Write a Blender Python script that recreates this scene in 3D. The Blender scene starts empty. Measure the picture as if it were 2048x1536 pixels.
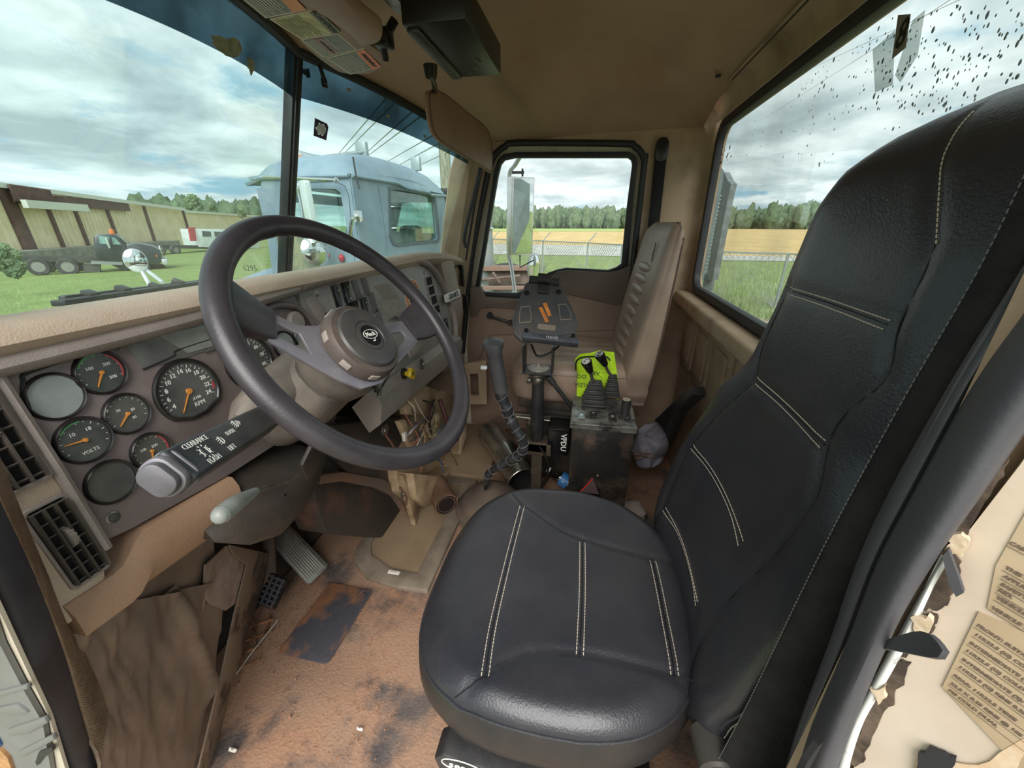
import bpy, bmesh, math, random
from mathutils import Vector as V, Matrix, geometry, noise
random.seed(7)
PI=math.pi
C=bpy.context.scene.collection
sc=bpy.context.scene
# ------------------------------------------------------------------ camera
FPX=780.0; TH=math.atan2(318,780); AZ=math.radians(10.9); CAM=V((0,0,1.1))
Hd=V((math.cos(AZ),math.sin(AZ),0)); Rt=V((math.sin(AZ),-math.cos(AZ),0)); UZ=V((0,0,1))
FW=Hd*math.cos(TH)-UZ*math.sin(TH); UP=Hd*math.sin(TH)+UZ*math.cos(TH)
cd=bpy.data.cameras.new('camera'); cam=bpy.data.objects.new('camera',cd); C.objects.link(cam)
cd.sensor_width=36; cd.lens=FPX/2048*36; cd.clip_start=.01; cd.clip_end=3000
M=Matrix((Rt,UP,-FW)).transposed().to_4x4(); M.translation=CAM; cam.matrix_world=M
sc.camera=cam
# ------------------------------------------------------------------ light
sc.view_settings.view_transform='Standard'; sc.view_settings.look='None'
sc.view_settings.exposure=0.25; sc.view_settings.gamma=1.0; sc.view_settings.use_curve_mapping=False
SKY=1.0
w=bpy.data.worlds.new('sky'); sc.world=w; w.use_nodes=True; nt=w.node_tree; nt.nodes.clear()
def N(t,**k):
    n=nt.nodes.new(t)
    for a,b in k.items(): setattr(n,a,b)
    return n
tc=N('ShaderNodeTexCoord'); sp=N('ShaderNodeSeparateXYZ'); nt.links.new(tc.outputs['Generated'],sp.inputs[0])
ad=N('ShaderNodeMath',operation='MAXIMUM'); nt.links.new(sp.outputs[2],ad.inputs[0]); ad.inputs[1].default_value=0
a2=N('ShaderNodeMath',operation='ADD'); nt.links.new(ad.outputs[0],a2.inputs[0]); a2.inputs[1].default_value=.14
dx=N('ShaderNodeMath',operation='DIVIDE'); dy=N('ShaderNodeMath',operation='DIVIDE')
nt.links.new(sp.outputs[0],dx.inputs[0]); nt.links.new(a2.outputs[0],dx.inputs[1])
nt.links.new(sp.outputs[1],dy.inputs[0]); nt.links.new(a2.outputs[0],dy.inputs[1])
cb=N('ShaderNodeCombineXYZ'); nt.links.new(dx.outputs[0],cb.inputs[0]); nt.links.new(dy.outputs[0],cb.inputs[1])
n1=N('ShaderNodeTexNoise'); n1.inputs['Scale'].default_value=1.15; n1.inputs['Detail'].default_value=9; n1.inputs['Roughness'].default_value=.56; n1.inputs['Distortion'].default_value=.25
nt.links.new(cb.outputs[0],n1.inputs['Vector'])
mp=N('ShaderNodeMapping'); mp.inputs['Location'].default_value=(3.1,1.7,.5); nt.links.new(cb.outputs[0],mp.inputs[0])
n2=N('ShaderNodeTexNoise'); n2.inputs['Scale'].default_value=.8; n2.inputs['Detail'].default_value=7; n2.inputs['Roughness'].default_value=.55
nt.links.new(mp.outputs[0],n2.inputs['Vector'])
r1=N('ShaderNodeValToRGB'); e=r1.color_ramp.elements
e[0].position=.36; e[0].color=(.53,.61,.64,1); e[1].position=.62; e[1].color=(1.12,1.18,1.18,1)
x=e.new(.48); x.color=(.76,.85,.87,1)
nt.links.new(n1.outputs[0],r1.inputs[0])
r2=N('ShaderNodeValToRGB'); e=r2.color_ramp.elements; e[0].position=.335; e[1].position=.40; nt.links.new(n2.outputs[0],r2.inputs[0])
mx=N('ShaderNodeMixRGB'); mx.inputs[1].default_value=(.42,.66,.80,1)
nt.links.new(r2.outputs[0],mx.inputs[0]); nt.links.new(r1.outputs[0],mx.inputs[2])
bg=N('ShaderNodeBackground'); bg.inputs[1].default_value=SKY; nt.links.new(mx.outputs[0],bg.inputs[0])
wo=N('ShaderNodeOutputWorld'); nt.links.new(bg.outputs[0],wo.inputs[0])
# a hazy sun high on the driver's side, behind thin cloud
sd=bpy.data.lights.new('sun','SUN'); sd.energy=4.6; sd.angle=math.radians(50); sd.color=(1,.97,.93)
so=bpy.data.objects.new('sun',sd); C.objects.link(so); so.rotation_euler=V((.80,.12,-.72)).to_track_quat('-Z','Y').to_euler()

# ------------------------------------------------------------------ pixel-to-place helpers
def to2(F,p): q=F.inverted()@p; return (q.x,q.y)
def ray(px,py): return FW*FPX+Rt*(px-1024)+UP*(768-py)
def P(px,py,X=None,Y=None,Z=None):
    d=ray(px,py)
    if X is not None: t=(X-CAM[0])/d[0]
    elif Y is not None: t=(Y-CAM[1])/d[1]
    else: t=(Z-CAM[2])/d[2]
    return CAM+d*t
def PN(px,py,p0,n):
    d=ray(px,py); n=V(n); return CAM+d*((V(p0)-CAM).dot(n)/d.dot(n))
# ------------------------------------------------------------------ materials
def lin(h):
    h=h.lstrip('#'); r=[int(h[i:i+2],16)/255 for i in (0,2,4)]
    return tuple((c/12.92 if c<=.04045 else ((c+.055)/1.055)**2.4) for c in r)+(1,)
MATS={}
def mat(name,col='#808080',rough=.6,col2=None,scale=6,contrast=(.4,.6),bump=0,bscale=200,metal=0,coat=0,spec=.5,dust=None,dustamt=.5,dscale=3,stretch=None,emis=None,detail=6):
    if name in MATS: return MATS[name]
    m=bpy.data.materials.new(name); m.use_nodes=True; t=m.node_tree; b=t.nodes['Principled BSDF']
    c=lin(col); b.inputs['Base Color'].default_value=c; b.inputs['Roughness'].default_value=rough
    b.inputs['Metallic'].default_value=metal; b.inputs['Coat Weight'].default_value=coat; b.inputs['Coat Roughness'].default_value=.15
    b.inputs['Specular IOR Level'].default_value=spec
    L=t.links; tc=t.nodes.new('ShaderNodeTexCoord'); vec=tc.outputs['Object']
    if stretch:
        mp=t.nodes.new('ShaderNodeMapping'); mp.inputs['Scale'].default_value=stretch; L.new(vec,mp.inputs[0]); vec=mp.outputs[0]
    out=None
    def layer(prev,colr,s,lo,hi,amt=1,off=0):
        n=t.nodes.new('ShaderNodeTexNoise'); n.inputs['Scale'].default_value=s; n.inputs['Detail'].default_value=detail; n.inputs['Roughness'].default_value=.65
        mp=t.nodes.new('ShaderNodeMapping'); mp.inputs['Location'].default_value=(off,off*.7,off*.3); L.new(vec,mp.inputs[0]); L.new(mp.outputs[0],n.inputs['Vector'])
        r=t.nodes.new('ShaderNodeMapRange'); r.inputs[1].default_value=lo; r.inputs[2].default_value=hi; r.inputs[4].default_value=amt; L.new(n.outputs[0],r.inputs[0])
        mx=t.nodes.new('ShaderNodeMixRGB'); L.new(r.outputs[0],mx.inputs[0])
        if isinstance(prev,tuple): mx.inputs[1].default_value=prev
        else: L.new(prev,mx.inputs[1])
        mx.inputs[2].default_value=lin(colr); return mx.outputs[0]
    cur=c
    if col2: cur=layer(cur,col2,scale,contrast[0],contrast[1])
    if dust: cur=layer(cur,dust,dscale,.35,.7,dustamt,5.3)
    if not isinstance(cur,tuple): L.new(cur,b.inputs['Base Color'])
    if bump:
        n=t.nodes.new('ShaderNodeTexNoise'); n.inputs['Scale'].default_value=bscale; n.inputs['Detail'].default_value=3; L.new(tc.outputs['Object'],n.inputs['Vector'])
        bp=t.nodes.new('ShaderNodeBump'); bp.inputs['Strength'].default_value=bump; bp.inputs['Distance'].default_value=.002; L.new(n.outputs[0],bp.inputs['Height']); L.new(bp.outputs[0],b.inputs['Normal'])
    if emis: b.inputs['Emission Color'].default_value=lin(emis); b.inputs['Emission Strength'].default_value=1
    MATS[name]=m; return m
def glassmat(name,tint='#E8F2F0',refl=.08,rough=.0,dirt=None,damt=.25):
    if name in MATS: return MATS[name]
    m=bpy.data.materials.new(name); m.use_nodes=True; t=m.node_tree; t.nodes.clear(); L=t.links
    o=t.nodes.new('ShaderNodeOutputMaterial'); tr=t.nodes.new('ShaderNodeBsdfTransparent'); tr.inputs[0].default_value=lin(tint)
    gl=t.nodes.new('ShaderNodeBsdfGlossy'); gl.inputs['Roughness'].default_value=rough; lw=t.nodes.new('ShaderNodeLayerWeight'); pw=t.nodes.new('ShaderNodeMath'); pw.operation='POWER'; pw.inputs[1].default_value=4; L_=t.links; L_.new(lw.outputs['Facing'],pw.inputs[0]); fr=t.nodes.new('ShaderNodeMapRange'); fr.inputs[3].default_value=refl*.5; fr.inputs[4].default_value=.55; L_.new(pw.outputs[0],fr.inputs[0])
    mx=t.nodes.new('ShaderNodeMixShader'); L.new(fr.outputs[0],mx.inputs[0]); L.new(tr.outputs[0],mx.inputs[1]); L.new(gl.outputs[0],mx.inputs[2])
    out=mx.outputs[0]
    if dirt:
        df=t.nodes.new('ShaderNodeBsdfDiffuse'); df.inputs[0].default_value=lin(dirt)
        tc=t.nodes.new('ShaderNodeTexCoord'); n=t.nodes.new('ShaderNodeTexNoise'); n.inputs['Scale'].default_value=5; n.inputs['Detail'].default_value=8; L.new(tc.outputs['Object'],n.inputs['Vector'])
        r=t.nodes.new('ShaderNodeMapRange'); r.inputs[1].default_value=.42; r.inputs[2].default_value=.8; r.inputs[4].default_value=damt; L.new(n.outputs[0],r.inputs[0])
        m2=t.nodes.new('ShaderNodeMixShader'); L.new(r.outputs[0],m2.inputs[0]); L.new(out,m2.inputs[1]); L.new(df.outputs[0],m2.inputs[2]); out=m2.outputs[0]
    L.new(out,o.inputs[0]); MATS[name]=m; return m
TAN=lambda: mat('tan_vinyl','#AE9883',.62,'#C2B09C',9,(.35,.7),.35,420,dust='#D2C5B5',dustamt=.5)
PLASTIC=lambda: mat('grey_brown_plastic','#938A84',.55,'#7A706A',5,(.4,.65),.25,500,dust='#A5998D',dustamt=.4)
BLACK=lambda: mat('black_plastic','#222326',.42,bump=.15,bscale=500,dust='#6b6259',dustamt=.22,dscale=14)
RUBBER=lambda: mat('black_rubber','#2A2A2E',.5,'#3A3A40',12,(.4,.7),bump=.15,bscale=300)
CHROME=lambda: mat('chrome','#D8D8D6',.12,metal=1)
STEEL=lambda: mat('worn_steel','#9A9892',.35,'#6F6259',20,(.45,.7),metal=.9)
# ------------------------------------------------------------------ mesh builder
def frame(o,x,y,z):
    m=Matrix((V(x),V(y),V(z))).transposed().to_4x4(); m.translation=V(o); return m
def basis(z,hint=(0,0,1)):
    z=V(z).normalized(); h=V(hint)
    if abs(z.dot(h))>.98: h=V((0,1,0))
    x=h.cross(z).normalized(); y=z.cross(x); return x,y,z
def spline(pts,n=6,closed=False):
    pts=[V(p) for p in pts]; out=[]; m=len(pts)
    for i in range(m if closed else m-1):
        p0=pts[(i-1)%m] if closed or i>0 else pts[0]*2-pts[1]
        p1=pts[i]; p2=pts[(i+1)%m]; p3=pts[(i+2)%m] if closed or i+2<m else p2*2-p1
        for k in range(n):
            t=k/n; out.append(.5*((2*p1)+(p2-p0)*t+(2*p0-5*p1+4*p2-p3)*t*t+(3*p1-p0-3*p2+p3)*t**3))
    if not closed: out.append(pts[-1])
    return out
def rrect(x0,x1,y0,y1,r,n=5):
    o=[]
    for cx,cy,a in ((x1-r,y1-r,0),(x0+r,y1-r,90),(x0+r,y0+r,180),(x1-r,y0+r,270)):
        for k in range(n+1):
            t=math.radians(a+90*k/n); o.append((cx+r*math.cos(t),cy+r*math.sin(t)))
    return o
class MB:
    def __init__(s): s.bm=bmesh.new()
    def add(s,b,M=None):
        if M is not None: b.transform(M)
        me=bpy.data.meshes.new('t'); b.to_mesh(me); b.free(); s.bm.from_mesh(me); bpy.data.meshes.remove(me); return s
    def box(s,c,size,R=None,bev=0,seg=2,taper=None):
        b=bmesh.new(); bmesh.ops.create_cube(b,size=1)
        for v in b.verts:
            if taper and v.co.z>0: v.co.x*=taper[0]; v.co.y*=taper[1]
            v.co=V((v.co.x*size[0],v.co.y*size[1],v.co.z*size[2]))
        if bev: bmesh.ops.bevel(b,geom=b.edges[:],offset=bev,segments=seg,affect='EDGES',profile=.5)
        M=Matrix.Translation(V(c)) if R is None else Matrix.Translation(V(c))@(R.to_4x4() if len(R)==3 else R)
        return s.add(b,M)
    def bar(s,p0,p1,w,h,bev=0,hint=(0,0,1)):
        p0,p1=V(p0),V(p1); x,y,z=basis(p1-p0,hint); M=frame((p0+p1)/2,x,y,z)
        b=bmesh.new(); bmesh.ops.create_cube(b,size=1); L=(p1-p0).length
        for v in b.verts: v.co=V((v.co.x*w,v.co.y*h,v.co.z*L))
        if bev: bmesh.ops.bevel(b,geom=b.edges[:],offset=bev,segments=2,affect='EDGES',profile=.5)
        return s.add(b,M)
    def tube(s,pts,r,n=8,closed=False,flat=1,hint=None):
        pts=[V(p) for p in pts]; m=len(pts); rs=r if isinstance(r,(list,tuple)) else [r]*m
        rings=[]; up=None
        for i,p in enumerate(pts):
            a=pts[(i-1)%m] if closed or i>0 else p; c=pts[(i+1)%m] if closed or i<m-1 else p
            z=(c-a).normalized()
            if hint: up=V(hint)
            if up is None: up=V((0,0,1)) if abs(z.z)<.9 else V((0,1,0))
            x=up.cross(z)
            if x.length<1e-5: x=V((1,0,0)).cross(z)
            x.normalize(); y=z.cross(x); 
            if not hint: up=y
            rings.append([s.bm.verts.new(p+(x*math.cos(2*PI*k/n)+y*math.sin(2*PI*k/n)*flat)*rs[i]) for k in range(n)])
        for i in range(m if closed else m-1):
            A,B=rings[i],rings[(i+1)%m]
            off=0
            if closed and i==m-1:
                off=min(range(n),key=lambda o:(A[0].co-B[o].co).length)
            for k in range(n): s.bm.faces.new((A[k],A[(k+1)%n],B[(k+1+off)%n],B[(k+off)%n]))
        if not closed:
            s.bm.faces.new(rings[0][::-1]); s.bm.faces.new(rings[-1])
        return s
    def lathe(s,prof,M=None,n=24,cap=True):
        M=M or Matrix(); rings=[]
        for r,h in prof: rings.append([s.bm.verts.new(M@V((r*math.cos(2*PI*k/n),r*math.sin(2*PI*k/n),h))) for k in range(n)])
        for A,B in zip(rings,rings[1:]):
            for k in range(n): s.bm.faces.new((A[k],A[(k+1)%n],B[(k+1)%n],B[k]))
        if cap:
            if prof[0][0]>1e-5: s.bm.faces.new(rings[0][::-1])
            if prof[-1][0]>1e-5: s.bm.faces.new(rings[-1])
        return s
    def cyl(s,p0,p1,r,r1=None,n=16,bev=0):
        p0,p1=V(p0),V(p1); L=(p1-p0).length; r1=r if r1 is None else r1; M=frame(p0,*basis(p1-p0))
        pr=[(r,0),(r1,L)] if not bev else [(r-bev,0),(r,bev),(r1,L-bev),(r1-bev,L)]
        return s.lathe(pr,M,n)
    def prism(s,poly,h0,h1,M=None,holes=(),bev=0):
        """2D polygon (with holes) extruded h0..h1 in frame M"""
        M=M or Matrix(); loops=[[V((p[0],p[1],0)) for p in poly]]+[[V((p[0],p[1],0)) for p in h] for h in holes]
        b=bmesh.new(); flat=[p for l in loops for p in l]
        tris=geometry.tessellate_polygon(loops)
        bot=[b.verts.new((p.x,p.y,h0)) for p in flat]; top=[b.verts.new((p.x,p.y,h1)) for p in flat]
        for t in tris:
            try: b.faces.new([top[i] for i in t]); b.faces.new([bot[i] for i in t][::-1])
            except ValueError: pass
        o=0
        for l in loops:
            n=len(l)
            for k in range(n):
                a,c=o+k,o+(k+1)%n
                try: b.faces.new((bot[a],bot[c],top[c],top[a]))
                except ValueError: pass
            o+=n
        bmesh.ops.recalc_face_normals(b,faces=b.faces[:])
        if bev:
            bmesh.ops.dissolve_limit(b,angle_limit=.01,verts=b.verts[:],edges=b.edges[:])
            es=[e for e in b.edges if len(e.link_faces)==2 and e.calc_face_angle(0)>.6]
            try: bmesh.ops.bevel(b,geom=es,offset=bev,segments=2,affect='EDGES',profile=.5,clamp_overlap=True)
            except Exception: pass
        return s.add(b,M)
    def grid(s,rows,closeu=False,closev=False):
        """rows: list of lists of points"""
        vs=[[s.bm.verts.new(p) for p in r] for r in rows]; a=len(vs); c=len(vs[0])
        for i in range(a if closev else a-1):
            for j in range(c if closeu else c-1):
                q=[vs[i][j],vs[i][(j+1)%c],vs[(i+1)%a][(j+1)%c],vs[(i+1)%a][j]]
                try: s.bm.faces.new(q)
                except ValueError: pass
        s.last=vs; return s
    def solid(s,rows,t):
        """open sheet given thickness t (along the average normal)"""
        a,c=len(rows),len(rows[0])
        def nrm(i,j):
            u=V(rows[min(i+1,a-1)][j])-V(rows[max(i-1,0)][j]); v=V(rows[i][min(j+1,c-1)])-V(rows[i][max(j-1,0)])
            n=u.cross(v); return n.normalized() if n.length>1e-9 else V((0,0,1))
        back=[[V(rows[i][j])-nrm(i,j)*t for j in range(c)] for i in range(a)]
        s.grid(rows); A=s.last; s.grid(back); B=s.last
        for i in range(a-1):
            for j in (0,c-1): s.bm.faces.new((A[i][j],A[i+1][j],B[i+1][j],B[i][j]))
        for j in range(c-1):
            for i in (0,a-1): s.bm.faces.new((A[i][j],A[i][j+1],B[i][j+1],B[i][j]))
        return s
    def ball(s,c,r,sc3=(1,1,1),sub=2,M=None):
        b=bmesh.new(); bmesh.ops.create_icosphere(b,subdivisions=sub,radius=r)
        for v in b.verts: v.co=V((v.co.x*sc3[0],v.co.y*sc3[1],v.co.z*sc3[2]))
        return s.add(b,(Matrix.Translation(V(c))@(M or Matrix())))
    def text(s,body,size,M,ext=.0002,align='CENTER',bold=0,sx=1):
        cu=bpy.data.curves.new('t','FONT'); cu.body=body; cu.size=size; cu.extrude=ext; cu.align_x=align; cu.align_y='CENTER'; cu.resolution_u=2; cu.offset=bold
        o=bpy.data.objects.new('t',cu); C.objects.link(o); bpy.context.view_layer.update()
        me=bpy.data.meshes.new_from_object(o.evaluated_get(bpy.context.evaluated_depsgraph_get()))
        b=bmesh.new(); b.from_mesh(me); bpy.data.objects.remove(o); bpy.data.curves.remove(cu); bpy.data.meshes.remove(me)
        if sx!=1: b.transform(Matrix.Diagonal((sx,1,1,1)))
        return s.add(b,M)
WL={}
def obj(name,mb,material,parent=None,angle=38,recalc=True):
    bm=mb.bm; bmesh.ops.remove_doubles(bm,verts=bm.verts[:],dist=1e-6)
    if recalc: bmesh.ops.recalc_face_normals(bm,faces=bm.faces[:])
    for f in bm.faces: f.smooth=True
    a=math.radians(angle)
    for e in bm.edges:
        if len(e.link_faces)!=2 or e.calc_face_angle(0)>a: e.smooth=False
    # origin at the piece's own centre of base
    me=bpy.data.meshes.new(name); bm.to_mesh(me); bm.free()
    o=bpy.data.objects.new(name,me); C.objects.link(o); me.materials.append(material)
    WL[o.name]=V((0,0,0))
    if parent is not None:
        o.parent=parent; o.matrix_parent_inverse=Matrix.Translation(-WL[parent.name])
    return o
def tag(o,label=None,cat=None,group=None,kind=None):
    if label: o['label']=label
    if cat: o['category']=cat
    if group: o['group']=group
    if kind: o['kind']=kind
    return o
def thing(name,label,cat,loc,group=None):
    o=bpy.data.objects.new(name,None); C.objects.link(o); o.location=V(loc); o.empty_display_size=.05; WL[o.name]=V(loc)
    return tag(o,label,cat,group)
def one(name,mb,m,label,cat,group=None,**k): return tag(obj(name,mb,m,**k),label,cat,group)
def struct(name,mb,m,parent=None,**k):
    o=obj(name,mb,m,parent,**k)
    if parent is None: o['kind']='structure'
    return o
def stitches(mb,pts,r=.0007,on=.0045,off=.002,n=4):
    """dashes of thread along a polyline"""
    pts=[V(p) for p in pts]; d=0; i=0; segs=[]; L=[0]
    for a,b in zip(pts,pts[1:]): L.append(L[-1]+(b-a).length)
    def at(s):
        for k in range(len(L)-1):
            if s<=L[k+1]: 
                t=(s-L[k])/max(1e-9,L[k+1]-L[k]); return pts[k].lerp(pts[k+1],t)
        return pts[-1]
    s=0
    while s+on<L[-1]:
        a,b=at(s),at(s+on)
        if (b-a).length>1e-5: mb.tube([a,b],r,n)
        s+=on+off
XR=1.97; YB=-.465
# ================================================================== THE CAB SHELL
mFloor=mat('dirty_rubber_floor','#A07B63',.85,'#454246',4.2,(.50,.62),1.0,160,dust='#93806F',dustamt=.65,dscale=6,spec=.25,detail=12)
mHead=mat('headliner','#A68D77',.9,'#947A64',3,(.4,.7),.15,300,dust='#a8907a',dustamt=.4,spec=.2)
mWall=mat('rear_wall_tan','#AB947B',.75,'#7A6654',5,(.45,.75),.15,200,dust='#BBA78F',dustamt=.5,spec=.25)
mDoor=mat('door_vinyl','#8C7564',.65,'#7D6758',4,(.4,.7),.3,420,dust='#9A8574',dustamt=.3)
mDoorD=mat('door_cap_vinyl','#74655B',.6,'#695A50',5,(.4,.7),.3,420)
mCream=mat('cream_paint','#CFC6B0',.45,'#B3A68C',8,(.5,.75))
mSeal=mat('seal_rubber','#232326',.55,'#2E2E33',10,(.4,.7),.1,200)
mSteelD=mat('dark_dirty_metal','#3B3530',.75,'#5A4636',7,(.45,.7),.3,120)
mDirt=mat('red_dirt','#8A5A40',.95,'#A9846A',60,(.4,.6))
mWood=mat('weathered_wood','#9A8F7E',.9,'#6F6252',12,(.4,.7),stretch=(4,4,.4))
# floor with a shallow unevenness
m=MB(); rows=[]
for i in range(37):
    y=-.46+1.40*i/36
    rows.append([V((.2+1.8*j/44,y,.006*noise.noise(V((j*.35,i*.3,0)))-.004)) for j in range(45)])
m.grid(rows); struct('floor',m,mFloor)
m=MB(); rows=[]
for i in range(9):
    t=i/8; y=.935+.17*t; z=-.03+.55*t*t+.2*t
    rows.append([V((.2+1.8*j/20,y+.01*noise.noise(V((j*.6,i,3))),z)) for j in range(21)])
rows.append([V((.2+1.8*j/20,1.12,.85)) for j in range(21)])
m.grid(rows); tb=struct('wall_front',m,mSteelD)
m=MB(); m.box((1.07,.4,-.06),(1.75,1.8,.05)); struct('underfloor',m,mat('under_black','#1c1b1a',.8))
# side walls below the openings
def yz(x): return frame((x,0,0),(0,1,0),(0,0,1),(1,0,0))    # (y,z) polygons extruded along +x
def xz(y): return frame((0,y,0),(1,0,0),(0,0,1),(0,-1,0))   # (x,z) polygons extruded along -y
DO=[(-.195,-.05),(.66,-.05),(.655,.45),(.60,.84),(.56,1.05),(.495,1.30),(.478,1.355),(.45,1.398),(.405,1.425),(.35,1.435),(-.10,1.418),(-.145,1.408),(-.178,1.383),(-.193,1.345),(-.195,1.30)]
def sidewall(name,x0,x1):
    m=MB(); m.prism([(-.48,-.1),(1.3,-.1),(1.3,.9),(.72,.95),(.56,1.47),(.45,1.62),(-.48,1.62)],x0,x1,yz(0),holes=[DO]); return struct(name,m,mWall)
sidewall('wall_right',1.965,1.99)
m=MB(); m.prism([(-.48,-.1),(-.225,-.1),(-.225,1.43),(.42,1.44),(.42,1.62),(-.48,1.62)],.235,.26,yz(0))
m.prism([(.42,1.44),(.5,1.38),(.62,.95),(.66,.5),(.75,-.1),(1.3,-.1),(1.3,.9),(.72,.95),(.56,1.47),(.45,1.62),(.42,1.62)],.195,.21,yz(0))
struct('wall_left',m,mWall)
# rear wall with the big window opening
RW=rrect(.36,1.885,.852,1.445,.055)
m=MB(); m.prism([(.235,-.1),(1.98,-.1),(1.98,1.62),(.235,1.62)],0,.02,xz(YB),holes=[RW])
rw=struct('wall_rear',m,mWall)
m=MB(); m.prism(rrect(.335,1.912,.826,1.472,.07),-.014,.012,xz(YB),holes=[rrect(.362,1.883,.856,1.441,.055)],bev=.004)
struct('window_frame',m,mSeal,rw)
# rounded trim above the window up to the roof seam
m=MB(); rows=[]
for k in range(9):
    a=k/8*PI/2; rows.append([V((x,YB+.014+.055*(1-math.cos(a)),1.472+.064*math.sin(a))) for x in [.26+i*.1 for i in range(18)]+[1.975]])
m.grid(rows); struct('header_trim',m,mWall,rw)
# ledge and pressed panels beneath the window
m=MB(); m.box((1.1,YB+.035,.795),(1.70,.075,.055),bev=.014,seg=3); struct('ledge',m,mWall,rw)
for k,(x0,x1) in enumerate([(1.70,1.90),(1.47,1.68),(1.24,1.45),(1.01,1.22),(.78,.99)]):
    m=MB(); m.prism(rrect(x0,x1,.50,.745,.035),0,.014,frame((0,YB,0),(1,0,0),(0,0,1),(0,1,0)),bev=.006)
    m.prism(rrect(x0+.035,x1-.035,.535,.71,.02),.012,.02,frame((0,YB,0),(1,0,0),(0,0,1),(0,1,0)),bev=.004)
    struct('pressed_panel',m,mWall,rw)
# corner filler at the passenger side
m=MB(); rows=[]
for k in range(9):
    a=k/8*PI/2; rows.append([V((1.967-.055*(1-math.sin(a)),YB+.002+.055*(1-math.cos(a)),z)) for z in (.0,.5,.8,1.2,1.55)])
m.grid(rows); struct('corner_trim',m,mWall,rw)
# glass
gDirty=glassmat('rear_glass','#F3F8F7',dirt='#C9CFC8',damt=.16)
m=MB(); m.prism(RW,-.002,.002,xz(YB-.012)); w2=struct('window_2',m,gDirty)
# roof liner
def wtop(x): # windshield header line
    u=(x-1.14); return V((x,.80-.33*abs(u)-.02*u*u,1.512-.17*u*u-.02*abs(u)))
m=MB(); rows=[]
for i in range(41):
    v=i/40; r=[]
    for j in range(41):
        x=.235+1.74*j/40; f=wtop(x); y=-.41+(f.y+.41)*v
        edge=1.535*(1-v)+ (f.z+.0)*v if True else 0
        u=(x-1.105)/.87
        side=1.462-.02*v
        b=(1-abs(u)**5); c=max(0,math.sin(PI*min(1,max(0,v))))**.6
        z0=edge*(1-abs(u)**6)+side*abs(u)**6
        z=z0+.085*b*c
        # raised ribs and the pressed recess seen in the liner
        rr=max(abs((x-1.25)/.42),abs((y+.02)/.2)); z+=.022*(1/(1+math.exp((rr-1)*22)))
        # the front shelf above the windshield
        z-=.035*math.exp(-((v-.66)/.05)**2)*b
        r.append(V((x,y,z)))
    rows.append(r)
m.grid(rows); ceil=struct('ceiling',m,mHead)
def ceil_z(x,y):
    f=wtop(x); v=(y+.41)/(f.y+.41); i=min(39,max(0,int(v*40))); j=min(40,max(0,round((x-.235)/1.74*40)))
    return rows[i][j].z
CEIL=rows
m=MB(); 
for p in ((1.63,-.36),): m.ball((p[0],p[1],ceil_z(*p)-.004),.010,(1,1,.45))
struct('liner_button',m,mSeal,ceil)
m=MB(); p=P(1408,228,Y=-.40); m.box(p,(.018,.014,.055),bev=.004); m.bar(p+V((0,0,.02)),p+V((-.01,.01,.05)),.008,.006); struct('coat_hook',m,mSeal,ceil)
m=MB(); m.tube([V((x,-.407,1.5345)) for x in (.3,.9,1.5,1.96)],.0022,6); struct('liner_seam',m,mSeal,ceil)
# passenger door --------------------------------------------------
def zpx(l,X,s=2.768,ox=880,oy=200): return [ (lambda p:(p.y,p.z))(P(ox+a/s,oy+b/s,X=X)) for a,b in l]
gp=[(225,1025),(232,1045),(250,1060),(430,1067),(470,1050),(560,985),(600,955),(650,938),(700,928),(930,940),(975,925),(1003,905),(1030,620),(1063,360),(1057,335),(1040,322),(420,322),(360,335),(340,360),(325,420),(270,740)]
gl=zpx(gp,XR+.01)
inner=gl
fr=[(197,1035),(205,1070),(260,1090),(430,1100),(490,1080),(575,1000),(640,955),(700,945),(930,958),(985,945),(1040,912),(1065,600),(1092,350),(1085,315),(1050,288),(420,290),(355,300),(322,330),(300,400),(245,760)]
m=MB(); m.prism(zpx(fr,XR),-.008,.018,yz(XR),holes=[inner],bev=.004); door=None
dm=MB(); dm.prism([(-.22,-.06),(.68,-.06),(.675,.45),(.63,.85),(.59,1.06),(.53,1.30),(.51,1.37),(.47,1.43),(.41,1.455),(.35,1.465),(-.10,1.45),(-.17,1.44),(-.21,1.40),(-.22,1.34)],0,.05,yz(XR+.022),holes=[zpx(fr,XR)])
door=struct('door_1',dm,mCream)
struct('window_seal',m,mSeal,door)
m=MB(); m.prism(inner,0,.003,yz(XR+.012)); struct('window_1',m,glassmat('clear_glass','#F8FBFA'),)
# black weatherstrip round the door opening
ring=spline([V((XR-.008,y,z)) for y,z in DO[2:]]+[V((XR-.008,-.195,.4)),V((XR-.008,-.195,.1))],3)
m=MB(); m.tube(ring,.013,10); struct('weatherstrip',m,mSeal,door)
# the trim panel: dark cap following the window line, lighter lower field with crank
cap=[(165,1035),(228,1035),(235,1060),(255,1090),(430,1100),(490,1080),(575,1000),(650,950),(700,942),(930,955),(985,945),(1045,918),(1060,920),(1035,1130),(965,1135),(720,1080),(640,1075),(560,1110),(420,1160),(255,1148),(225,1160),(200,1200),(165,1200)]
m=MB(); m.prism(zpx(cap,XR-.02),-.012,.02,yz(XR-.01),bev=.006); struct('door_cap',m,mDoorD,door)
low=[(-.17,.02),(.62,.02),(.625,.5),(.60,.70),(.38,.71),(.1,.82),(-.17,.80)]
m=MB(); m.prism(low,-.006,.02,yz(XR-.008),bev=.004); struct('door_panel',m,mDoor,door)
arm=[(-.15,.33),(.5,.33),(.56,.42),(.5,.56),(.1,.60),(-.15,.62)]
m=MB(); m.prism(arm,-.02,.01,yz(XR-.014),bev=.012); struct('armrest_panel',m,mDoor,door)
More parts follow.
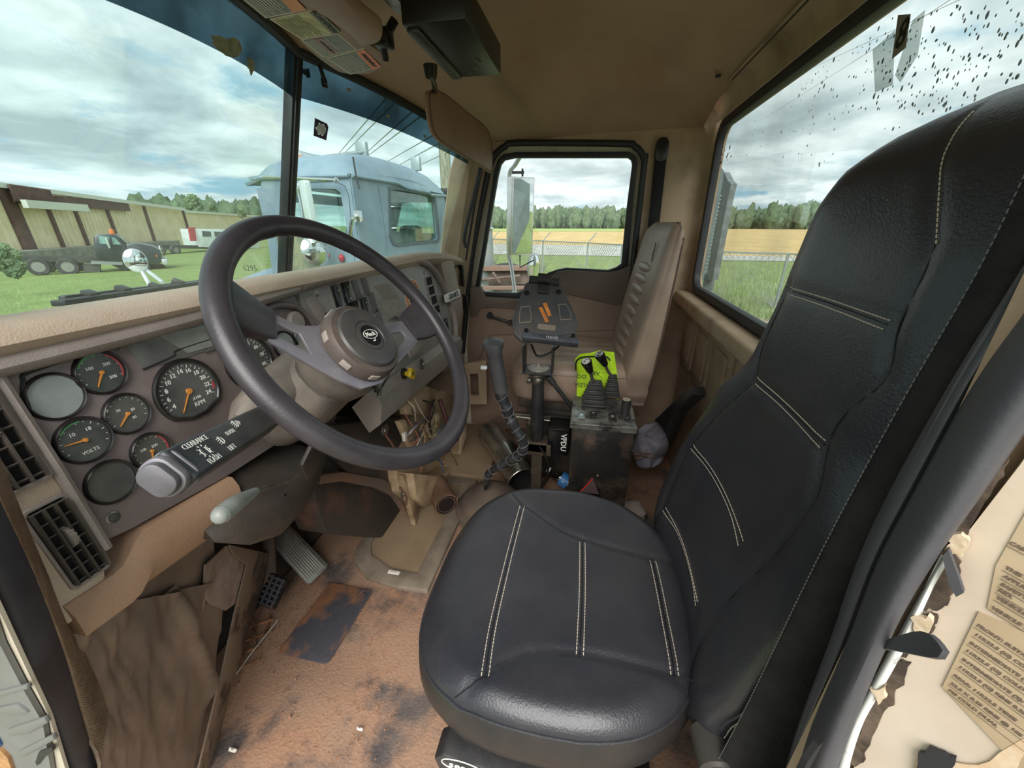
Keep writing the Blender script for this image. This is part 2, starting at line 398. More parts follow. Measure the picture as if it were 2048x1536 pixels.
m=MB(); a=P(978,632,X=1.93); b=P(1020,645,X=1.925); m.cyl(a+V((.03,0,0)),a-V((.004,0,0)),.016,.014,16,.003)
m.bar(a,b,.014,.016,.005,(1,0,0)); m.cyl(b+V((.01,0,0)),b-V((.022,0,0)),.013,.011,14,.003); struct('window_crank',m,BLACK(),door)
# A-pillar on the passenger side
m=MB(); L=[]
pl=[(915,540),(935,440),(948,350),(962,290),(975,255)]
prs=[P(905,560,Y=.68),P(925,450,Y=.63),P(940,350,Y=.585),P(956,280,Y=.53),P(970,240,Y=.5)]
for p in prs:
    L.append([V((1.86,p.y+.05,p.z)),V((1.88,p.y-.03,p.z)),V((1.93,p.y-.06,p.z)),V((1.966,p.y-.085,p.z)),V((1.975,p.y+.03,p.z)),V((1.93,p.y+.08,p.z))])
d=(prs[0]-prs[1]).normalized()
L.insert(0,[q+V((d.x*0,d.y*.5,d.z*.5)) for q in L[0]])
m.grid(L,closeu=True); ap=struct('trim_1',m,mWall)
m=MB(); hp=[P(921,495,X=1.86),P(917,470,X=1.85),P(940,370,X=1.85),P(952,318,X=1.86),P(962,290,X=1.87)]
hp=[V((p.x,p.y-.03,p.z)) for p in hp]
m.tube(spline(hp,5),.009,8); struct('grab_handle',m,mSeal,ap)
m=MB(); m.tube([P(930,520,X=1.93),P(950,400,X=1.935),P(966,320,X=1.94)],.008,8); struct('pillar_wire_cover',m,mSeal,ap)

# windshield: two flat panes meeting at the centre post ------------
def wbot(x): u=abs(x-1.14); return V((x,1.0-.40*u,.93-.0*u))
gW=glassmat('windshield_glass','#F0FAF9',dirt='#D5DCD8',damt=.09)
for nme,x0,x1 in (('window_3',.24,1.13),('window_4',1.15,1.93)):
    m=MB(); rws=[]
    for i in range(7):
        rws.append([wbot(x0+(x1-x0)*j/16).lerp(wtop(x0+(x1-x0)*j/16),i/6) for j in range(17)])
    m.solid(rws,.004); g=struct(nme,m,gW)
    # the painted band along the top of the glass, peeling at its lower edge
    m=MB(); rws=[]
    for i in range(4):
        r=[]
        for j in range(61):
            x=x0+(x1-x0)*j/60; jag=.0
            ea=.155 if x<1.14 else .15-.04*(x-1.15)
            r.append(wbot(x).lerp(wtop(x),1-ea*(1-i/3))+V((0,-.005,0)))
        rws.append(r)
    m.solid(rws,.001); struct('sun_band',m,glassmat('blue_band_film','#8A9DA6',refl=.1,dirt='#4A6A7C',damt=.75),g)
    m=MB()
    if x0<1:
        for cx,wd,up in ((.80,.10,.135),(.90,.035,.145),(.835,.05,.118)):
            poly=[(math.cos(a)*wd*.5*(1+.3*noise.noise(V((a*3,cx*9,0)))),math.sin(a)*.014*(1+.5*noise.noise(V((a*3,cx*5,4))))) for a in [k/20*2*PI for k in range(20)]]
            o=wbot(cx).lerp(wtop(cx),1-up)+V((0,-.0075,0)); xx=(wtop(cx+.01)-wtop(cx-.01)).normalized(); zz=(wtop(cx)-wbot(cx)).normalized()
            m.prism(poly,0,.0006,frame(o,xx,zz,xx.cross(zz)))
    else:
        for cx,up in ((1.45,.09),(1.62,.1),(1.3,.05)):
            o=wbot(cx).lerp(wtop(cx),1-up)+V((0,-.0075,0)); xx=(wtop(cx+.01)-wtop(cx-.01)).normalized(); zz=(wtop(cx)-wbot(cx)).normalized()
            m.prism([(math.cos(k)*.008*(1+.4*math.sin(k*3)),math.sin(k)*.005) for k in range(6)],0,.0006,frame(o,xx,zz,xx.cross(zz)))
    struct('peeled_patch',m,mat('old_adhesive','#A8A388',.8,'#7f8470',40),g)
# centre post and header/seal rails
m=MB(); a=wbot(1.14)+V((0,-.01,-.05)); b=wtop(1.14)+V((0,-.006,.02)); m.bar(a,b,.036,.03,.005); m.bar(a+V((0,-.014,0)),b+V((0,-.014,0)),.02,.012,.003)
wp=struct('trim_2',m,mat('post_black','#1C1D1E',.4,'#2b2a28',20))
for t_,l in ((.08,1),(.33,1),(.93,1)):
    m=MB(); q=a.lerp(b,t_); m.box(q+V((.03,-.005,0)),(.03,.012,.010),bev=.002); m.box(q+V((.045,-.008,.0)),(.006,.01,.02),bev=.001); struct('post_clip',m,mSeal,wp)
m=MB(); m.tube([wtop(.24+1.70*j/40)+V((0,-.012,.004)) for j in range(41)],.013,8); struct('trim_3',m,mSeal)
m=MB(); m.bar(wtop(1.19)+V((0,-.02,-.008)),wtop(1.19)+V((0,-.03,-.05)),.012,.006,.001); m.bar(wtop(1.19)+V((.0,-.02,-.045)),wtop(1.2)+V((.005,-.02,-.045)),.006,.02); struct('clip',m,mSeal,wp)
# decal remnant on the glass
m=MB(); p=P(642,258,Y=.93); 
cx=1.23; o=wbot(cx).lerp(wtop(cx),.66)
nrm=(wtop(1.5)-wtop(1.2)).cross(wtop(1.2)-wbot(1.2)).normalized()
p=PN(642,259,wbot(1.2)-V((0,.006,0)),nrm); xx=(wtop(1.5)-wtop(1.2)).normalized(); zz=nrm.cross(xx)
F0=frame(p,xx,zz,nrm); sq=[(-.022,-.022),(.02,-.024),(.023,.012),(.018,.02),(-.022,.024)]
m.prism(sq,-.0006,.0006,F0,holes=[[(math.cos(k/12*2*PI)*(.016+.002*math.sin(k*2.3)),math.sin(k/12*2*PI)*(.016+.002*math.cos(k*3.1))) for k in range(12)]])
one('decal_remnant',m,mat('dark_decal','#3A3340',.6),'torn square dark decal with a white round centre on right windshield pane','decal')
m=MB(); m.prism([(math.cos(k/12*2*PI)*.0155,math.sin(k/12*2*PI)*.0155) for k in range(12)],-.0005,.0005,F0)
C.objects[-1]; obj('decal_centre',m,mat('white_decal','#D8DCDA',.7,'#b5b8b8',60),bpy.data.objects['decal_remnant'])
# ================================================================== DASHBOARD
DT=math.radians(8); DU=V((0,math.sin(DT),math.cos(DT))); DN=V((0,-math.cos(DT),math.sin(DT))); DO0=V((0,.6,1.0))
def D(x,s,h=0): return DO0+V((x,0,0))+DU*s+DN*h
def FD(x,s,h=0,rot=0):
    X=V((math.cos(rot),0,0))+DU*math.sin(rot); Y=-V((math.sin(rot),0,0))+DU*math.cos(rot)
    return frame(D(x,s,h),X,Y,DN)
def PD(px,py,h=0):
    p=PN(px,py,D(0,0,h),DN); return p.x,(p-DO0).dot(DU)
FD0=frame(D(0,0,0),(1,0,0),DU,DN)
def FDh(h): return frame(D(0,0,h),(1,0,0),DU,DN)
mPl=PLASTIC(); mT=TAN(); mB=BLACK()
mPanelD=mat('dark_dash_panel','#74696A',.5,'#554B48',6,(.4,.7),.15,500,dust='#8d8078',dustamt=.45,dscale=7)
mPanelL=mat('centre_panel_grey','#8C8A86',.5,'#7B7772',9,(.45,.7),.1,500,dust='#A29B92',dustamt=.5,dscale=12)
dash=thing('dashboard','dusty tan and grey truck dashboard with round gauges, switches and padded top','dashboard',D(.95,-.3,0))
# padded top: cross-section swept along x, arching up over the centre panel
def arch(x):   # height of the brow above the straight line
    return .0
prof=[(.075,-.30),(.05,.30)]
m=MB(); rows=[]
xs=[.235+i*(1.80-.235)/60 for i in range(61)]
for x in xs:
    end=1.0
    drop=0 if x<1.33 else .045*((x-1.33)/.47)**2
    r=[]
    for yy,zz in [(.005,-.026),(-.006,-.020),(-.020,-.010),(-.030,.002),(-.026,.013),(-.012,.022),(.02,.024),(.07,.014),(.16,-.006),(.30,-.042),(.42,-.075)]:
        y=.605+yy
        wy=wbot(x).y-.004
        y=min(y,wy)
        r.append(V((x,y,.985+zz-drop-(.0 if yy<.3 else 0))))
    rows.append(r)
m.grid(rows); m.bm.faces.new([m.last[0][k] for k in range(11)]); m.bm.faces.new([m.last[-1][k] for k in range(11)])
obj('dash_pad',m,mT,dash)
# face trim rail under the pad
m=MB()
path=[D(.24,-.030,.012),D(.5,-.026,.013),D(.72,-.018,.014)]
m.tube(spline([D(.24,-.036,.006),D(.45,-.034,.008),D(.715,-.022,.008)],6),.013,10,flat=.9); obj('trim_rail',m,mPl,dash)
path=[D(.73,-.020,.008),D(1.0,-.014,.008),D(1.22,-.012,.008),D(1.36,-.022,.008),D(1.45,-.06,.008),D(1.52,-.13,.008),D(1.57,-.22,.008),D(1.565,-.31,.008),D(1.52,-.37,.008)]
m=MB(); m.tube(spline(path,6),.012,10,flat=.9); obj('trim_rail',m,mPl,dash)
# instrument panel (left) and centre panel
lp=[(.268,-.040),(.50,-.034),(.715,-.026),(.722,-.06),(.775,-.16),(.80,-.25),(.62,-.29),(.44,-.285),(.30,-.27),(.262,-.262),(.262,-.10)]
m=MB(); m.prism(lp,-.05,0,FD0,bev=.002); obj('instrument_panel',m,mPanelD,dash)
# recessed field border under the gauges
m=MB(); m.tube(spline([D(.275,-.09,.001),D(.283,-.058,.001),D(.31,-.047,.001),D(.5,-.038,.001)],5),.0022,6); m.tube(spline([D(.395,-.083,.001),D(.44,-.078,.001),D(.447,-.072,.001),D(.52,-.07,.001)],4),.0014,6)
obj('panel_groove',m,mSeal,dash)
cp=[(.728,-.024),(1.0,-.017),(1.22,-.014),(1.35,-.024),(1.44,-.062),(1.51,-.13),(1.56,-.22),(1.555,-.31),(1.51,-.37),(1.2,-.345),(.83,-.30),(.80,-.25),(.778,-.16),(.726,-.06)]
m=MB(); m.prism(cp,-.05,.001,FD0,bev=.002); obj('centre_panel',m,mPanelL,dash)
m=MB(); m.prism([(.735,-.045),(.77,-.04),(.835,-.17),(.86,-.27),(.81,-.26),(.785,-.16)],.0,.004,FD0,bev=.002); obj('side_strip',m,mPl,dash)
m=MB(); m.prism(rrect(-.045,.045,-.006,.006,.0055),0,.003,FD(.80,-.13,.003,math.radians(-72)),bev=.001); obj('slot',m,mSeal,dash)
# lower dash: key panel below the centre, then the tan knee roll on the left
m=MB(); rows=[]
for i in range(24):
    x=.86+.70*i/23; z0=-.335-.03*(x-.86)
    rows.append([D(x,z0+.02,.0),D(x,z0,.028),D(x,z0-.025,.030),D(x,z0-.075,.012),D(x,z0-.10,-.03),D(x,z0-.02,-.06)])
m.grid(rows,closeu=True); m.bm.faces.new(m.last[0]); m.bm.faces.new(m.last[-1]); obj('lower_panel',m,mPl,dash)
m=MB(); rows=[]
for i in range(20):
    x=.21+.23*i/19; r=[]
    for s,h in ((-.262,-.03),(-.268,.006),(-.285,.012),(-.315,.008),(-.345,-.012),(-.365,-.045),(-.37,-.09),(-.27,-.09)): r.append(D(x,s-.02*(x-.21)/.23-(.032*(lambda q:q*q*(3-2*q))(max(0,min(1,(.31-x)/.05))) if s>-.33 else 0),h))
    rows.append(r)
m.grid(rows,closeu=True); m.bm.faces.new(m.last[0]); m.bm.faces.new(m.last[-1]); obj('knee_roll',m,mat('tan_knee_roll','#A5836A',.6,'#927056',7,(.4,.7),.3,420,dust='#B49A82',dustamt=.3),dash)
# side vent housing at the very left
m=MB(); m.prism([(.205,.0),(.262,-.02),(.264,-.27),(.25,-.31),(.205,-.325)],-.06,.004,FD0,bev=.004); vh=obj('side_housing',m,mT,dash)
m=MB(); m.tube([D(.266,-.03,.006),D(.267,-.16,.006),D(.2655,-.27,.006)],.006,8); obj('side_rail',m,mPl,dash)
mV=mat('vent_black','#3A3532',.5,'#4d4640',12,(.4,.7),dust='#8a7d70',dustamt=.3,dscale=20)
def side_vent(s0,s1,x0,x1,wheel_s):
    fr_=MB(); fr_.prism(rrect(x0,x1,s1,s0,.006),.003,.008,FD0,holes=[rrect(x0+.003,x1-.003,s1+.004,s0-.004,.005)],bev=.001)
    v=obj('vent',fr_,mPl,dash)
    m=MB(); m.prism(rrect(x0+.003,x1-.003,s1+.004,s0-.004,.005),.0038,.0048,FD0); obj('vent_cavity',m,mat('cavity_black','#0B0B0B',.9),v)
    n=4
    for i in range(n):
        x=x0+(x1-x0)*(i+.5)/n
        m=MB(); m.box(D(x,(s0+s1)/2,.0095),(.0022,.009,s0-s1-.012),R=Matrix.Rotation(-DT,3,'X')); obj('vane',m,mV,v)
    k=7
    for i in range(k):
        s=s1+(s0-s1)*(i+.5)/k; m=MB(); m.box(D((x0+x1)/2,s,.0075),(x1-x0-.008,.006,.0018),R=Matrix.Rotation(-DT-.5,3,'X')); obj('vane',m,mV,v)
    m=MB(); m.lathe([(.008,-.003),(.013,-.0025),(.013,.0025),(.008,.003)],frame(D((x0+x1)/2+.002,wheel_s,.004),(0,1,0),(0,0,1),(1,0,0)),28)
    for q in range(16):
        a=q/16*2*PI; m.box(V((0,0,0)),(.0016,.0016,.006),R=Matrix.Translation(D((x0+x1)/2+.002,wheel_s,.004)+V((0,math.cos(a)*.013,math.sin(a)*.013)))@Matrix.Rotation(a,4,'X')@Matrix.Rotation(PI/2,4,'Y'))
    obj('thumb_wheel',m,mPl,v)
side_vent(-.030,-.162,.212,.262,-.09)
side_vent(-.183,-.292,.222,.262,-.232)
# gauges -----------------------------------------------------------------
mFace=mat('gauge_face','#2F3133',.35,'#474A49',14,(.4,.7),coat=.8,dust='#8a8c86',dustamt=.45,dscale=9)
mMark=mat('gauge_print','#D9DAD2',.6); mNeedle=mat('needle_orange','#D08A3E',.5); mBez=mat('bezel_black','#1D1C1C',.3,'#3a322c',20,(.5,.8))
mGreen=mat('print_green','#5E9A6A',.6); mRed=mat('print_red','#A8474A',.6)
def gauge(x,s,r,needle=None,nums=(),labels=(),zones=(),name='gauge',flat=False,face=None,ring=.08):
    m=MB(); F=FD(x,s,0)
    if flat: # round dial cut off by a straight lower-left edge
        pts=[(math.cos(a)*r,math.sin(a)*r) for a in [math.radians(-38+ k*256/40) for k in range(41)]]; pts=[p for p in pts]; 
        a0,b0=math.radians(-38),math.radians(218); low=(.0,-r*1.02); pts=[(math.cos(b)*r,math.sin(b)*r) for b in [math.radians(-40+k*260/44) for k in range(45)]]
        pts+= [(-r*.25,-r*.86),(r*.25,-r*.86)]
        loop=[F@V((p[0],p[1],.002)) for p in pts]; m.tube(loop,.0032,8,closed=True)
    else:
        m.lathe([(r*.93,0),(r*.95,.004),(r,.005),(r*1.06,.003),(r*1.08,0)],F,36,cap=False); pts=[(math.cos(k/36*2*PI)*r*.96,math.sin(k/36*2*PI)*r*.96) for k in range(36)]
    g=obj(name,m,mBez,dash)
    m=MB(); m.prism(pts,.0004,.0012,F); obj('dial_face',m,face or mFace,g)
    m=MB(); 
    if nums or zones:
        n=len(nums) if nums else 0
        a0,a1=205,-25
        for i in range(25 if nums else 13):
            a=math.radians(a0+(a1-a0)*i/(24 if nums else 12)); q=r*.86; L=r*(.10 if i%2==0 else .05)
            m.bar(F@V((math.cos(a)*q,math.sin(a)*q,.0014)),F@V((math.cos(a)*(q-L),math.sin(a)*(q-L),.0014)),.0009 if nums else .0006,.0003,hint=tuple(DN))
        for i,t in enumerate(nums):
            a=math.radians(a0+(a1-a0)*i/(n-1)); q=r*.66; m.text(t,r*.19,F@Matrix.Translation((math.cos(a)*q,math.sin(a)*q,.0014)),bold=.0002)
    for t,tx,ty,sz in labels: m.text(t,r*sz,F@Matrix.Translation((tx*r,ty*r,.0014)))
    if nums or zones or labels: obj('dial_print',m,mMark,g)
    for col,b0,b1 in zones:
        m=MB(); q=[b0+(b1-b0)*k/8 for k in range(9)]
        m.prism([(math.cos(math.radians(a))*r*.9,math.sin(math.radians(a))*r*.9) for a in q]+[(math.cos(math.radians(a))*r*.82,math.sin(math.radians(a))*r*.82) for a in q[::-1]],.0013,.0016,F); obj('dial_zone',m,col,g)
    if needle is not None:
        a=math.radians(needle); m=MB(); m.prism([(-r*.06,-.0012),(r*.72,-.0004),(r*.72,.0004),(-r*.06,.0012)],.002,.003,F@Matrix.Rotation(a,4,'Z')); 
        m.lathe([(r*.09,.0015),(r*.09,.0035),(0,.0038)],F,14); obj('needle',m,mNeedle,g)
    return g
mFd=mat('gauge_face_clouded','#8E9491',.3,'#A5AAA6',20,(.4,.7),coat=.9)
mFd2=mat('gauge_face_dim','#4B4E4C',.4,'#67655f',16,(.4,.7),coat=.7,dust='#7d7468',dustamt=.5)
R0=.0262
gauge(.3005,-.082,R0*.99,face=mFd)
gauge(.3505,-.071,R0,-125,labels=(('100',-.35,.3,.22),('200',.35,.3,.22),('300',.35,-.35,.22)),zones=((mGreen,150,80),(mRed,60,-30)))
gauge(.3545,-.130,R0*.98,-140,labels=(('10',-.3,.3,.2),('20',.3,.1,.2),('30',.2,-.3,.2)),zones=((mMark,150,140),),face=mFd2)
gauge(.303,-.140,R0*1.02,172,labels=(('10',-.3,.4,.24),('18',.3,.4,.24),('VOLTS',0,-.55,.22)),zones=((mGreen,140,80),))
gauge(.359,-.189,R0*.92,-110,labels=(('100',-.35,.25,.22),('200',.25,.2,.22),('300',.35,-.4,.22)),zones=((mRed,50,-30),),face=mFd2)
gauge(.305,-.201,R0,face=mFd2)
gauge(.438,-.133,.0465,-128,nums=('4','6','8','10','12','14','16','18','20','22','24'),labels=(('X100',.16,-.30,.13),('RPM',.18,-.50,.2)),zones=((mRed,0,-16),),name='tachometer',flat=True)
gauge(.556,-.126,.0465,None,nums=('10','20','30','40','50','60','70','80'),labels=(('MPH',0,-.4,.2),),name='speedometer',flat=True,face=mFd2)
gauge(.645,-.121,R0,face=mFd); gauge(.700,-.118,R0*.95,face=mFd); gauge(.70,-.178,R0*.95,face=mFd)
m=MB(); m.lathe([(.021,0),(.021,.006),(.018,.009),(0,.010)],FD(.692,-.085,0),28); obj('blank_cap',m,mPl,dash)
# curved brow over the right-hand gauges
m=MB(); m.tube(spline([D(.60,-.055,.003),D(.66,-.045,.004),(D(.72,-.07,.004)),D(.75,-.14,.004),D(.765,-.22,.004)],6),.006,8); obj('gauge_brow',m,mPanelD,dash)
# display strip
m=MB(); c=[PD(247,688),PD(408,648),PD(440,690),PD(380,713),PD(288,738)]
m.prism(c,.0,.0012,FD0); obj('display_window',m,mat('display_dark','#4A4B4A',.3,'#6B6C69',12,(.4,.7),coat=.8,dust='#8e8a80',dustamt=.5),dash)
m=MB(); c=[PD(315,672),PD(405,652),PD(432,690),PD(375,706)]; m.prism([c[0],c[1],c[2],c[3]],.0012,.002,FD0); obj('display_screen',m,mat('display_grey','#8E938C',.3,'#7c807a',12,coat=.8),dash)
m=MB(); m.bar(D(*PD(405,660),.003),D(*PD(427,692),.003),.0012,.0012); m.bar(D(*PD(405,703),.003),D(*PD(440,690),.003),.005,.002,hint=tuple(DN)); obj('display_clip',m,STEEL(),dash)
# screws
def screw(x,s):
    m=MB(); m.lathe([(.0075,-.0005),(.0078,.0012),(.0055,.0018),(.005,.0005),(.0042,.0004),(.0038,.002),(0,.0026)],FD(x,s,0),18); m.bar(D(x-.0026,s,.0026),D(x+.0026,s,.0026),.0008,.0004); obj('screw',m,STEEL(),dash)
for px,py in ((231,690),(225,1035)): screw(*PD(px,py))
screw(*PD(632,587)); screw(*PD(848,545)); screw(*PD(905,658))
# rocker switches and blanks
mRk=mat('rocker_black','#1B1C1E',.3,'#34322f',30,(.5,.8),bump=.05)
def rocker(px,py,tilt=1,w=.027,h=.058,rot=-.16):
    x,s=PD(px,py); F=FD(x,s,.0005)
    m=MB(); m.prism(rrect(-w/2-.003,w/2+.003,-h/2-.003,h/2+.003,.006),0,.003,F,bev=.001); r=obj('rocker_switch',m,mBez,dash)
    m=MB(); rows=[]
    for i in range(7):
        t=-1+2*i/6; z=.004+.004*(abs(t)**1.5 if t*tilt>0 else .25*abs(t)**2)
        rows.append([F@V((q*w*.42,t*h*.44,z*(1 if abs(q)<.9 else .6))) for q in (-1,-.8,.8,1)])
    m.solid(rows,.003); obj('rocker_key',m,mRk,r)
    m=MB(); m.text('=',.010,F@Matrix.Translation((0,h*.22,.0085))); m.lathe([(.002,0),(.002,.0006)],F@Matrix.Translation((0,-h*.27,.0078)),8); obj('rocker_print',m,mMark,r)
    return r
for i,(px,py) in enumerate(((674,593),(692,585),(688,628),(709,622),(729,615))): rocker(px,py,1 if i%2 else -1)
def blank(px,py,w=.025,h=.055):
    x,s=PD(px,py); m=MB(); m.prism(rrect(-w/2,w/2,-h/2,h/2,.003),.001,.004,FD(x,s,0),bev=.001); obj('blank_cover',m,mat('blank_grey','#63625F',.5,'#55534f',20),dash)
blank(711,577); blank(729,571); blank(745,606); blank(741,641); blank(757,637)
# lighter plate and worn adhesive patches
for pl,c in (([(747,572),(772,566),(800,598),(768,600)],'#7F786E'),([(755,600),(795,598),(805,640),(780,643)],'#9B978D'),([(775,640),(792,630),(800,646),(780,652)],'#7A746B')):
    m=MB(); m.prism([PD(*q) for q in pl],.0012,.0018,FD0); obj('adhesive_patch',m,mat('patch'+c,c,.6,'#8f887c',60,(.4,.6)),dash)
# round warning sticker
x,s=PD(828,598)
m=MB(); m.prism([(math.cos(k/40*2*PI)*.066,math.sin(k/40*2*PI)*.066) for k in range(40)],.0012,.0022,FD(x,s)); st=obj('round_sticker',m,mat('sticker_white','#DDD8CE',.5),dash)
m=MB(); q=[i*200/20-10 for i in range(21)]; m.prism([(math.cos(math.radians(a))*.064,math.sin(math.radians(a))*.064) for a in q]+[(math.cos(math.radians(a))*.046,math.sin(math.radians(a))*.046) for a in q[::-1]],.0022,.0027,FD(x,s,0,.25)); obj('sticker_band',m,mat('sticker_orange','#D08445',.5),st)
m=MB(); m.prism([(math.cos(k/30*2*PI)*.038,math.sin(k/30*2*PI)*.038) for k in range(30)],.0022,.0027,FD(x,s)); 
obj('sticker_disc',m,mat('sticker_black','#26272A',.5),st)
m=MB(); m.prism([(math.cos(k/30*2*PI)*.033,math.sin(k/30*2*PI)*.033) for k in range(15,30)]+[(.033,.004),(-.033,.004)],.0027,.0031,FD(x,s)); obj('sticker_half',m,mat('sticker_red','#B4565C',.5),st)
m=MB()
for k,ch in enumerate('WARNING'):
    a=math.radians(122-k*13); m.text(ch,.012,FD(x,s)@Matrix.Translation((math.cos(a)*.055,math.sin(a)*.055,.003))@Matrix.Rotation(a-PI/2,4,'Z'))
for k,ch in enumerate('MUST BE WORN AT ALL TIMES'):
    a=math.radians(205+k*6.2); m.text(ch,.006,FD(x,s)@Matrix.Translation((math.cos(a)*.055,math.sin(a)*.055,.003))@Matrix.Rotation(a+PI/2,4,'Z'))
obj('sticker_print',m,mat('print_black','#1A1A1A',.6),st)
# four square openings, outlet switch
for px,py in ((857,562),(862,581),(867,600),(873,619)):
    x,s=PD(px,py); m=MB(); m.prism(rrect(-.031,.031,-.0165,.0165,.002),.001,.004,FD(x,s),holes=[rrect(-.028,.028,-.0145,.0145,.001)]); h=obj('square_opening',m,mPanelL,dash)
    m=MB(); m.prism(rrect(-.028,.028,-.0145,.0145,.001),.0012,.0018,FD(x,s)); obj('opening_cavity',m,mat('cavity_black'),h)
x,s=PD(888,652); m=MB(); m.prism(rrect(-.035,.035,-.03,.03,.008),.001,.006,FD(x,s),bev=.002); a=obj('air_valve_plate',m,mBez,dash)
m=MB(); m.prism(rrect(-.02,.02,-.018,.018,.004),.006,.012,FD(x,s),bev=.002); m.text('o',.02,FD(x,s,.0125)); obj('air_valve_button',m,mRk,a)
# ash tray pull / lower details
x,s=PD(830,700,.03); m=MB(); m.prism(rrect(-.05,.05,-.012,.012,.004),0,.004,FD(x,s-.0,.03),bev=.001); obj('tray_handle',m,mPl,dash)
m=MB(); m.lathe([(.018,0),(.018,.004),(.013,.005),(.011,.002),(.004,.002),(.004,.005),(0,.005)],FD(*PD(843,728,.03),.028),22); obj('power_outlet',m,STEEL(),dash)
m=MB(); m.lathe([(.017,0),(.017,.005),(.012,.006),(0,.006)],FD(*PD(808,747,.03),.028),20); obj('key_barrel',m,mBez,dash)
# yellow pull knob (diamond) on its stem
F=FD(*PD(823,747,.055),.055,rot=.12); m=MB(); m.box((0,0,0),(.030,.030,.012),R=F@Matrix.Rotation(PI/4,4,'Z'),bev=.004); m.cyl(D(*PD(810,748,.03),.03),F@V((0,0,-.004)),.008,.009,12)
k=obj('parking_brake_knob',m,mat('yellow_knob','#D9B826',.45,'#b8951d',20),dash)
m=MB(); 
for i in (-1,0,1): m.bar(F@V((-.006+i*.005,-.004,.0065)),F@V((.001+i*.005,.006,.0065)),.0018,.0006,hint=tuple(DN))
obj('knob_print',m,mat('print_black'),k)
# right-hand dash section with badge and vents
m=MB(); rows=[]
for x,dy,dz in ((1.56,.0,0),(1.62,-.012,0),(1.68,-.01,0),(1.74,.01,0),(1.80,.05,0)):
    rows.append([D(x,s,-dy+h-.01) for s,h in ((-.035,-.02),(-.028,.0),(-.03,.012),(-.10,.014),(-.20,.012),(-.205,.02),(-.24,.018),(-.33,-.01),(-.40,-.05),(-.40,-.15),(-.035,-.15))])
m.grid(rows,closeu=True); m.bm.faces.new(m.last[0]); m.bm.faces.new(m.last[-1]); obj('passenger_side_dash',m,mat('taupe_dash','#98887A',.55,'#857567',6,(.4,.7),.25,450,dust='#a99a8b',dustamt=.35),dash)
x,s=PD(906,591,.02); F=FD(x,s,.018,-.02); m=MB(); m.prism(rrect(-.085,.085,-.0165,.0165,.003),-.006,.006,F,bev=.001); b=obj('name_badge',m,mat('badge_white','#CFCFC8',.4),dash)
m=MB(); m.text('GRANITE',.030,F@Matrix.Translation((0,0,.0065)),ext=.0004,bold=.0006); obj('badge_lettering',m,mat('print_black'),b)
for (a,b_) in (((918,530),(926,572)),((929,590),(932,622))):
    m=MB(); p=P(*a,X=1.77); q=P(*b_,X=1.77); mid=(p+q)/2; 
    m.prism(rrect(-.03,.03,-(p-q).length/2,(p-q).length/2,.008),-.004,.004,frame(mid,(0.8,.6,0),(0,0,1),(.6,-.8,0)),bev=.002); v=obj('vent',m,mBez,dash)
    for i in range(3):
        m=MB(); m.bar(mid+V((-.02,-.02,(i-1)*.022)),mid+V((.02,.01,(i-1)*.022)),.004,.012); obj('vane',m,mV,v)

# ================================================================== STEERING WHEEL
WC=V((.597,.368,.92)); Wn=V((-.065,-.792,.607)).normalized(); Wa=V((0,1,0)).cross(Wn).normalized(); Wb=Wn.cross(Wa)
def FW_(h=0,rot=0): return frame(WC+Wn*h,Wa*math.cos(rot)+Wb*math.sin(rot),Wb*math.cos(rot)-Wa*math.sin(rot),Wn)
mWh=mat('wheel_rubber','#2B292C',.38,'#37333A',8,(.4,.7),bump=.12,bscale=260,dust='#57504d',dustamt=.25,dscale=9)
mSp=mat('spoke_metal','#8A8A93',.40,'#72707a',10,(.4,.7),metal=.35,dust='#8a7a6e',dustamt=.3,dscale=12)
sw=thing('steering_wheel','large black steering wheel with two grey slotted spokes before the gauge cluster','steering wheel',WC)
m=MB(); n=120; pts=[]; rs=[]
rings=[]
for k in range(n):
    a=k/n*2*PI; c=V((math.cos(a),math.sin(a),0)); bump=.0015*max(0,math.sin(a*34)) if math.radians(15)<a<math.radians(100) else 0
    ring=[]
    for j in range(16):
        b=j/16*2*PI; rr=.225+(.0175+(-bump if math.cos(b)<-.3 else 0))*math.cos(b); ring.append(FW_()@V((c.x*rr,c.y*rr,.0155*math.sin(b))))
    rings.append(ring)
m.grid(rings,closeu=True,closev=True); obj('rim',m,mWh,sw)
# slotted spoke plate
pl=[(-.100,.124),(-.068,.078),(-.026,.058),(.06,.030),(.085,.012),(.165,-.010),(.160,-.066),(.03,-.070),(-.02,-.074),(-.066,-.058),(-.088,-.025),(-.108,.018),(-.132,.078)]
hl=[(-.098,.095),(-.079,.066),(-.092,.030),(-.114,.078)]
hr=[(.080,-.010),(.135,-.026),(.138,-.036),(.13,-.044),(.062,-.050),(.076,-.03)]
m=MB(); m.prism(pl,-.003,.003,FW_(-.034),holes=[hl,hr],bev=.0012); obj('spoke_plate',m,mSp,sw)
for a0,wd,r0 in ((138,.052,.142),(-10,.060,.168)):
    m=MB(); a=math.radians(a0); rows=[]
    for i in range(6):
        t=i/5; r=r0+(.222-r0)*t; h=-.034+.030*t**1.3; w_=wd*(.5+.12*(1-abs(2*t-1))+.25*t*t); th_=.009+.004*t
        c=FW_(h)@V((math.cos(a)*r,math.sin(a)*r,0)); tg=Wb*math.cos(a)-Wa*math.sin(a)
        rows.append([c+tg*w_*q+Wn*th_*e for q,e in ((-1,-.6),(-1,.6),(-.8,1),(.8,1),(1,.6),(1,-.6),(.8,-1),(-.8,-1))])
    m.grid(rows,closeu=True); m.bm.faces.new(m.last[0]); m.bm.faces.new(m.last[-1]); obj('spoke_grip',m,mWh,sw)
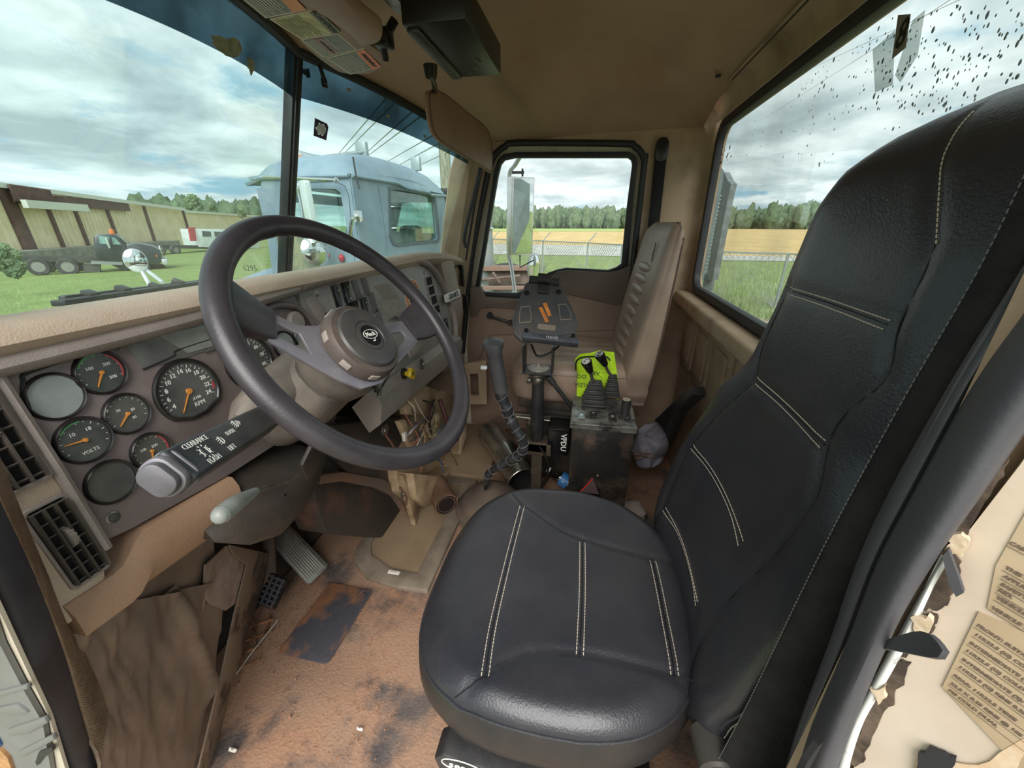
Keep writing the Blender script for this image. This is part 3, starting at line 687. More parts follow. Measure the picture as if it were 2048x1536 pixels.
mHub=mat('hub_rubber','#46423F',.55,'#353231',9,(.4,.7),bump=.2,bscale=300,dust='#7d6655',dustamt=.45,dscale=10)
m=MB(); m.lathe([(.068,-.032),(.071,-.028),(.070,-.010),(.066,-.004),(.058,-.002),(.050,.0)],FW_(),48)
hb=obj('hub',m,mHub,sw)
for k in range(8):
    a=math.radians(k*45+10); m=MB(); c=FW_(-.018)@V((math.cos(a)*.0705,math.sin(a)*.0705,0)); rd=Wa*math.cos(a)+Wb*math.sin(a); tg=Wb*math.cos(a)-Wa*math.sin(a)
    m.box((0,0,0),(.018,.012,.003),R=frame(c,tg,Wn,rd),bev=.001); obj('hub_notch',m,mPl,hb)
m=MB(); m.lathe([(.057,-.004),(.058,.000),(.055,.004),(.047,.006),(.030,.0065),(.0285,.0045),(.027,.0045),(.0265,.006),(0,.0065)],FW_(),48); hp=obj('horn_button',m,mat('horn_black','#303133',.45,'#3d3c3b',14,(.4,.7),dust='#625b54',dustamt=.4,dscale=16),sw)
F=FW_(.0068,-.25); m=MB(); m.prism([(math.cos(k/32*2*PI)*.020,math.sin(k/32*2*PI)*.020) for k in range(32)],0,.0005,F); em=obj('emblem',m,mat('emblem_black','#121315',.3),hp)
m=MB(); e1=[F@V((math.cos(k/32*2*PI)*.0165,math.sin(k/32*2*PI)*.0085+.002,.0008)) for k in range(32)]; m.tube(e1,.0006,6,closed=True); m.text('Mack',.011,F@Matrix.Translation((0,.002,.0007)),bold=.0002)
m.ball(F@V((0,-.011,.0008)),.0022,(1.6,1.1,.5),1); m.ball(F@V((.003,-.0085,.0008)),.0013,(1,1,.5),1)
obj('emblem_print',m,mMark,hp)

# ================================================================== STEERING COLUMN
mCol=mat('column_grey','#635C55',.6,'#4b4743',7,(.4,.7),.2,300,dust='#9a8e80',dustamt=.5,dscale=9)
mColB=mat('column_black','#1F1E1E',.55,'#2e2926',8,(.45,.75),.2,200,dust='#6f5c4b',dustamt=.35,dscale=7)
col=thing('steering_column','grey and black steering column shroud with stalk and tilt lever below the wheel','steering column',WC-Wn*.3)
m=MB(); m.lathe([(.045,-.045),(.062,-.05),(.070,-.062),(.074,-.085),(.068,-.115),(.050,-.135),(.03,-.15)],frame(WC,Wa,Wb,Wn)@Matrix.Scale(1,4),36); obj('column_head',m,mCol,col)
# shroud body behind the head, broad saddle shape running to the dash
def lump(name,secs,mt,par,n=20):
    """loft of super-elliptic sections: (centre, xaxis, yaxis, rx, ry, pow)"""
    m=MB(); rows=[]
    for c,xa,ya,rx,ry,pw in secs:
        c=V(c); xa=V(xa).normalized(); ya=V(ya).normalized()
        rows.append([c+xa*rx*math.copysign(abs(math.cos(t))**pw,math.cos(t))+ya*ry*math.copysign(abs(math.sin(t))**pw,math.sin(t)) for t in [k/n*2*PI for k in range(n)]])
    m.grid(rows,closeu=True); m.bm.faces.new(m.last[0]); m.bm.faces.new(m.last[-1]); return obj(name,m,mt,par)
ax=-Wn
lump('column_shroud',[(WC+ax*.105+Wb*.0,Wa,Wb,.075,.055,.7),(WC+ax*.14,Wa,Wb,.09,.065,.7),(WC+ax*.20+Wa*-.005,Wa,Wb,.095,.07,.7),(WC+ax*.27,Wa,Wb,.09,.065,.75)],mCol,col)
# switch pod reaching left toward the stalk
q0=P(470,830,Y=.515); q1=P(600,725,Y=.52)
lump('switch_pod',[(P(468,838,Y=.51),(0,.5,.86),(0,-.86,.5),.006,.012,.8),(P(490,822,Y=.51),(0,.5,.86),(0,-.86,.5),.022,.026,.8),(P(540,785,Y=.51),(0,.5,.86),(0,-.86,.5),.036,.035,.8),(P(610,740,Y=.50),(0,.5,.86),(0,-.86,.5),.046,.045,.8)],mCol,col)
# lower black cowl
m=MB(); out=[(445,935),(520,905),(600,890),(652,905),(640,960),(605,1020),(560,1070),(500,1090),(430,1085),(408,1060),(425,1000)]
A=[PN(*q,P(530,980,Y=.56),(0.15,-.9,.5)) for q in out]; B=[p+V((0,.12,.02)) for p in A]; cc=sum(A,V())/len(A); rows=[[cc+(p-cc)*.02+V((0,-.035,.0)) for p in A],[cc+(p-cc)*.5+V((0,-.030,.0)) for p in A],[cc+(p-cc)*.85+V((0,-.015,.0)) for p in A],A,B]
m.grid(rows,closeu=True); obj('lower_cowl',m,mColB,col)
lump('column_tube',[(WC+ax*.25,Wa,Wb,.05,.05,.9),(WC+ax*.4,Wa,Wb,.045,.045,.9),(WC+ax*.7,Wa,Wb,.04,.04,.9)],mColB,col)
# side flap and tilt bracket by the cowl
m=MB(); p0=P(645,905,Y=.5); p1=P(560,985,Y=.48); 
m.prism([(0,0),(.03,.0),(.04,.05),(.01,.09),(-.02,.05)],-.004,.004,frame(P(612,960,Y=.49),(1,0,0),(0,-.3,.95),(0,-.95,-.3)),bev=.002); obj('tilt_bracket',m,mColB,col)
m=MB(); a=P(600,945,Y=.47); b=P(575,962,Y=.46); c=P(512,982,Y=.44); m.tube([a,b,c],.0035,8); tl=obj('tilt_lever',m,STEEL(),col)
g0=P(512,982,Y=.44); g1=P(470,1008,Y=.43); g2=P(442,1030,Y=.425)
m=MB(); pts=spline([g0,g1,g2],6); m.tube(pts,[.004+.0075*math.sin(min(1,(i+1)/9)*PI/2) for i in range(len(pts))],12); m.ball(pts[-1],.0112); obj('lever_grip',m,mat('grip_grey','#8B908C',.45,'#6f6f68',14,(.4,.7)),tl)
# turn signal stalk: flat-sided box with printed legends
E0=P(530,838,Y=.46); E1=P(338,948,Y=.36)
ds=(E1-E0).normalized(); up_=ds.cross((E0-CAM)).normalized(); 
if up_.z<0: up_=-up_
fc=ds.cross(up_).normalized()
if fc.dot(CAM-E0)<0: fc=-fc
fc=(fc+up_*.22).normalized(); up_=fc.cross(ds).normalized(); 
if up_.z<0: up_=-up_
xr=-ds   # reading direction is away from the tip
Ls=(E1-E0).length
m=MB(); b=bmesh.new(); 
F=frame((E0+E1)/2,xr,fc.cross(xr),fc)
if (fc.cross(xr)).z<0: pass
m.box((0,0,0),(Ls,.038,.026),R=F,bev=.004,seg=3); stk=obj('turn_signal_stalk',m,mat('stalk_black','#2B2F33',.4,'#3a3d3f',20,(.4,.7),dust='#787672',dustamt=.35,dscale=18),col)
m=MB(); m.prism(rrect(-.019,.019,-.014,.014,.012),-.010,0,F@Matrix.Translation((-Ls/2-.001,0,0))@Matrix.Rotation(PI/2,4,'Y')@Matrix.Rotation(PI/2,4,'Z'),bev=.002); m.prism(rrect(-.0205,.0205,-.0145,.0145,.011),-.0,.004,F@Matrix.Translation((-Ls/2+.006,0,0))@Matrix.Rotation(PI/2,4,'Y')@Matrix.Rotation(PI/2,4,'Z'),bev=.001); obj('stalk_end_ring',m,mat('ring_grey','#6c6a72',.35,'#6f6a66',20),stk)
m=MB(); m.prism(rrect(-.016,.016,-.0115,.0115,.010),-.010,0,F@Matrix.Translation((-Ls/2-.009,0,0))@Matrix.Rotation(PI/2,4,'Y')@Matrix.Rotation(PI/2,4,'Z'),bev=.0025); obj('stalk_button',m,mat('button_grey','#56545a',.45,'#4c4a4a',20),stk)
m=MB(); T=lambda x,y,r=0: F@Matrix.Translation((x-Ls/2,y,.0134))@Matrix.Rotation(r,4,'Z')
yv=1
m.text('CLEARANCE',.0085,T(.044,.0115,0),sx=.95); m.text('FLASH',.0085,T(.042,-.0125,0)); m.text('LIFT',.0085,T(.083,-.012)); m.text('FLASH',.0072,T(.108,.004,0))
def lampicon(cx,cy,s,fl=1):
    m.tube([T(cx,cy)@V((math.cos(t)*s*fl,math.sin(t)*s,0)) for t in [(-PI/2+k/10*PI) for k in range(11)]],.0005,4,closed=True)
    for q in (-.7,-.25,.25,.7): m.bar(T(cx,cy)@V((-s*.25*fl,q*s,0)),T(cx,cy)@V((-s*1.0*fl,q*s-.0008,0)),.0006,.0006)
lampicon(.078,.001,.0050); lampicon(.131,.010,.0050)
for k in (-1,1):
    m.tube([T(.042+k*.004,-.001)@V((math.cos(t)*.003*k,math.sin(t)*.0042,0)) for t in [(-PI/2+j/8*PI) for j in range(9)]],.0005,4,closed=True)
for k in range(10):
    a=k/10*2*PI; m.bar(T(.042,-.001)@V((math.cos(a)*.0085,math.sin(a)*.0062,0)),T(.042,-.001)@V((math.cos(a)*.0105,math.sin(a)*.0085,0)),.0006,.0006)
m.prism([(0,-.004),(.006,0),(0,.004)],0,.0004,T(.139,.010)); obj('stalk_legend',m,mMark,stk)
m=MB(); m.box((0,0,0),(.05,.026,.018),R=F@Matrix.Translation((Ls/2+.02,0,-.002)),bev=.004); m.box((0,0,0),(.06,.004,.02),R=F@Matrix.Translation((Ls/2+.02,.014,0))); m.box((0,0,0),(.04,.004,.018),R=F@Matrix.Translation((Ls/2+.02,-.015,0))); obj('stalk_root',m,mat('root_red','#7B3A34',.5,'#3a2a26',30,(.4,.6)),stk)
# bright cap and clip under the hub
m=MB(); m.bar(P(775,745,Y=.44),P(752,785,Y=.45),.014,.01,.003); m.bar(P(760,775,Y=.43),P(757,792,Y=.43),.008,.006,.002); obj('lock_clip',m,STEEL(),col)
# ================================================================== DRIVER SEAT
mLea=mat('black_leather','#2A2B31',.34,'#303138',7,(.4,.7),bump=.35,bscale=330,dust='#55504c',dustamt=.25,dscale=5,coat=.12)
mLeaD=mat('black_side_leather','#232224',.42,'#2e2b2a',8,(.4,.7),bump=.25,bscale=300,dust='#4a4038',dustamt=.3,dscale=6)
mThread=mat('cream_thread','#C9BDAA',.8); mGroove=mat('seam_black','#0E0E10',.6)
seat=thing('driver_chair','black leather high-back driver seat with cream double stitching','seat',(.58,-.05,0))
CX,CY=.580,.018; HX,HY=.262,.245
def outline(a):
    c,s=math.cos(a),math.sin(a); e=2/3.0
    x=HX*math.copysign(abs(c)**e,c); y=HY*math.copysign(abs(s)**e,s)
    if y<0: x*=1-.16*(y/HY)**2
    if y>0 : x*=1-.05*(y/HY)**2
    return x,y
SEAM_Y=[(.104+.012,.016),(-.029,.0),(-.173,.004)]
# polyline seams in plan (x,y): front stitched seam, mid, rear, near bolster curve, far bolster curve
S_front=[(.362,.111),(.45,.119),(.60,.122),(.758,.120)]
S_mid=[(.424,-.028),(.55,-.029),(.673,-.026)]
S_rear=[(.420,-.170),(.53,-.171),(.648,-.168)]
S_near=[(.325,.146),(.345,.128),(.384,.093),(.408,.055),(.420,.015),(.426,-.028),(.425,-.09),(.418,-.170),(.416,-.198)]
S_far=[(.790,.150),(.758,.118),(.716,.060),(.690,.015),(.677,-.026),(.662,-.09),(.651,-.163),(.642,-.22)]
def dist(px,py,pl):
    b=9
    for (ax,ay),(bx,by) in zip(pl,pl[1:]):
        vx,vy=bx-ax,by-ay; t=max(0,min(1,((px-ax)*vx+(py-ay)*vy)/(vx*vx+vy*vy))); b=min(b,math.hypot(px-ax-vx*t,py-ay-vy*t))
    return b
GR=[(S_front,.004,.006),(S_mid,.003,.006),(S_rear,.003,.006),(S_near,.005,.007),(S_far,.005,.007)]
def zseat(x,y):
    u=(x-CX)/HX; v=(y-CY)/HY
    z=.470+.014*min(1,abs(u)**2.2)-.022*max(0,v)**3-.006*(1-abs(u))*(1-min(1,abs(v)))
    for pl,d,w_ in GR: z-=d*math.exp(-(dist(x,y,pl)/w_)**2)
    z+=.0025*noise.noise(V((x*14,y*14,1)))
    return z
m=MB(); rows=[]; NA=144
for k in range(44):
    t=(k+.001)/43
    row=[]
    for j in range(NA):
        ox,oy=outline(j/NA*2*PI); x=CX+ox*t; y=CY+oy*t; z=zseat(x,y)
        if t>.86: q=(t-.86)/.14; z-=.022*q**2.2
        row.append(V((x,y,z)))
    rows.append(row)
for q,dz in ((1.012,-.010),(1.006,-.014),(1.0,-.016)):
    row=[]
    for j in range(NA):
        ox,oy=outline(j/NA*2*PI); p=rows[43][j]; row.append(V((CX+ox*q,CY+oy*q,p.z+dz)))
    rows.append(row)
m.grid(rows,closeu=True); cu=obj('seat_cushion',m,mLea,seat,angle=60)
EDGE=rows[44]
# side skirt of the cover, bulging, then tucking in
m=MB(); r2=[]
for q,dz,w_ in ((1.0,-.015,0),(1.03,-.035,1),(1.035,-.06,1),(1.0,-.095,1),(.93,-.125,1),(.90,-.13,0)):
    r2.append([V((CX+outline(j/NA*2*PI)[0]*q,CY+outline(j/NA*2*PI)[1]*q,rows[43][j].z+dz+.003*w_*noise.noise(V((j*.22,dz*30,0))))) for j in range(NA)])
m.grid(r2,closeu=True); obj('cushion_skirt',m,mLeaD,seat,angle=60)
m=MB(); m.tube(EDGE[::2],.0028,6,closed=True); obj('edge_piping',m,mLea,seat)
def on_seat(pl,dx=0,n=8,h=.0012,off=0):
    pts=spline([V((x,y,0)) for x,y in pl],n); out=[]
    for i,p in enumerate(pts):
        a=pts[max(0,i-1)]; b=pts[min(len(pts)-1,i+1)]; d=(b-a).normalized(); q=p+V((-d.y,d.x,0))*off
        out.append(V((q.x,q.y,zseat(q.x,q.y)+h)))
    return out
m=MB()
for pl in (S_front,S_mid,S_rear): 
    for o in (-.0055,.0055): stitches(m,on_seat(pl,off=o),.0008)
obj('stitching',m,mThread,seat,recalc=False)['kind']='stuff'
m=MB()
for pl in (S_front,S_mid,S_rear,S_near,S_far): m.tube(on_seat(pl,h=.0002),.0012,5)
obj('seam',m,mGroove,seat)
m=MB(); seg=[V((CX+(p.x-CX)*.985,CY+(p.y-CY)*.985,p.z+.010)) for p in EDGE]
stitches(m,seg[60:144]+seg[:30],.0007); obj('edge_stitching',m,mThread,seat,recalc=False)['kind']='stuff'
# backrest ------------------------------------------------------------
def lerp_tab(tab,z):
    if z<=tab[0][0]: return tab[0][1]
    for (a,va),(b,vb) in zip(tab,tab[1:]):
        if z<=b: t=(z-a)/(b-a); t=t*t*(3-2*t); return va+(vb-va)*t
    return tab[-1][1]
BW=[(.40,.205),(.47,.232),(.55,.244),(.66,.244),(.77,.232),(.88,.205),(.96,.205),(1.05,.218),(1.12,.222),(1.17,.205),(1.205,.17),(1.225,.11),(1.235,.04)]
BB=[(.40,.035),(.5,.050),(.62,.048),(.77,.034),(.88,.004),(1.0,.004),(1.12,.008),(1.23,0)]
BC=.588
def yfront(z): return -.212-.2105*(z-.46)
SB=[[(.430,.44),(.452,.50),(.450,.584),(.438,.665),(.43,.72),(.43,.80),(.47,.852),(.477,.894),(.455,.95),(.480,1.0),(.497,1.08),(.55,1.15),(.571,1.18),(.60,1.215)],
    [(.79,.42),(.765,.50),(.768,.58),(.775,.668),(.745,.76),(.70,.852),(.735,.90),(.748,1.0)]]
def yback(x,z):
    w_=lerp_tab(BW,z); u=max(-1,min(1,(x-BC)/w_)); y=yfront(z)+lerp_tab(BB,z)*abs(u)**2.4
    y+=.012*math.exp(-((z-.58)/.09)**2)*(1-u*u)
    rnd=.05*(1-math.sqrt(max(0,1-abs(u)**6)))
    y-=rnd
    if z>1.15: y-=.05*((z-1.15)/.085)**2.2
    return y
ZG=[(.42+.815*i/70) for i in range(71)]
def seamfac(x,z):
    g=0
    for zz,x0,x1 in ((.515,.5,.76),(.667,.49,.77),(.852,.47,.70),(.9995,.48,.75)):
        if x0<x<x1: g+=.003*math.exp(-((z-zz)/.006)**2)
    for pl in SB: g+=.004*math.exp(-(dist(x,z,pl)/.007)**2)
    return g
m=MB(); rows=[]
for z in ZG:
    w_=lerp_tab(BW,z); row=[]
    for j in range(61):
        u=-1+2*j/60; u=math.copysign(abs(math.sin(u*PI/2)),u); x=BC+w_*u
        row.append(V((x,yback(x,z)-seamfac(x,z),z)))
    yb=yfront(z)-.085+ (.03*((z-1.15)/.085) if z>1.15 else 0)
    ye=row[-1].y; yb=min(yb,ye-.01)
    for j in range(1,8): t=j/8; row.append(V((BC+w_*(1+.02*math.sin(t*PI)),ye+(yb-ye)*t,z)))
    for j in range(9): row.append(V((BC+w_*(1-2*j/8),yb-.02*math.sin(j/8*PI),z)))
    ys=row[0].y
    for j in range(1,8): t=j/8; row.append(V((BC-w_*(1+.02*math.sin(t*PI)),yb+(ys-yb)*t,z)))
    rows.append(row)
m.grid(rows,closeu=True); m.bm.faces.new(m.last[-1]); m.bm.faces.new(m.last[0]); obj('backrest',m,mLea,seat,angle=65)
def on_back(pl,h=.0012,off=0,n=6):
    pts=spline([V((x,0,z)) for x,z in pl],n); out=[]
    for i,p in enumerate(pts):
        a=pts[max(0,i-1)]; b=pts[min(len(pts)-1,i+1)]; d=(b-a).normalized(); q=p+V((-d.z,0,d.x))*off
        out.append(V((q.x,yback(q.x,q.z)-seamfac(q.x,q.z)+h,q.z)))
    return out
m=MB(); hs=[[(.514,.515),(.60,.522),(.68,.520),(.758,.510)],[(.500,.665),(.58,.672),(.68,.673),(.771,.668)],[(.478,.852),(.59,.854),(.697,.852)],[(.493,.998),(.62,1.0),(.744,.999)]]
for pl in hs:
    for o in (-.005,.005): stitches(m,on_back(pl,off=o),.0008)
stitches(m,on_back([(.497,1.08),(.55,1.15),(.571,1.18),(.60,1.215)],.002,.004),.0009)
obj('stitching',m,mThread,seat,recalc=False)['kind']='stuff'
m=MB()
for pl in hs+SB: m.tube(on_back(pl,h=.0002),.0012,5)
obj('seam',m,mGroove,seat)
# stitched near edge of the lower bolster
m=MB(); pts=[]
for z in [.43+.38*i/26 for i in range(27)]:
    w_=lerp_tab(BW,z); x=BC-w_*.992; pts.append(V((x-.001,yback(x,z)-.010,z)))
m.tube(pts,.0028,6); obj('edge_piping',m,mLea,seat)
m=MB(); stitches(m,[p+V((-.0022,-.007,0)) for p in pts],.0009); obj('edge_stitching',m,mThread,seat,recalc=False)['kind']='stuff'
# base: plastic side cover with oval maker's mark, suspension bellows
m=MB(); F=frame((.325,.0,.0),(0,-1,0),(0,0,1),(-1,0,0))
m.prism([(-.185,.33),(-.17,.345),(.02,.318),(.22,.300),(.22,.18),(-.10,.18),(-.165,.25)],-.03,.012,F,bev=.004); sc_=obj('side_cover',m,BLACK(),seat)
m=MB(); q=P(925,1533,X=.312); 
loop=[F@V((-q.y+math.cos(t)*.034,q.z-.004+math.sin(t)*.015-.10*math.cos(t)*.034,.0125)) for t in [k/32*2*PI for k in range(32)]]
m.tube(loop,.0009,6,closed=True); m.text('sears',.022,F@Matrix.Translation((-q.y,q.z-.006,.0125))@Matrix.Rotation(-.10,4,'Z'),bold=.0003); obj('maker_mark',m,mMark,sc_)
m=MB(); 
for i in range(6): m.lathe([(.20,.06+.045*i),(.215,.08+.045*i),(.20,.10+.045*i)],Matrix.Translation((.58,.0,-.02))@Matrix.Diagonal((1.05,.95,1,1)),32)
m.box((.58,0,.02),(.42,.40,.05),bev=.01); obj('suspension_bellows',m,BLACK(),seat)
m=MB(); p=P(1400,1510,X=.33); p=p+V((0,-.02,-.03)); m.cyl(p+V((.05,-.01,0)),p+V((-.004,-.01,0)),.028,.026,24,.004); obj('recliner_cover',m,mat('dark_grey_knob','#3A3836',.5,dust='#5d5248'),seat)

# ================================================================== PASSENGER SEAT
mBr=mat('brown_leather','#A38D7E',.45,'#8F7768',8,(.4,.7),bump=.3,bscale=260,dust='#A8927F',dustamt=.4,dscale=6)
ps=thing('passenger_chair','tan-brown vinyl high-back passenger seat with ribbed centre','seat',(1.70,0,0))
PC=1.70
m=MB(); n=64; rows=[]
def po(a,q=1):
    e=2/3.6; c,s=math.cos(a),math.sin(a); return PC+.245*q*math.copysign(abs(c)**e,c), .035+.27*q*math.copysign(abs(s)**e,s)
for k in range(22):
    t=(k+.001)/21; row=[]
    for j in range(n):
        x,y=po(j/n*2*PI,t); u=(x-PC)/.245
        z=.585+.012*abs(u)**2-.03*max(0,(y-.035)/.27)**3-.03*max(0,(t-.8)/.2)**2
        if abs(u)<.6: z-=.006*abs(math.sin((y+.22)*PI/.075))**6*0+.006*abs(math.cos((u*.245)*PI/.085))**8
        row.append(V((x,y,z)))
    rows.append(row)
for q,dz in ((1.015,-.012),(1.03,-.04),(1.03,-.08),(1.0,-.12),(.93,-.145)):
    rows.append([V((po(j/n*2*PI,q)[0],po(j/n*2*PI,q)[1],rows[21][j].z+dz)) for j in range(n)])
m.grid(rows,closeu=True); m.bm.faces.new(m.last[-1]); obj('seat_cushion',m,mBr,ps,angle=60)
E2=[p+V((0,0,-.004)) for p in rows[22]]; m=MB(); m.tube(E2,.004,6,closed=True); obj('edge_piping',m,mBr,ps)
PW=[(.42,.19),(.48,.215),(.58,.235),(.72,.238),(.9,.235),(1.04,.225),(1.085,.21),(1.108,.17)]
def pyf(z): return -.165-.19*(z-.58)
m=MB(); rows=[]
def pback(x,z):
    w_=lerp_tab(PW,z); u=max(-1,min(1,(x-PC)/w_)); y=pyf(z)+.02+.085*(x-PC)+.012*abs(u)**2.5-.035*(1-math.sqrt(max(0,1-abs(u)**6)))
    if z>1.06: y-=.022*((z-1.06)/.05)**2
    if False:
        f=abs(math.sin((z-.60)/.36*9*PI/2*1.0)); y+=.012*f**.6-.010
    y+=.004*math.exp(-((abs(u)-.55)/.05)**2)*-1
    return y
for i in range(80):
    z=.42+.69*i/79; w_=lerp_tab(PW,z); row=[]
    for j in range(49):
        u=-1+2*j/48; u=math.copysign(abs(math.sin(u*PI/2)),u); x=PC+w_*u; row.append(V((x,pback(x,z),z)))
    yb=-.262-.075*(z-.53)+(.02*((z-1.06)/.05)**2 if z>1.06 else 0); ye=row[-1].y; yb=max(-.325,yb); yb=min(yb,ye-.01)
    for j in range(1,8): t=j/8; row.append(V((PC+w_*(1+.03*math.sin(t*PI)),ye+(yb-ye)*t,z)))
    for j in range(9): row.append(V((PC+w_*(1-2*j/8),yb-.012*math.sin(j/8*PI),z)))
    ys=row[0].y
    for j in range(1,8): t=j/8; row.append(V((PC-w_*(1+.03*math.sin(t*PI)),yb+(ys-yb)*t,z)))
    rows.append(row)
m.grid(rows,closeu=True); m.bm.faces.new(m.last[-1]); m.bm.faces.new(m.last[0]); obj('backrest',m,mBr,ps,angle=65)
for i in range(9):
    z=.60+i*.043; m=MB(); m.ball((PC,pback(PC,z)-.002,z),1,(.115,.016,.0185),3,Matrix.Rotation(.085,4,'Z')); obj('rib_pad',m,mBr,ps,angle=180)
for sgn in (-1,1):
    m=MB(); pts=[]
    for z in [.47+.58*i/30 for i in range(31)]:
        w_=lerp_tab(PW,z); x=PC+sgn*w_*.985; pts.append(V((x,pback(x,z)-.004,z)))
    m.tube(pts,.0026,6); obj('edge_piping',m,mBr,ps)
    m=MB(); m.tube([V((PC+sgn*w2_,y,z)) for w2_,y,z in [(lerp_tab(PW,z)*1.005,-.262-.075*(z-.53),z) for z in [.5+.56*i/20 for i in range(21)]]],.004,6); obj('rear_piping',m,mat('dark_piping','#5d4a40',.5),ps)
m=MB(); z=1.0; F=frame((PC-.09,pback(PC-.09,.995)+.002,.995),(-1,0,0),(0,-.1,1),(0,1,.1)); m.tube([F@V((math.cos(t)*.013,math.sin(t)*.024,0)) for t in [k/20*2*PI for k in range(20)]],.0012,5,closed=True); m.tube([F@V((0,.018,0)),F@V((.004,.03,0)),F@V((0,.045,0))],.002,5)
obj('embossed_mark',m,mat('emboss_brown','#5f4a3e',.6),ps)
m=MB(); m.box((PC,.03,.40),(.42,.46,.05),bev=.01); m.box((PC,.03,.20),(.36,.40,.38),bev=.01); obj('seat_pedestal',m,mat('pedestal_black','#2b2724',.6,'#443a31',12),ps)
m=MB(); a=P(1010,862,X=1.46); m.box(V((1.47,.05,.355)),(.02,.46,.012)); m.tube([V((1.45,.26,.35)),V((1.44,.1,.35)),V((1.44,-.1,.35))],.004,6); obj('slide_rail',m,STEEL(),ps)
m=MB(); p=V((1.452,.20,.335)); m.cyl(p,p-V((.012,0,0)),.014,.014,16,.002); obj('rail_bolt',m,STEEL(),ps)

# ================================================================== CONSOLE CONTROL BOX
mBox=mat('scuffed_black_steel','#1B1A1A',.35,'#5A4A3D',9,(.5,.72),bump=.1,bscale=90,dust='#3a332d',dustamt=.3,dscale=16)
box=thing('control_box','tall scuffed black steel control box standing between the two seats','control box',(1.2,-.075,0))
m=MB(); m.box((1.20,-.075,.262),(.20,.19,.524),bev=.003); obj('cabinet',m,mBox,box)
m=MB(); m.box((1.20,-.075,.526),(.212,.202,.006),bev=.0015); m.box((1.098,-.075,.518),(.003,.202,.016)); tp=obj('top_plate',m,mat('worn_plate','#8F8C85',.35,'#3b3836',22,(.42,.62),metal=.6),box)
m=MB(); p=P(1195,952,X=1.098); m.lathe([(.006,0),(.006,.004),(.003,.006),(0,.006)],frame(p,(0,1,0),(0,0,1),(-1,0,0)),12); obj('screw',m,STEEL(),box)
def boot(px,py,par,s=1,h=.075,lean=(0,0)):
    m=MB(); c=P(px,py,Z=.53)
    for i in range(5):
        w_=(.062-.007*i)*s; z=.53+h*i/5; m.box(V((c.x+lean[0]*i/5,c.y+lean[1]*i/5,z+h/10)),(w_,w_*.95,h/5*.55),bev=.003); m.box(V((c.x+lean[0]*i/5,c.y+lean[1]*i/5,z+h/5)),(w_*.84,w_*.8,h/5*.6),bev=.002)
    return m,c
def lever(name,label,bx,by,tx,ty,tX,s):
    m,c=boot(bx,by,None,s)
    t=thing(name,label,'lever',(c.x,c.y,.53),'control levers on the box top'); obj('rubber_boot',m,BLACK(),t)
    tp_=P(tx,ty,X=c.x-.045); b0=V((c.x,c.y,.60)); d=(tp_-b0); k=b0+d*.55
    m=MB(); m.tube(spline([b0,b0+d*.3+V((.004,.004,0)),k],4),.0055,8); obj('lever_shaft',m,mat('shaft_grey','#6d6a66',.4,metal=.6),t)
    z_=(tp_-k).normalized(); m=MB(); m.lathe([(.009,0),(.011,.003),(.018,(tp_-k).length-.004),(.0165,(tp_-k).length)],frame(k,*basis(z_)),20); kn=obj('lever_knob',m,mat('gloss_black_knob','#141416',.22,coat=.4),t)
    m=MB(); m.lathe([(.0145,0),(.0145,.001),(0,.0012)],frame(tp_,*basis(z_)),20); obj('knob_cap',m,mat('white_cap','#D2D2CE',.4,'#555555',90,(.5,.52)),kn)
lever('control_lever','nearer black-knobbed control lever with a wide rubber boot on the box top',1188,806,1172,722,1.18,1.45)
lever('control_lever','farther black-knobbed control lever with a narrow boot, rising above its twin',1222,792,1198,708,1.25,1.0)
m=MB(); c=P(1249,835,Z=.53); m.lathe([(.020,0),(.020,.006),(.014,.009),(.0145,.06),(.0145,.062)],Matrix.Translation(c),6 if 0 else 24); k=obj('round_switch',m,BLACK(),box)
m=MB(); m.lathe([(.0125,0),(.0125,.002),(0,.0022)],Matrix.Translation(c+V((0,0,.0625))),20); obj('switch_cap',m,mat('cap_bone','#B5AC98',.5,'#8f8675',40),k)
m=MB(); m.lathe([(.021,0),(.021,.005)],Matrix.Translation(c),6); obj('hex_nut',m,mBez,k)
for px,py,mt,sz in ((1163,832,mat('switch_green_grey','#7A8A88',.35),(.030,.014,.010)),(1225,836,mBez,(.040,.017,.012)),(1187,827,mBez,(.014,.012,.006))):
    c=P(px,py,Z=.532); m=MB(); m.box(c+V((0,0,.002)),(sz[0]+.008,sz[1]+.008,.004),bev=.001); m.box(c+V((0,0,sz[2]*.6)),sz,R=Matrix.Rotation(.25,3,'Y'),bev=.002); obj('toggle_switch',m,mt,box)

# ================================================================== TABLET DOCK ON ITS POST
mDk=mat('dock_grey_black','#404448',.45,'#4a4a4a',9,(.4,.7),bump=.1,dust='#7a6a5a',dustamt=.3,dscale=12)
td=thing('tablet_dock','black tablet docking plate with orange stripes on a post before the passenger seat','tablet dock',P(1075,905,X=1.35))
Tn=V((-.66,-.12,.74)).normalized()
Tc=P(1093,640,X=1.22); Tx=V((0,-1,0)); Tx=(Tx-Tn*Tx.dot(Tn)).normalized(); Ty=Tn.cross(Tx)
if Ty.z<0: Ty=-Ty
FT=frame(Tc,Tx,Ty,Tx.cross(Ty)); Tn=Tx.cross(Ty)
def PT(px,py,h=0):
    p=PN(px,py,Tc+Tn*h,Tn)-Tc; return (p.dot(Tx),p.dot(Ty))
o=[PT(*q) for q in ((1051,566),(1060,562),(1112,562),(1122,570),(1150,626),(1157,645),(1152,672),(1045,683),(1028,668),(1024,640),(1036,604))]
m=MB(); m.prism(o,-.014,0,FT,bev=.003); obj('dock_plate',m,mDk,td)
o2=[(p[0]*.92,p[1]*.93+.002) for p in o]; m=MB(); m.prism(o2,0,.003,FT,bev=.001); fp=obj('raised_field',m,mDk,td)
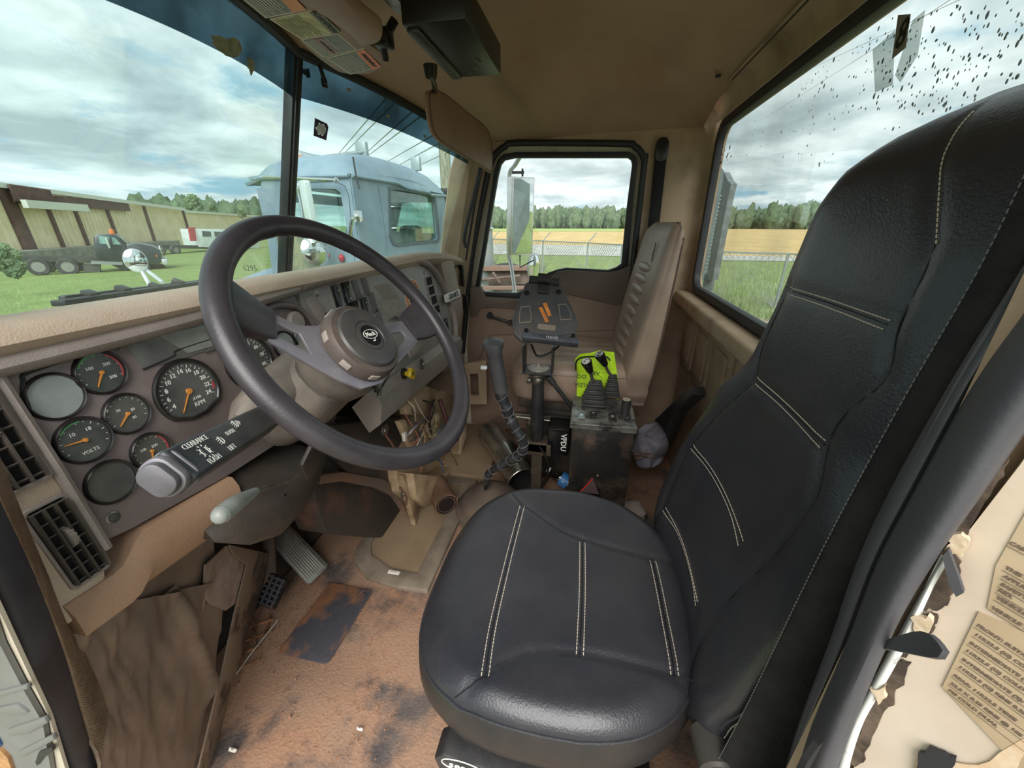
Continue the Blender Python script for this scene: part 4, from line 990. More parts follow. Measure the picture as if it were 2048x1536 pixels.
for q in (((1041,615),(1060,613),(1063,633),(1062,646),(1038,648),(1039,626)),((1116,610),(1132,609),(1142,628),(1142,641),(1120,642))):
    pq=[PT(*a) for a in q]; cx=sum(a[0] for a in pq)/len(pq); cy=sum(a[1] for a in pq)/len(pq)
    m=MB(); m.prism(pq,.003,.0045,FT); p2=obj('pocket_rim',m,mat('pocket_edge','#85796a',.6),td)
    m=MB(); m.prism([(cx+(a-cx)*.88,cy+(b-cy)*.88) for a,b in pq],.0045,.0052,FT); obj('pocket_floor',m,mDk,p2)
mOr=mat('orange_pad','#D98A45',.5,'#b8703a',30)
for q in (((1077,617),(1084,616),(1098,645),(1091,647)),((1085,609),(1093,607),(1103,633),(1096,635))):
    m=MB(); m.prism([PT(*a) for a in q],.0035,.006,FT,bev=.0005); obj('orange_strip',m,mOr,td)
for q in ((1053,588),(1117,586)):
    x_,y_=PT(*q); m=MB(); m.lathe([(.0085,.003),(.0085,.008),(.005,.009),(.004,.006),(0,.006)],FT@Matrix.Translation((x_,y_,0)),16); obj('corner_bolt',m,mBez,td)
x_,y_=PT(1088,566); m=MB(); m.box((0,0,0),(.100,.022,.022),R=FT@Matrix.Translation((x_,y_,.008)),bev=.003); m.box((0,0,0),(.045,.03,.03),R=FT@Matrix.Translation((x_,y_+.004,.012)),bev=.004); m.box((0,0,0),(.036,.034,.012),R=FT@Matrix.Translation((x_,y_-.032,.006)),bev=.003); obj('top_latch',m,BLACK(),td)
x_,y_=PT(1100,683); m=MB(); m.box((0,0,0),(.172,.020,.026),R=FT@Matrix.Translation((x_,y_,.010)),bev=.003); lp_=obj('bottom_ledge',m,mat('ledge_slate','#4F545C',.4,'#3f4247',20),td)
m=MB(); m.text('HAVIS',.0135,FT@Matrix.Translation((x_+.004,y_,.0235)),bold=.0002); obj('ledge_print',m,mat('print_grey','#A8AAAC',.5),lp_)
for dxx in (-.077,.068):
    m=MB(); m.box((0,0,0),(.012,.03,.02),R=FT@Matrix.Translation((x_+dxx,y_+.012,.008)),bev=.002); obj('ledge_hook',m,mBez,td)
x_,y_=PT(1093,656); m=MB(); m.prism(rrect(x_-.028,x_+.028,y_-.010,y_+.010,.005),.003,.0045,FT); obj('label_recess',m,mat('pocket_edge'),td)
# yoke, disc, clamp and post
pt=P(1077,745,X=1.35); pb=P(1073,880,X=1.35); pb.y=pt.y
m=MB()
for dy in (-.052,.052): m.prism([(-.03,.0),(.03,.0),(.035,.07),(.02,.10),(-.045,.10)],-.003,.003,frame(pt+V((-.005,dy,.012)),(1,0,0),(0,0,1),(0,-1,0)),bev=.001)
m.box(pt+V((0,0,.012)),(.10,.108,.005)); obj('yoke',m,BLACK(),td)
m=MB(); m.lathe([(.040,0),(.040,.004),(.022,.005),(.014,.007),(.014,.005),(.006,.005),(.006,.022),(0,.024)],Matrix.Translation(pt+V((0,0,.015))),28); obj('swivel_disc',m,mat('bone_disc','#A9A294',.4,'#7d766a',30),td)
m=MB(); m.lathe([(.034,-.012),(.036,-.006),(.036,0),(.03,.006)],Matrix.Translation(pt),24); m.lathe([(.024,-.042),(.026,-.034),(.026,-.022),(.022,-.012)],Matrix.Translation(pt),20); m.box(pt+V((-.02,.032,-.026)),(.022,.016,.018),bev=.002); obj('clamp_collar',m,STEEL(),td)
m=MB(); m.lathe([(.021,0),(.026,.01),(.026,.1),(.024,.16),(.022,(pt-pb).length-.04)],Matrix.Translation(pb),20); obj('post',m,BLACK(),td)
m=MB(); m.box(pb+V((.01,0,-.02)),(.07,.09,.045),bev=.003); m.box(pb+V((.03,0,-.16)),(.03,.045,.28),bev=.004); m.box(pb+V((-.02,0,-.03)),(.01,.12,.05),bev=.002); obj('base_bracket',m,mat('bracket_dark','#4d463c',.5,'#5c5142',14,metal=.3),td)
m=MB(); m.tube(spline([P(1062,688,X=1.30),P(1075,712,X=1.31),P(1100,705,X=1.31),P(1118,692,X=1.30)],6),.004,8); obj('dock_cable',m,mBez,td)
a=P(1100,758,X=1.34); b=P(1150,822,X=1.34); m=MB(); m.cyl(a,b,.009,.008,12); m.cyl(a-(b-a)*.08,a+(b-a)*.15,.013,.012,12); obj('support_strut',m,BLACK(),td)

# ================================================================== SHIFT LEVER
sh=thing('gear_shifter','black gear lever with long grip and tape-wrapped stem rising from floor boot','gear shifter',P(975,990,X=1.24))
# grip block
gt=P(986,690,X=1.15); gb=P(1002,782,X=1.16)
lump('shift_grip',[(gb,(0,-1,0),(.9,.1,.2),.024,.020,.7),(gb.lerp(gt,.3),(0,-1,0),(.9,.1,.2),.025,.021,.7),(gb.lerp(gt,.62),(0,-1,0),(.9,.1,.2),.024,.020,.7),(gb.lerp(gt,.86),(0,-1,0),(.9,.1,.2),.025,.024,.7),(gt,(0,-1,0),(.9,.1,.2),.034,.028,.7),(gt+V((0,0,.010)),(0,-1,0),(.9,.1,.2),.033,.027,.7),(gt+V((0,0,.016)),(0,-1,0),(.9,.1,.2),.022,.018,.7)],mat('grip_black','#3A3C42',.4,'#45464b',14,(.4,.7),bump=.1,dust='#6e665f',dustamt=.3,dscale=16),sh)
m=MB(); p=P(968,735,X=1.14); m.box(p,(.014,.022,.012),bev=.004); obj('splitter_switch',m,mat('switch_white','#C6CBCB',.35),sh)
wr=[P(1000,782,X=1.16),P(1012,812,X=1.165),P(1020,838,X=1.165),P(1038,868,X=1.165),P(1048,892,X=1.17),P(1035,912,X=1.18),P(1008,928,X=1.19),P(980,945,X=1.21),P(973,965,X=1.225)]
sp_=spline(wr,7); m=MB(); m.tube(sp_,[.019+.0025*math.sin(i*.9)-(.006*i/len(sp_)) for i in range(len(sp_))],12); wrp=obj('wrapped_stem',m,mat('tape_black','#26272A',.45,'#3a3b3e',40,(.4,.6),bump=.5,bscale=90),sh)
for i in range(3,len(sp_)-3,4):
    d=(sp_[i+1]-sp_[i-1]).normalized(); x_,y_,z_=basis(d,(.3,.2,1)); m=MB(); r=.0212-.006*i/len(sp_); tl_=.35 if i%8 else -.25
    m.tube([sp_[i]+x_*math.cos(t)*r+y_*math.sin(t)*r+d*tl_*r*math.cos(t) for t in [k/16*2*PI for k in range(16)]],.0012,5,closed=True); obj('tape_edge',m,mat('tape_edge','#77777a',.4),wrp)
m=MB(); m.tube([P(973,962,X=1.225),P(971,978,X=1.23)],.007,8); obj('stem_end',m,mBez,sh)
bc=P(975,985,X=1.24); bc.z=.0; m=MB(); m.lathe([(.15,.0),(.145,.02),(.125,.035),(.12,.055),(.10,.075),(.06,.10),(.035,.118),(.0,.12)],Matrix.Translation((bc.x+.03,bc.y-.005,0)),36); obj('floor_boot',m,mat('boot_dusty','#4F4640',.7,'#6d5e50',8,(.4,.7),dust='#8a7660',dustamt=.5),sh)
# ================================================================== FLOOR AREA
mHv=mat('dirty_cream_plastic','#B09A7A',.7,'#6B5238',7,(.45,.7),bump=.2,bscale=120,dust='#8c735a',dustamt=.5,dscale=14)
mMatK=mat('khaki_mat','#8C785E',.85,'#75624b',5,(.4,.7),bump=.3,bscale=200,dust='#9d866b',dustamt=.5)
# access hatch on the floor with its raised border
ho=[(.965,.765),(.905,.735),(.855,.66),(.84,.55),(.845,.44),(1.45,.44),(1.45,.765)]
hi=[(1.0,.725),(.945,.69),(.905,.60),(.90,.50),(1.40,.50),(1.40,.725)]
m=MB(); m.prism(ho,-.01,.012,holes=[hi],bev=.004); h=thing('floor_hatch','khaki floor hatch with a raised grey border between seat and heater box','hatch',(1.1,.6,0)); obj('hatch_border',m,mat('hatch_border_grey','#877A6B',.7,'#6f6355',8,bump=.2),h)
m=MB(); m.prism(hi,-.01,.005); obj('hatch_mat',m,mMatK,h)
# ribbed heel pad
pd=thing('heel_pad','worn ribbed black heel pad half covered by red dirt on the floor','pad',(.70,.70,0))
ha,hb_,hc,hd=[P(*q,Z=0) for q in ((665,1165),(742,1185),(660,1330),(550,1310))]
u=((ha-hd)+(hb_-hc)).normalized(); v=V((-u.y,u.x,0)); ctr=(ha+hb_+hc+hd)/4; Lp=((ha-hd).length+(hb_-hc).length)/2; Wp=((ha-hb_).length+(hd-hc).length)/2
FP=frame(ctr+V((0,0,.002)),u,v,(0,0,1))
mPad=mat('pad_black_dirty','#4A4950',.55,'#8a6248',7,(.48,.60),bump=.2,bscale=90,spec=.3)
m=MB(); m.prism(rrect(-Lp/2,Lp/2,-Wp/2,Wp/2,.015),0,.005,FP,bev=.002); obj('pad_base',m,mPad,pd)
for i in range(15):
    y=-Wp/2+Wp*(i+.9)/15.8; m=MB(); L2=Lp-.02-.02*random.random(); m.box((0,0,0),(L2,Wp/40,.004),R=FP@Matrix.Translation((0,y,.006)),bev=.001); obj('rib',m,mPad,pd)
m=MB(); [m.lathe([(.004,0),(.004,.003),(0,.003)],FP@Matrix.Translation((sx*(Lp/2-.018),Wp/2*-.75,.005)),10) for sx in (1,)]; obj('rivet',m,STEEL(),pd)
# accelerator: ribbed metal treadle
ac=thing('accelerator_pedal','worn bright ribbed metal accelerator pedal','pedal',P(640,1150,Z=0))
An=V((0,-.62,.78)); Ao=P(637,1150,Z=.035); FA=frame(Ao,(1,0,0),(0,.78,.62),An)
ac_o=[to2(FA,PN(a,b,Ao,An)) for a,b in ((524,1064),(574,1048),(582,1052),(656,1128),(654,1136),(622,1167),(614,1165))]
mAl=mat('worn_aluminium','#B0ADA6',.38,'#8A6A52',9,(.5,.68),metal=.7,bump=.1,bscale=80)
m=MB(); m.prism(ac_o,-.010,0,FA,bev=.002); obj('treadle',m,mAl,ac)
for i in range(9):
    f=(i+.7)/9.4; a=FA@V((*[ac_o[6][k]+(ac_o[4][k]-ac_o[6][k])*f for k in (0,1)],.001)); b=FA@V((*[ac_o[0][k]+(ac_o[1][k]-ac_o[0][k])*f for k in (0,1)],.001)); m=MB(); m.bar(a.lerp(b,.03),a.lerp(b,.97),.004,.004,.001,hint=tuple(An)); obj('rib',m,mAl,ac)
m=MB(); a=FA@V((*[(ac_o[0][k]+ac_o[1][k])/2 for k in (0,1)],-.01)); m.bar(a,a+V((0,.08,-.05)),.03,.02); obj('hinge',m,mSteelD,ac)
# brake pedal: waffle rubber pad
br=thing('brake_pedal','black waffle-pattern brake pedal behind the torn kick panel','pedal',P(540,1190,Z=.05))
c1,c2,c3,c4=P(515,1135,Z=.14),P(570,1160,Z=.13),P(545,1218,Z=.07),P(493,1195,Z=.08)
xx=(c2-c1).normalized(); yy=(c1-c4).normalized(); zz=xx.cross(yy).normalized(); yy=zz.cross(xx)
FB=frame((c1+c2+c3+c4)/4,xx,yy,zz if zz.z>0 else -zz); wB=(c2-c1).length*1.05; LB=(c1-c4).length*1.05
m=MB(); m.prism(rrect(-wB/2,wB/2,-LB/2,LB/2,.01),-.012,0,FB,bev=.002); obj('pad_back',m,mBez,br)
for i in range(6):
    m=MB(); m.box((0,0,0),(.005,LB*.95,.006),R=FB@Matrix.Translation((-wB/2+wB*(i+.5)/6,0,.002)),bev=.001); obj('rib',m,mPad,br)
for i in range(6):
    m=MB(); m.box((0,0,0),(wB*.95,.005,.006),R=FB@Matrix.Translation((0,-LB/2+LB*(i+.5)/6,.002)),bev=.001); obj('rib',m,mPad,br)
m=MB(); m.bar(FB@V((0,.02,-.01)),FB@V((0,.25,-.02))+V((0,.12,.12)),.03,.012); obj('pedal_arm',m,mSteelD,br)
# rusty grille piece lying in the corner
gr=thing('rusty_grate','rusted wire grate piece lying in dirt below the brake pedal','grate',P(500,1270,Z=.0))
for (a,b) in (((478,1262),(548,1238)),((470,1290),(545,1262)),((505,1232),(512,1300)),((462,1320),(520,1290)),((480,1235),(487,1330)),((455,1350),(520,1318)),((540,1232),(528,1275))):
    m=MB(); m.tube([P(*a,Z=.012),P(*b,Z=.016)],.0035,6); obj('bar',m,mat('rust','#9A6A48',.9,'#5d3f2c',40,(.4,.6)),gr)
m=MB(); m.tube(spline([P(556,1240,Z=.03),P(500,1310,Z=.02),P(452,1378,Z=.01)],5),.0018,6); one('bare_wire',m,mat('wire_pale','#C9C2B4',.4,metal=.3),'thin pale wire lying across the dirt beside the rusty grate','wire')
# kick panel of crumpled vinyl: from the door side to its bright torn flap and stiff flange
mKick=mat('kick_vinyl','#8A7A6E',.38,'#5F564E',4,(.4,.7),bump=.6,bscale=28,dust='#A58A76',dustamt=.6,dscale=9,stretch=(1.4,1.4,.5))
kk=thing('kick_panel','crumpled brown vinyl kick panel torn loose left of the pedals','panel',P(400,1480,Z=0))
ed=[(240,1560),(205,1480),(170,1400),(130,1310),(120,1255)]
def KP(px,py):
    # plane through the door-side edge and the flange
    return PN(px,py,KA,KN)
KA=P(400,1536,Z=0.0); KBp=P(140,1240,X=.22); KC=P(500,1130,Y=.86); KN=(KBp-KA).cross(KC-KA).normalized()
left=[(190,1580),(160,1470),(135,1400),(112,1320),(100,1265),(120,1235)]; right=[(372,1560),(392,1480),(415,1380),(432,1290),(440,1220),(432,1160)]
m=MB(); rws=[]
for i in range(26):
    t=i/25; a=spline([V((x,y,0)) for x,y in left],5)[i]; b=spline([V((x,y,0)) for x,y in right],5)[i]; r=[]
    for j in range(61):
        s=j/60; q=a.lerp(b,s); p=KP(q.x,q.y)
        fold=.018*abs(noise.noise(V((q.x*.014+q.y*.006,q.y*.004,2))))+.009*(1-abs(noise.noise(V((q.x*.03-q.y*.012,q.y*.008,5))))*2)**2*.5+.012*math.exp(-((q.x-(330+.45*(q.y-1180)))/16)**2)
        r.append(p-KN*fold*(1 if KN.dot(CAM-p)<0 else -1))
    rws.append(r)
m.solid(rws,.003); obj('vinyl_sheet',m,mKick,kk,angle=50)
top_=[(125,1250),(260,1185),(360,1100),(420,1060)]; bot_=[(135,1262),(290,1200),(400,1165),(436,1150)]
m=MB(); rws=[]
A_=spline([V((x,y,0)) for x,y in top_],6); B_=spline([V((x,y,0)) for x,y in [(150,1300),(300,1230),(400,1190),(440,1175)]],6)
for i in range(19):
    rws.append([KP(*(A_[i].lerp(B_[i],j/6))[:2])+KN*(.004*noise.noise(V((i*.5,j*.5,0)))) for j in range(7)])
m.solid(rws,.002); obj('upper_sheet',m,mKick,kk,angle=50)
m=MB(); fl=[(398,1130),(440,1092),(492,1108),(500,1128),(470,1200),(440,1222),(408,1208),(395,1190)]
m.prism([(0,0)]+[],0,0) if False else None
Fk=frame(KP(440,1150),(KP(500,1120)-KP(440,1150)).normalized(),KN.cross((KP(500,1120)-KP(440,1150)).normalized()),KN)
def to2(F,p): q=F.inverted()@p; return (q.x,q.y)
sgn=1 if KN.dot(CAM-KA)>0 else -1
m.prism([to2(Fk,KP(*q)) for q in fl],sgn*.008,sgn*.012,Fk); obj('torn_flap',m,mat('pale_flap','#B39F95',.5,'#85705f',14,(.4,.7),bump=.4,bscale=60),kk)
for tri in ([(330,1200),(352,1178),(372,1205)],[(352,1205),(380,1195),(372,1222)],[(378,1200),(402,1195),(396,1222),(384,1228)],[(318,1190),(340,1170),(350,1182)]):
    m=MB(); m.prism([to2(Fk,KP(*q)) for q in tri],sgn*.006,sgn*.009,Fk); obj('torn_edge',m,mat('pale_flap'),kk)
flg=[(440,1090),(527,1108),(505,1190),(480,1270),(450,1370),(425,1460),(415,1545),(372,1560),(395,1470),(430,1330),(452,1230),(478,1130),(450,1112)]
m=MB(); m.prism([to2(Fk,KP(*q)) for q in flg],sgn*.014,sgn*.018,Fk,bev=.001); obj('stiff_flange',m,mat('flange_brown','#84705F',.65,'#4a3c33',9,(.52,.6),bump=.3,bscale=100),kk)
# debris: chips and crumbs scattered over the floor near the pedals
m=MB(); rnd=random.Random(3)
for i in range(1300):
    px=rnd.gauss(600,75); py=rnd.gauss(1215,62)
    if i%3==0: px=rnd.uniform(430,800); py=rnd.uniform(1180,1520)
    p=P(px,py,Z=.003); 
    if p.x<.4 or p.y>.98 or p.x>1.0: continue
    s=rnd.uniform(.0008,.0028)*(1.6 if i%17==0 else 1); b=bmesh.new(); bmesh.ops.create_cube(b,size=1)
    for v_ in b.verts: v_.co=V((v_.co.x*s*rnd.uniform(.6,1.5),v_.co.y*s*rnd.uniform(.6,1.5),v_.co.z*s*.7))
    m.add(b,Matrix.Translation(p)@Matrix.Rotation(rnd.uniform(0,6),4,'Z')@Matrix.Rotation(rnd.uniform(-.6,.6),4,'X'))
tag(obj('floor_debris',m,mat('crumbs','#B88A6C',.95,'#7a5038',200,(.4,.6)),angle=20),'crumbs of dried red dirt scattered on the floor by the pedals','dirt',kind='stuff')
for nm,px,py,s,lb in (('paper_scrap',466,1500,.009,'small white paper scrap on the floor at the bottom left'),('paper_scrap',720,1458,.007,'tiny white scrap on the floor near the seat front'),('torn_tag',788,1145,.02,'crumpled pale tag lying on the hatch border')):
    p=P(px,py,Z=.004 if s<.02 else .016); m=MB(); m.solid([[p+V((-s*.4+s*.8*j/3,-s+2*s*i/4,.002*((i*j)%3))) for j in range(4)] for i in range(5)],.0008)
    one(nm,m,mat('scrap_white','#D5CCC0',.7,'#7a6b5c',90,(.55,.7)),lb,'scrap')
# ================================================================== HEATER BOX UNDER THE DASH
hv=thing('heater_box','exposed cream heater housing with loose wires under the dash centre','heater',(1.25,.62,.05))
def qp(pts,Y): return [(lambda p:(p.x,p.z))(P(a,b,Y=Y)) for a,b in pts]
def FXZ(y): return frame((0,y,0),(1,0,0),(0,0,1),(0,-1,0))
m=MB(); m.prism(qp([(850,800),(895,780),(925,830),(925,900),(905,960),(868,1010),(845,1022),(800,985),(790,900)],.64),-.12,0,FXZ(.64),bev=.01); obj('rear_housing',m,mHv,hv)
m=MB(); m.prism(qp([(812,945),(860,950),(905,930),(918,880),(922,930),(902,975),(868,1003),(838,1012),(818,990)],.60),-.04,.03,FXZ(.60),bev=.008); obj('lower_scroll',m,mHv,hv)
m=MB(); m.prism(qp([(735,815),(775,795),(815,770),(835,790),(805,815),(770,840),(745,840)],.57),-.03,.0,FXZ(.57),bev=.004); obj('upper_duct',m,mHv,hv)
m=MB(); m.prism(qp([(822,768),(850,770),(875,780),(868,805),(845,830),(815,830),(812,800)],.58),-.03,.0,FXZ(.58),bev=.004); obj('duct_flange',m,mHv,hv)
m=MB(); m.prism(qp([(650,850),(735,840),(790,830),(805,870),(830,945),(795,905),(690,890)],.66),-.02,.02,FXZ(.66),bev=.004); m.prism(qp([(660,830),(790,845),(815,910),(790,990),(700,960),(640,900)],.70),-.02,.02,FXZ(.70)); obj('dark_bracket',m,mSteelD,hv)
m=MB(); m.prism(qp([(788,842),(800,838),(828,905),(815,902)],.60),0,.02,FXZ(.60),bev=.002); m.prism(qp([(795,950),(806,950),(828,1010),(822,1050),(808,1000)],.62),0,.02,FXZ(.62),bev=.002); obj('flange_strip',m,mHv,hv)
m=MB(); m.box(P(858,850,Y=.60),(.09,.05,.07),bev=.005); m.box(P(868,838,Y=.59),(.05,.04,.05),bev=.005); m.box(P(876,870,Y=.60),(.05,.05,.04),bev=.004); obj('connector_block',m,mat('relay_cream','#A89877',.6,'#6d5a44',30,(.45,.65)),hv)
for a,b,c,r,cl in ((( 868,800),(858,830),(862,868),.006,'#3d2a26'),((880,800),(892,840),(898,880),.010,'#50302b'),((845,800),(868,812),(858,850),.003,'#222222')):
    m=MB(); m.tube(spline([P(*a,Y=.58),P(*b,Y=.56),P(*c,Y=.58)],5),r,7); obj('hose',m,mat('hose'+cl,cl,.6),hv)
wc=['#4A6A92','#9a5a50','#C8C0B4','#2a2a2c','#8f7a55','#3a3a3e','#5a4038','#b9ac98','#222226']
rnd=random.Random(11)
for i in range(26):
    a=(rnd.uniform(800,900),rnd.uniform(790,900)); b=(a[0]+rnd.uniform(-30,30),a[1]+rnd.uniform(10,60)); c=(b[0]+rnd.uniform(-25,25),b[1]+rnd.uniform(5,50))
    if i<6: a=(855,833+i); b=(830,852+i*1.5); c=(812,872+i*1.2)
    if c[1]>985 or c[0]<800 or c[0]>915: continue
    col_=wc[i%9]; m=MB(); m.tube(spline([P(*a,Y=.58),P(*b,Y=.55),P(*c,Y=.57)],6),.0016 if i<6 else .0022,5); obj('wire',m,mat('wire'+col_,col_,.5),hv)
m=MB(); m.box(P(809,873,Y=.56),(.016,.012,.03),bev=.002); obj('wire_plug',m,mat('plug_white','#C9C6BC',.5),hv)
def fender(px,py,Y):
    p=P(px,py,Y=Y); m=MB(); F=frame(p,(1,0,0),(0,0,1),(0,-1,0)); m.lathe([(.020,0),(.020,.003),(.010,.004),(.009,.008),(0,.009)],F,20); obj('washer_bolt',m,STEEL(),hv)
fender(769,860,.61); fender(806,987,.62)
for (a,b) in (((770,868),(795,925)),((800,975),(812,1010))): 
    m=MB(); m.tube(spline([P(*a,Y=.6),P((a[0]+b[0])/2+6,(a[1]+b[1])/2,Y=.59),P(*b,Y=.6)],5),.004,6); obj('hose',m,mat('hose_brown','#6b4a3a',.6),hv)
# black blower cover with raised arched rib, left of the scroll
bl=hv
o_=[(628,960),(680,950),(760,968),(800,985),(822,1020),(822,1060),(800,1075),(740,1076),(655,1068),(632,1010)]
m=MB(); m.prism(qp(o_,.70),-.10,.0,FXZ(.70),bev=.008); obj('cover_body',m,mat('blower_black','#312E2D',.7,'#6f4a38',5,(.56,.72),bump=.3,bscale=80,dust='#5a4a3e',dustamt=.5),bl)
rib=[(628,950),(680,943),(760,957),(803,980),(826,1018),(826,1062),(812,1060),(806,1020),(788,993),(752,976),(680,962),(634,968)]
m=MB(); m.prism(qp(rib,.685),-.02,.012,FXZ(.685),bev=.004); obj('arched_rib',m,mat('rib_brown','#6E5F55',.65,'#7d5a46',8,(.45,.7),bump=.2),bl)
m=MB(); m.prism(qp([(640,905),(700,900),(800,945),(806,975),(760,955),(640,948)],.70),-.08,.0,FXZ(.70),bev=.005); obj('upper_housing',m,mSteelD,bl)
# dark sheet behind column, red-brown footwell back
m=MB(); pz=P(868,1015,Y=.56); m.cyl(V((1.33,.60,.06)),V((1.20,.50,.055)),.045,.048,24); o=obj('drain_pipe_outer',m,mat('pipe_brown','#7A5E4A',.7,'#5b4434',10),None); tag(o,'short brown drain pipe stub poking out below the heater box','pipe'); o.name='pipe_stub'
F=frame(V((1.20,.50,.055)),*basis(V((-.13,-.10,-.005)))); m=MB()
for i in range(3): m.tube([F@V((math.cos(t)*(.040-.006*i),math.sin(t)*(.040-.006*i),.001-.004*i)) for t in [k/24*2*PI for k in range(24)]],.003,6,closed=True)
m.lathe([(.034,.0),(0,.0005)],F,20); WL['pipe_stub']=V((0,0,0)); obj('pipe_bore',m,mat('bore_dark','#1a0f0c',.6),o)
# floor ledge strip and centre tunnel behind the boot
m=MB(); m.prism([(1.45,.40),(1.93,.40),(1.93,.92),(1.45,.92)],-.01,.03,bev=.004); struct('floor_step',m,mMatK,bpy.data.objects['floor'])
# cream carton/bracket standing right of the steering wheel
m=MB(); p=[P(918,860,X=1.5),P(980,775,X=1.72)]
m.prism([(.0,.0),(.12,.05),(.16,.28),(.15,.36),(.09,.36),(.02,.14)],-.004,.004,frame(P(920,905,X=1.50),(.55,-.1,0),(0,0,1),(-.1,-.55,0)),bev=.001)
o=one('tan_bracket',m,mat('cardboard_tan','#A8937A',.7,'#8a745c',9,(.4,.7)),'tall tan folded sheet bracket standing right of the steering wheel rim','bracket')
m=MB(); m.prism([(-.02,-.02),(.10,-.02),(.10,.22),(-.02,.20)],-.01,.01,frame(P(935,800,X=1.78),(.2,-1,0),(0,0,1),(-1,-.2,0)),holes=[[(.02,.03),(.06,.03),(.06,.15),(.02,.15)]]); WL[o.name]=V((0,0,0)); obj('bracket_back',m,mat('cardboard_tan'),o)
# steel duct lying on the floor
pp=thing('steel_duct','shiny bent steel duct lying open-ended behind the floor boot','duct',P(1045,980,Z=.0))
e0=P(1044,962,X=1.36); e1=P(1010,905,X=1.52); e2=P(980,862,X=1.66)
pth=spline([e0,e1,e2],6); m=MB(); n=28; rws=[]
for i,p in enumerate(pth):
    d=(pth[min(i+1,len(pth)-1)]-pth[max(i-1,0)]).normalized(); x_,y_,_=basis(d); r=.062*(1+.03*math.sin(i*1.3)); 
    if i==0: r=.064
    rws.append([p+(x_*math.cos(t)+y_*math.sin(t))*r for t in [k/n*2*PI for k in range(n)]])
m.grid(rws,closeu=True); 
d0=(e0-e1).normalized(); x_,y_,_=basis(d0)
m.tube([e0+(x_*math.cos(t)+y_*math.sin(t))*.064 for t in [k/n*2*PI for k in range(n)]],.002,6,closed=True); obj('duct_tube',m,mat('dull_galvanised','#B7B2A6',.22,'#6d6357',8,(.5,.7),metal=.9),pp)
m=MB(); inn=[]
for i,p in enumerate(pth[:10]):
    d=(pth[i+1]-pth[max(i-1,0)]).normalized(); a_,b_,_=basis(d); inn.append([p+(a_*math.cos(t)+b_*math.sin(t))*.060 for t in [k/n*2*PI for k in range(n)]])
m.grid(inn,closeu=True); m.bm.faces.new(m.last[-1]); obj('duct_bore',m,mat('bore_black','#0d0c0b',.8),pp,recalc=False)
# electronics module with lettering, behind the post
vp=thing('power_module','black power distribution module with white lettering beside the control box','electronics box',P(1120,900,X=1.42))
c=P(1118,872,X=1.40); m=MB(); m.box(c,(.10,.085,.12),bev=.006); m.box(c+V((-.045,0,.052)),(.012,.07,.012),bev=.002); obj('module_case',m,mat('module_black','#17181A',.3),vp)
m=MB(); F=frame(c+V((-.0505,-.021,0)),(0,0,-1),(0,-1,0),(-1,0,0)); m.text('VPDU',.030,F,bold=.0008); obj('module_lettering',m,mat('white_print','#E8E8E4',.5),vp)
m=MB(); [m.tube(spline([P(1095+i*6,905,X=1.37),P(1108+i*4,935,X=1.38),P(1085+i*7,975,X=1.40)],6),.0035,7) for i in (0,)]; obj('module_cable',m,mBez,vp)
m=MB(); m.tube(spline([P(1078,890,X=1.33),P(1096,925,X=1.32),P(1092,955,X=1.34),P(1078,985,X=1.36)],6),.005,8); one('black_cable',m,mBez,'thick black cable hanging from the dock post down to the floor','cable')
m=MB(); m.tube(spline([P(1070,900,X=1.40),P(1072,920,X=1.38),P(1062,945,X=1.38)],6),.003,6); one('grey_cable',m,mat('cable_grey','#8a867c',.5),'thin grey cable dangling beside the duct opening','cable')
# water bottle
bt=thing('water_bottle','clear plastic water bottle with a blue label lying on the floor','bottle',P(1120,955,X=1.45))
b0=P(1098,940,X=1.46); b1=P(1150,975,X=1.42); zz=(b1-b0).normalized(); F=frame(b0,*basis(zz)); 
pet=glassmat('pet_plastic','#DCE6E6',refl=.25)
m=MB(); m.lathe([(.011,0),(.012,.012),(.02,.03),(.031,.05),(.032,.06),(.030,.07),(.032,.09),(.031,.11),(.032,.15),(.03,.16),(0,.162)],F,20); obj('bottle_body',m,pet,bt)
m=MB(); m.lathe([(.0325,.062),(.0328,.065),(.0328,.098),(.0325,.10)],F,24,cap=False); obj('blue_label',m,mat('label_blue','#3F7FC0',.4,'#cfe0ee',40,(.6,.65)),bt)
m=MB(); m.lathe([(.013,-.008),(.0135,0),(.0135,.006)],F,16); obj('cap',m,mat('white_print'),bt)
# hi-vis vest bundle
hvz=thing('hi_vis_vest','fluorescent yellow packed safety vest with black print on the passenger seat','vest',P(1190,790,X=1.42))
vo=[(1150,718),(1160,708),(1180,706),(1200,700),(1214,703),(1228,704),(1232,730),(1236,760),(1238,800),(1190,812),(1153,808),(1154,765),(1155,745),(1150,738)]
VX=1.40; Fv=frame(P(1192,760,X=VX),(0,-1,0),(.25,0,.97),(-.97,0,.25))
vm=MB(); pts=[to2(Fv,PN(a,b,P(1192,760,X=VX),(-.97,0,.25))) for a,b in vo]
cxm=sum(p[0] for p in pts)/len(pts); cym=sum(p[1] for p in pts)/len(pts); rws=[]
big=[]
for i in range(len(pts)):
    a=V((pts[i][0],pts[i][1],0)); b=V((pts[(i+1)%len(pts)][0],pts[(i+1)%len(pts)][1],0)); big+=[a.lerp(b,k/4) for k in range(4)]
cc=V((cxm,cym,0))
for t in (0.02,.2,.4,.6,.8,.93,1.0):
    rws.append([Fv@(cc.lerp(a,t)+V((0,0,.022*(1-t**3)+.006*noise.noise(a*30+V((t*3,0,0)))))) for a in big])
for t in (.98,.9,.5,.02): rws.append([Fv@(cc.lerp(a,t)+V((0,0,-.03*(1-t**4)))) for a in big])
vm.grid(rws,closeu=True); obj('vest_fabric',vm,mat('hi_vis_yellow','#C8F02A',.7,'#b4dc1c',20,bump=.3,bscale=150),hvz)
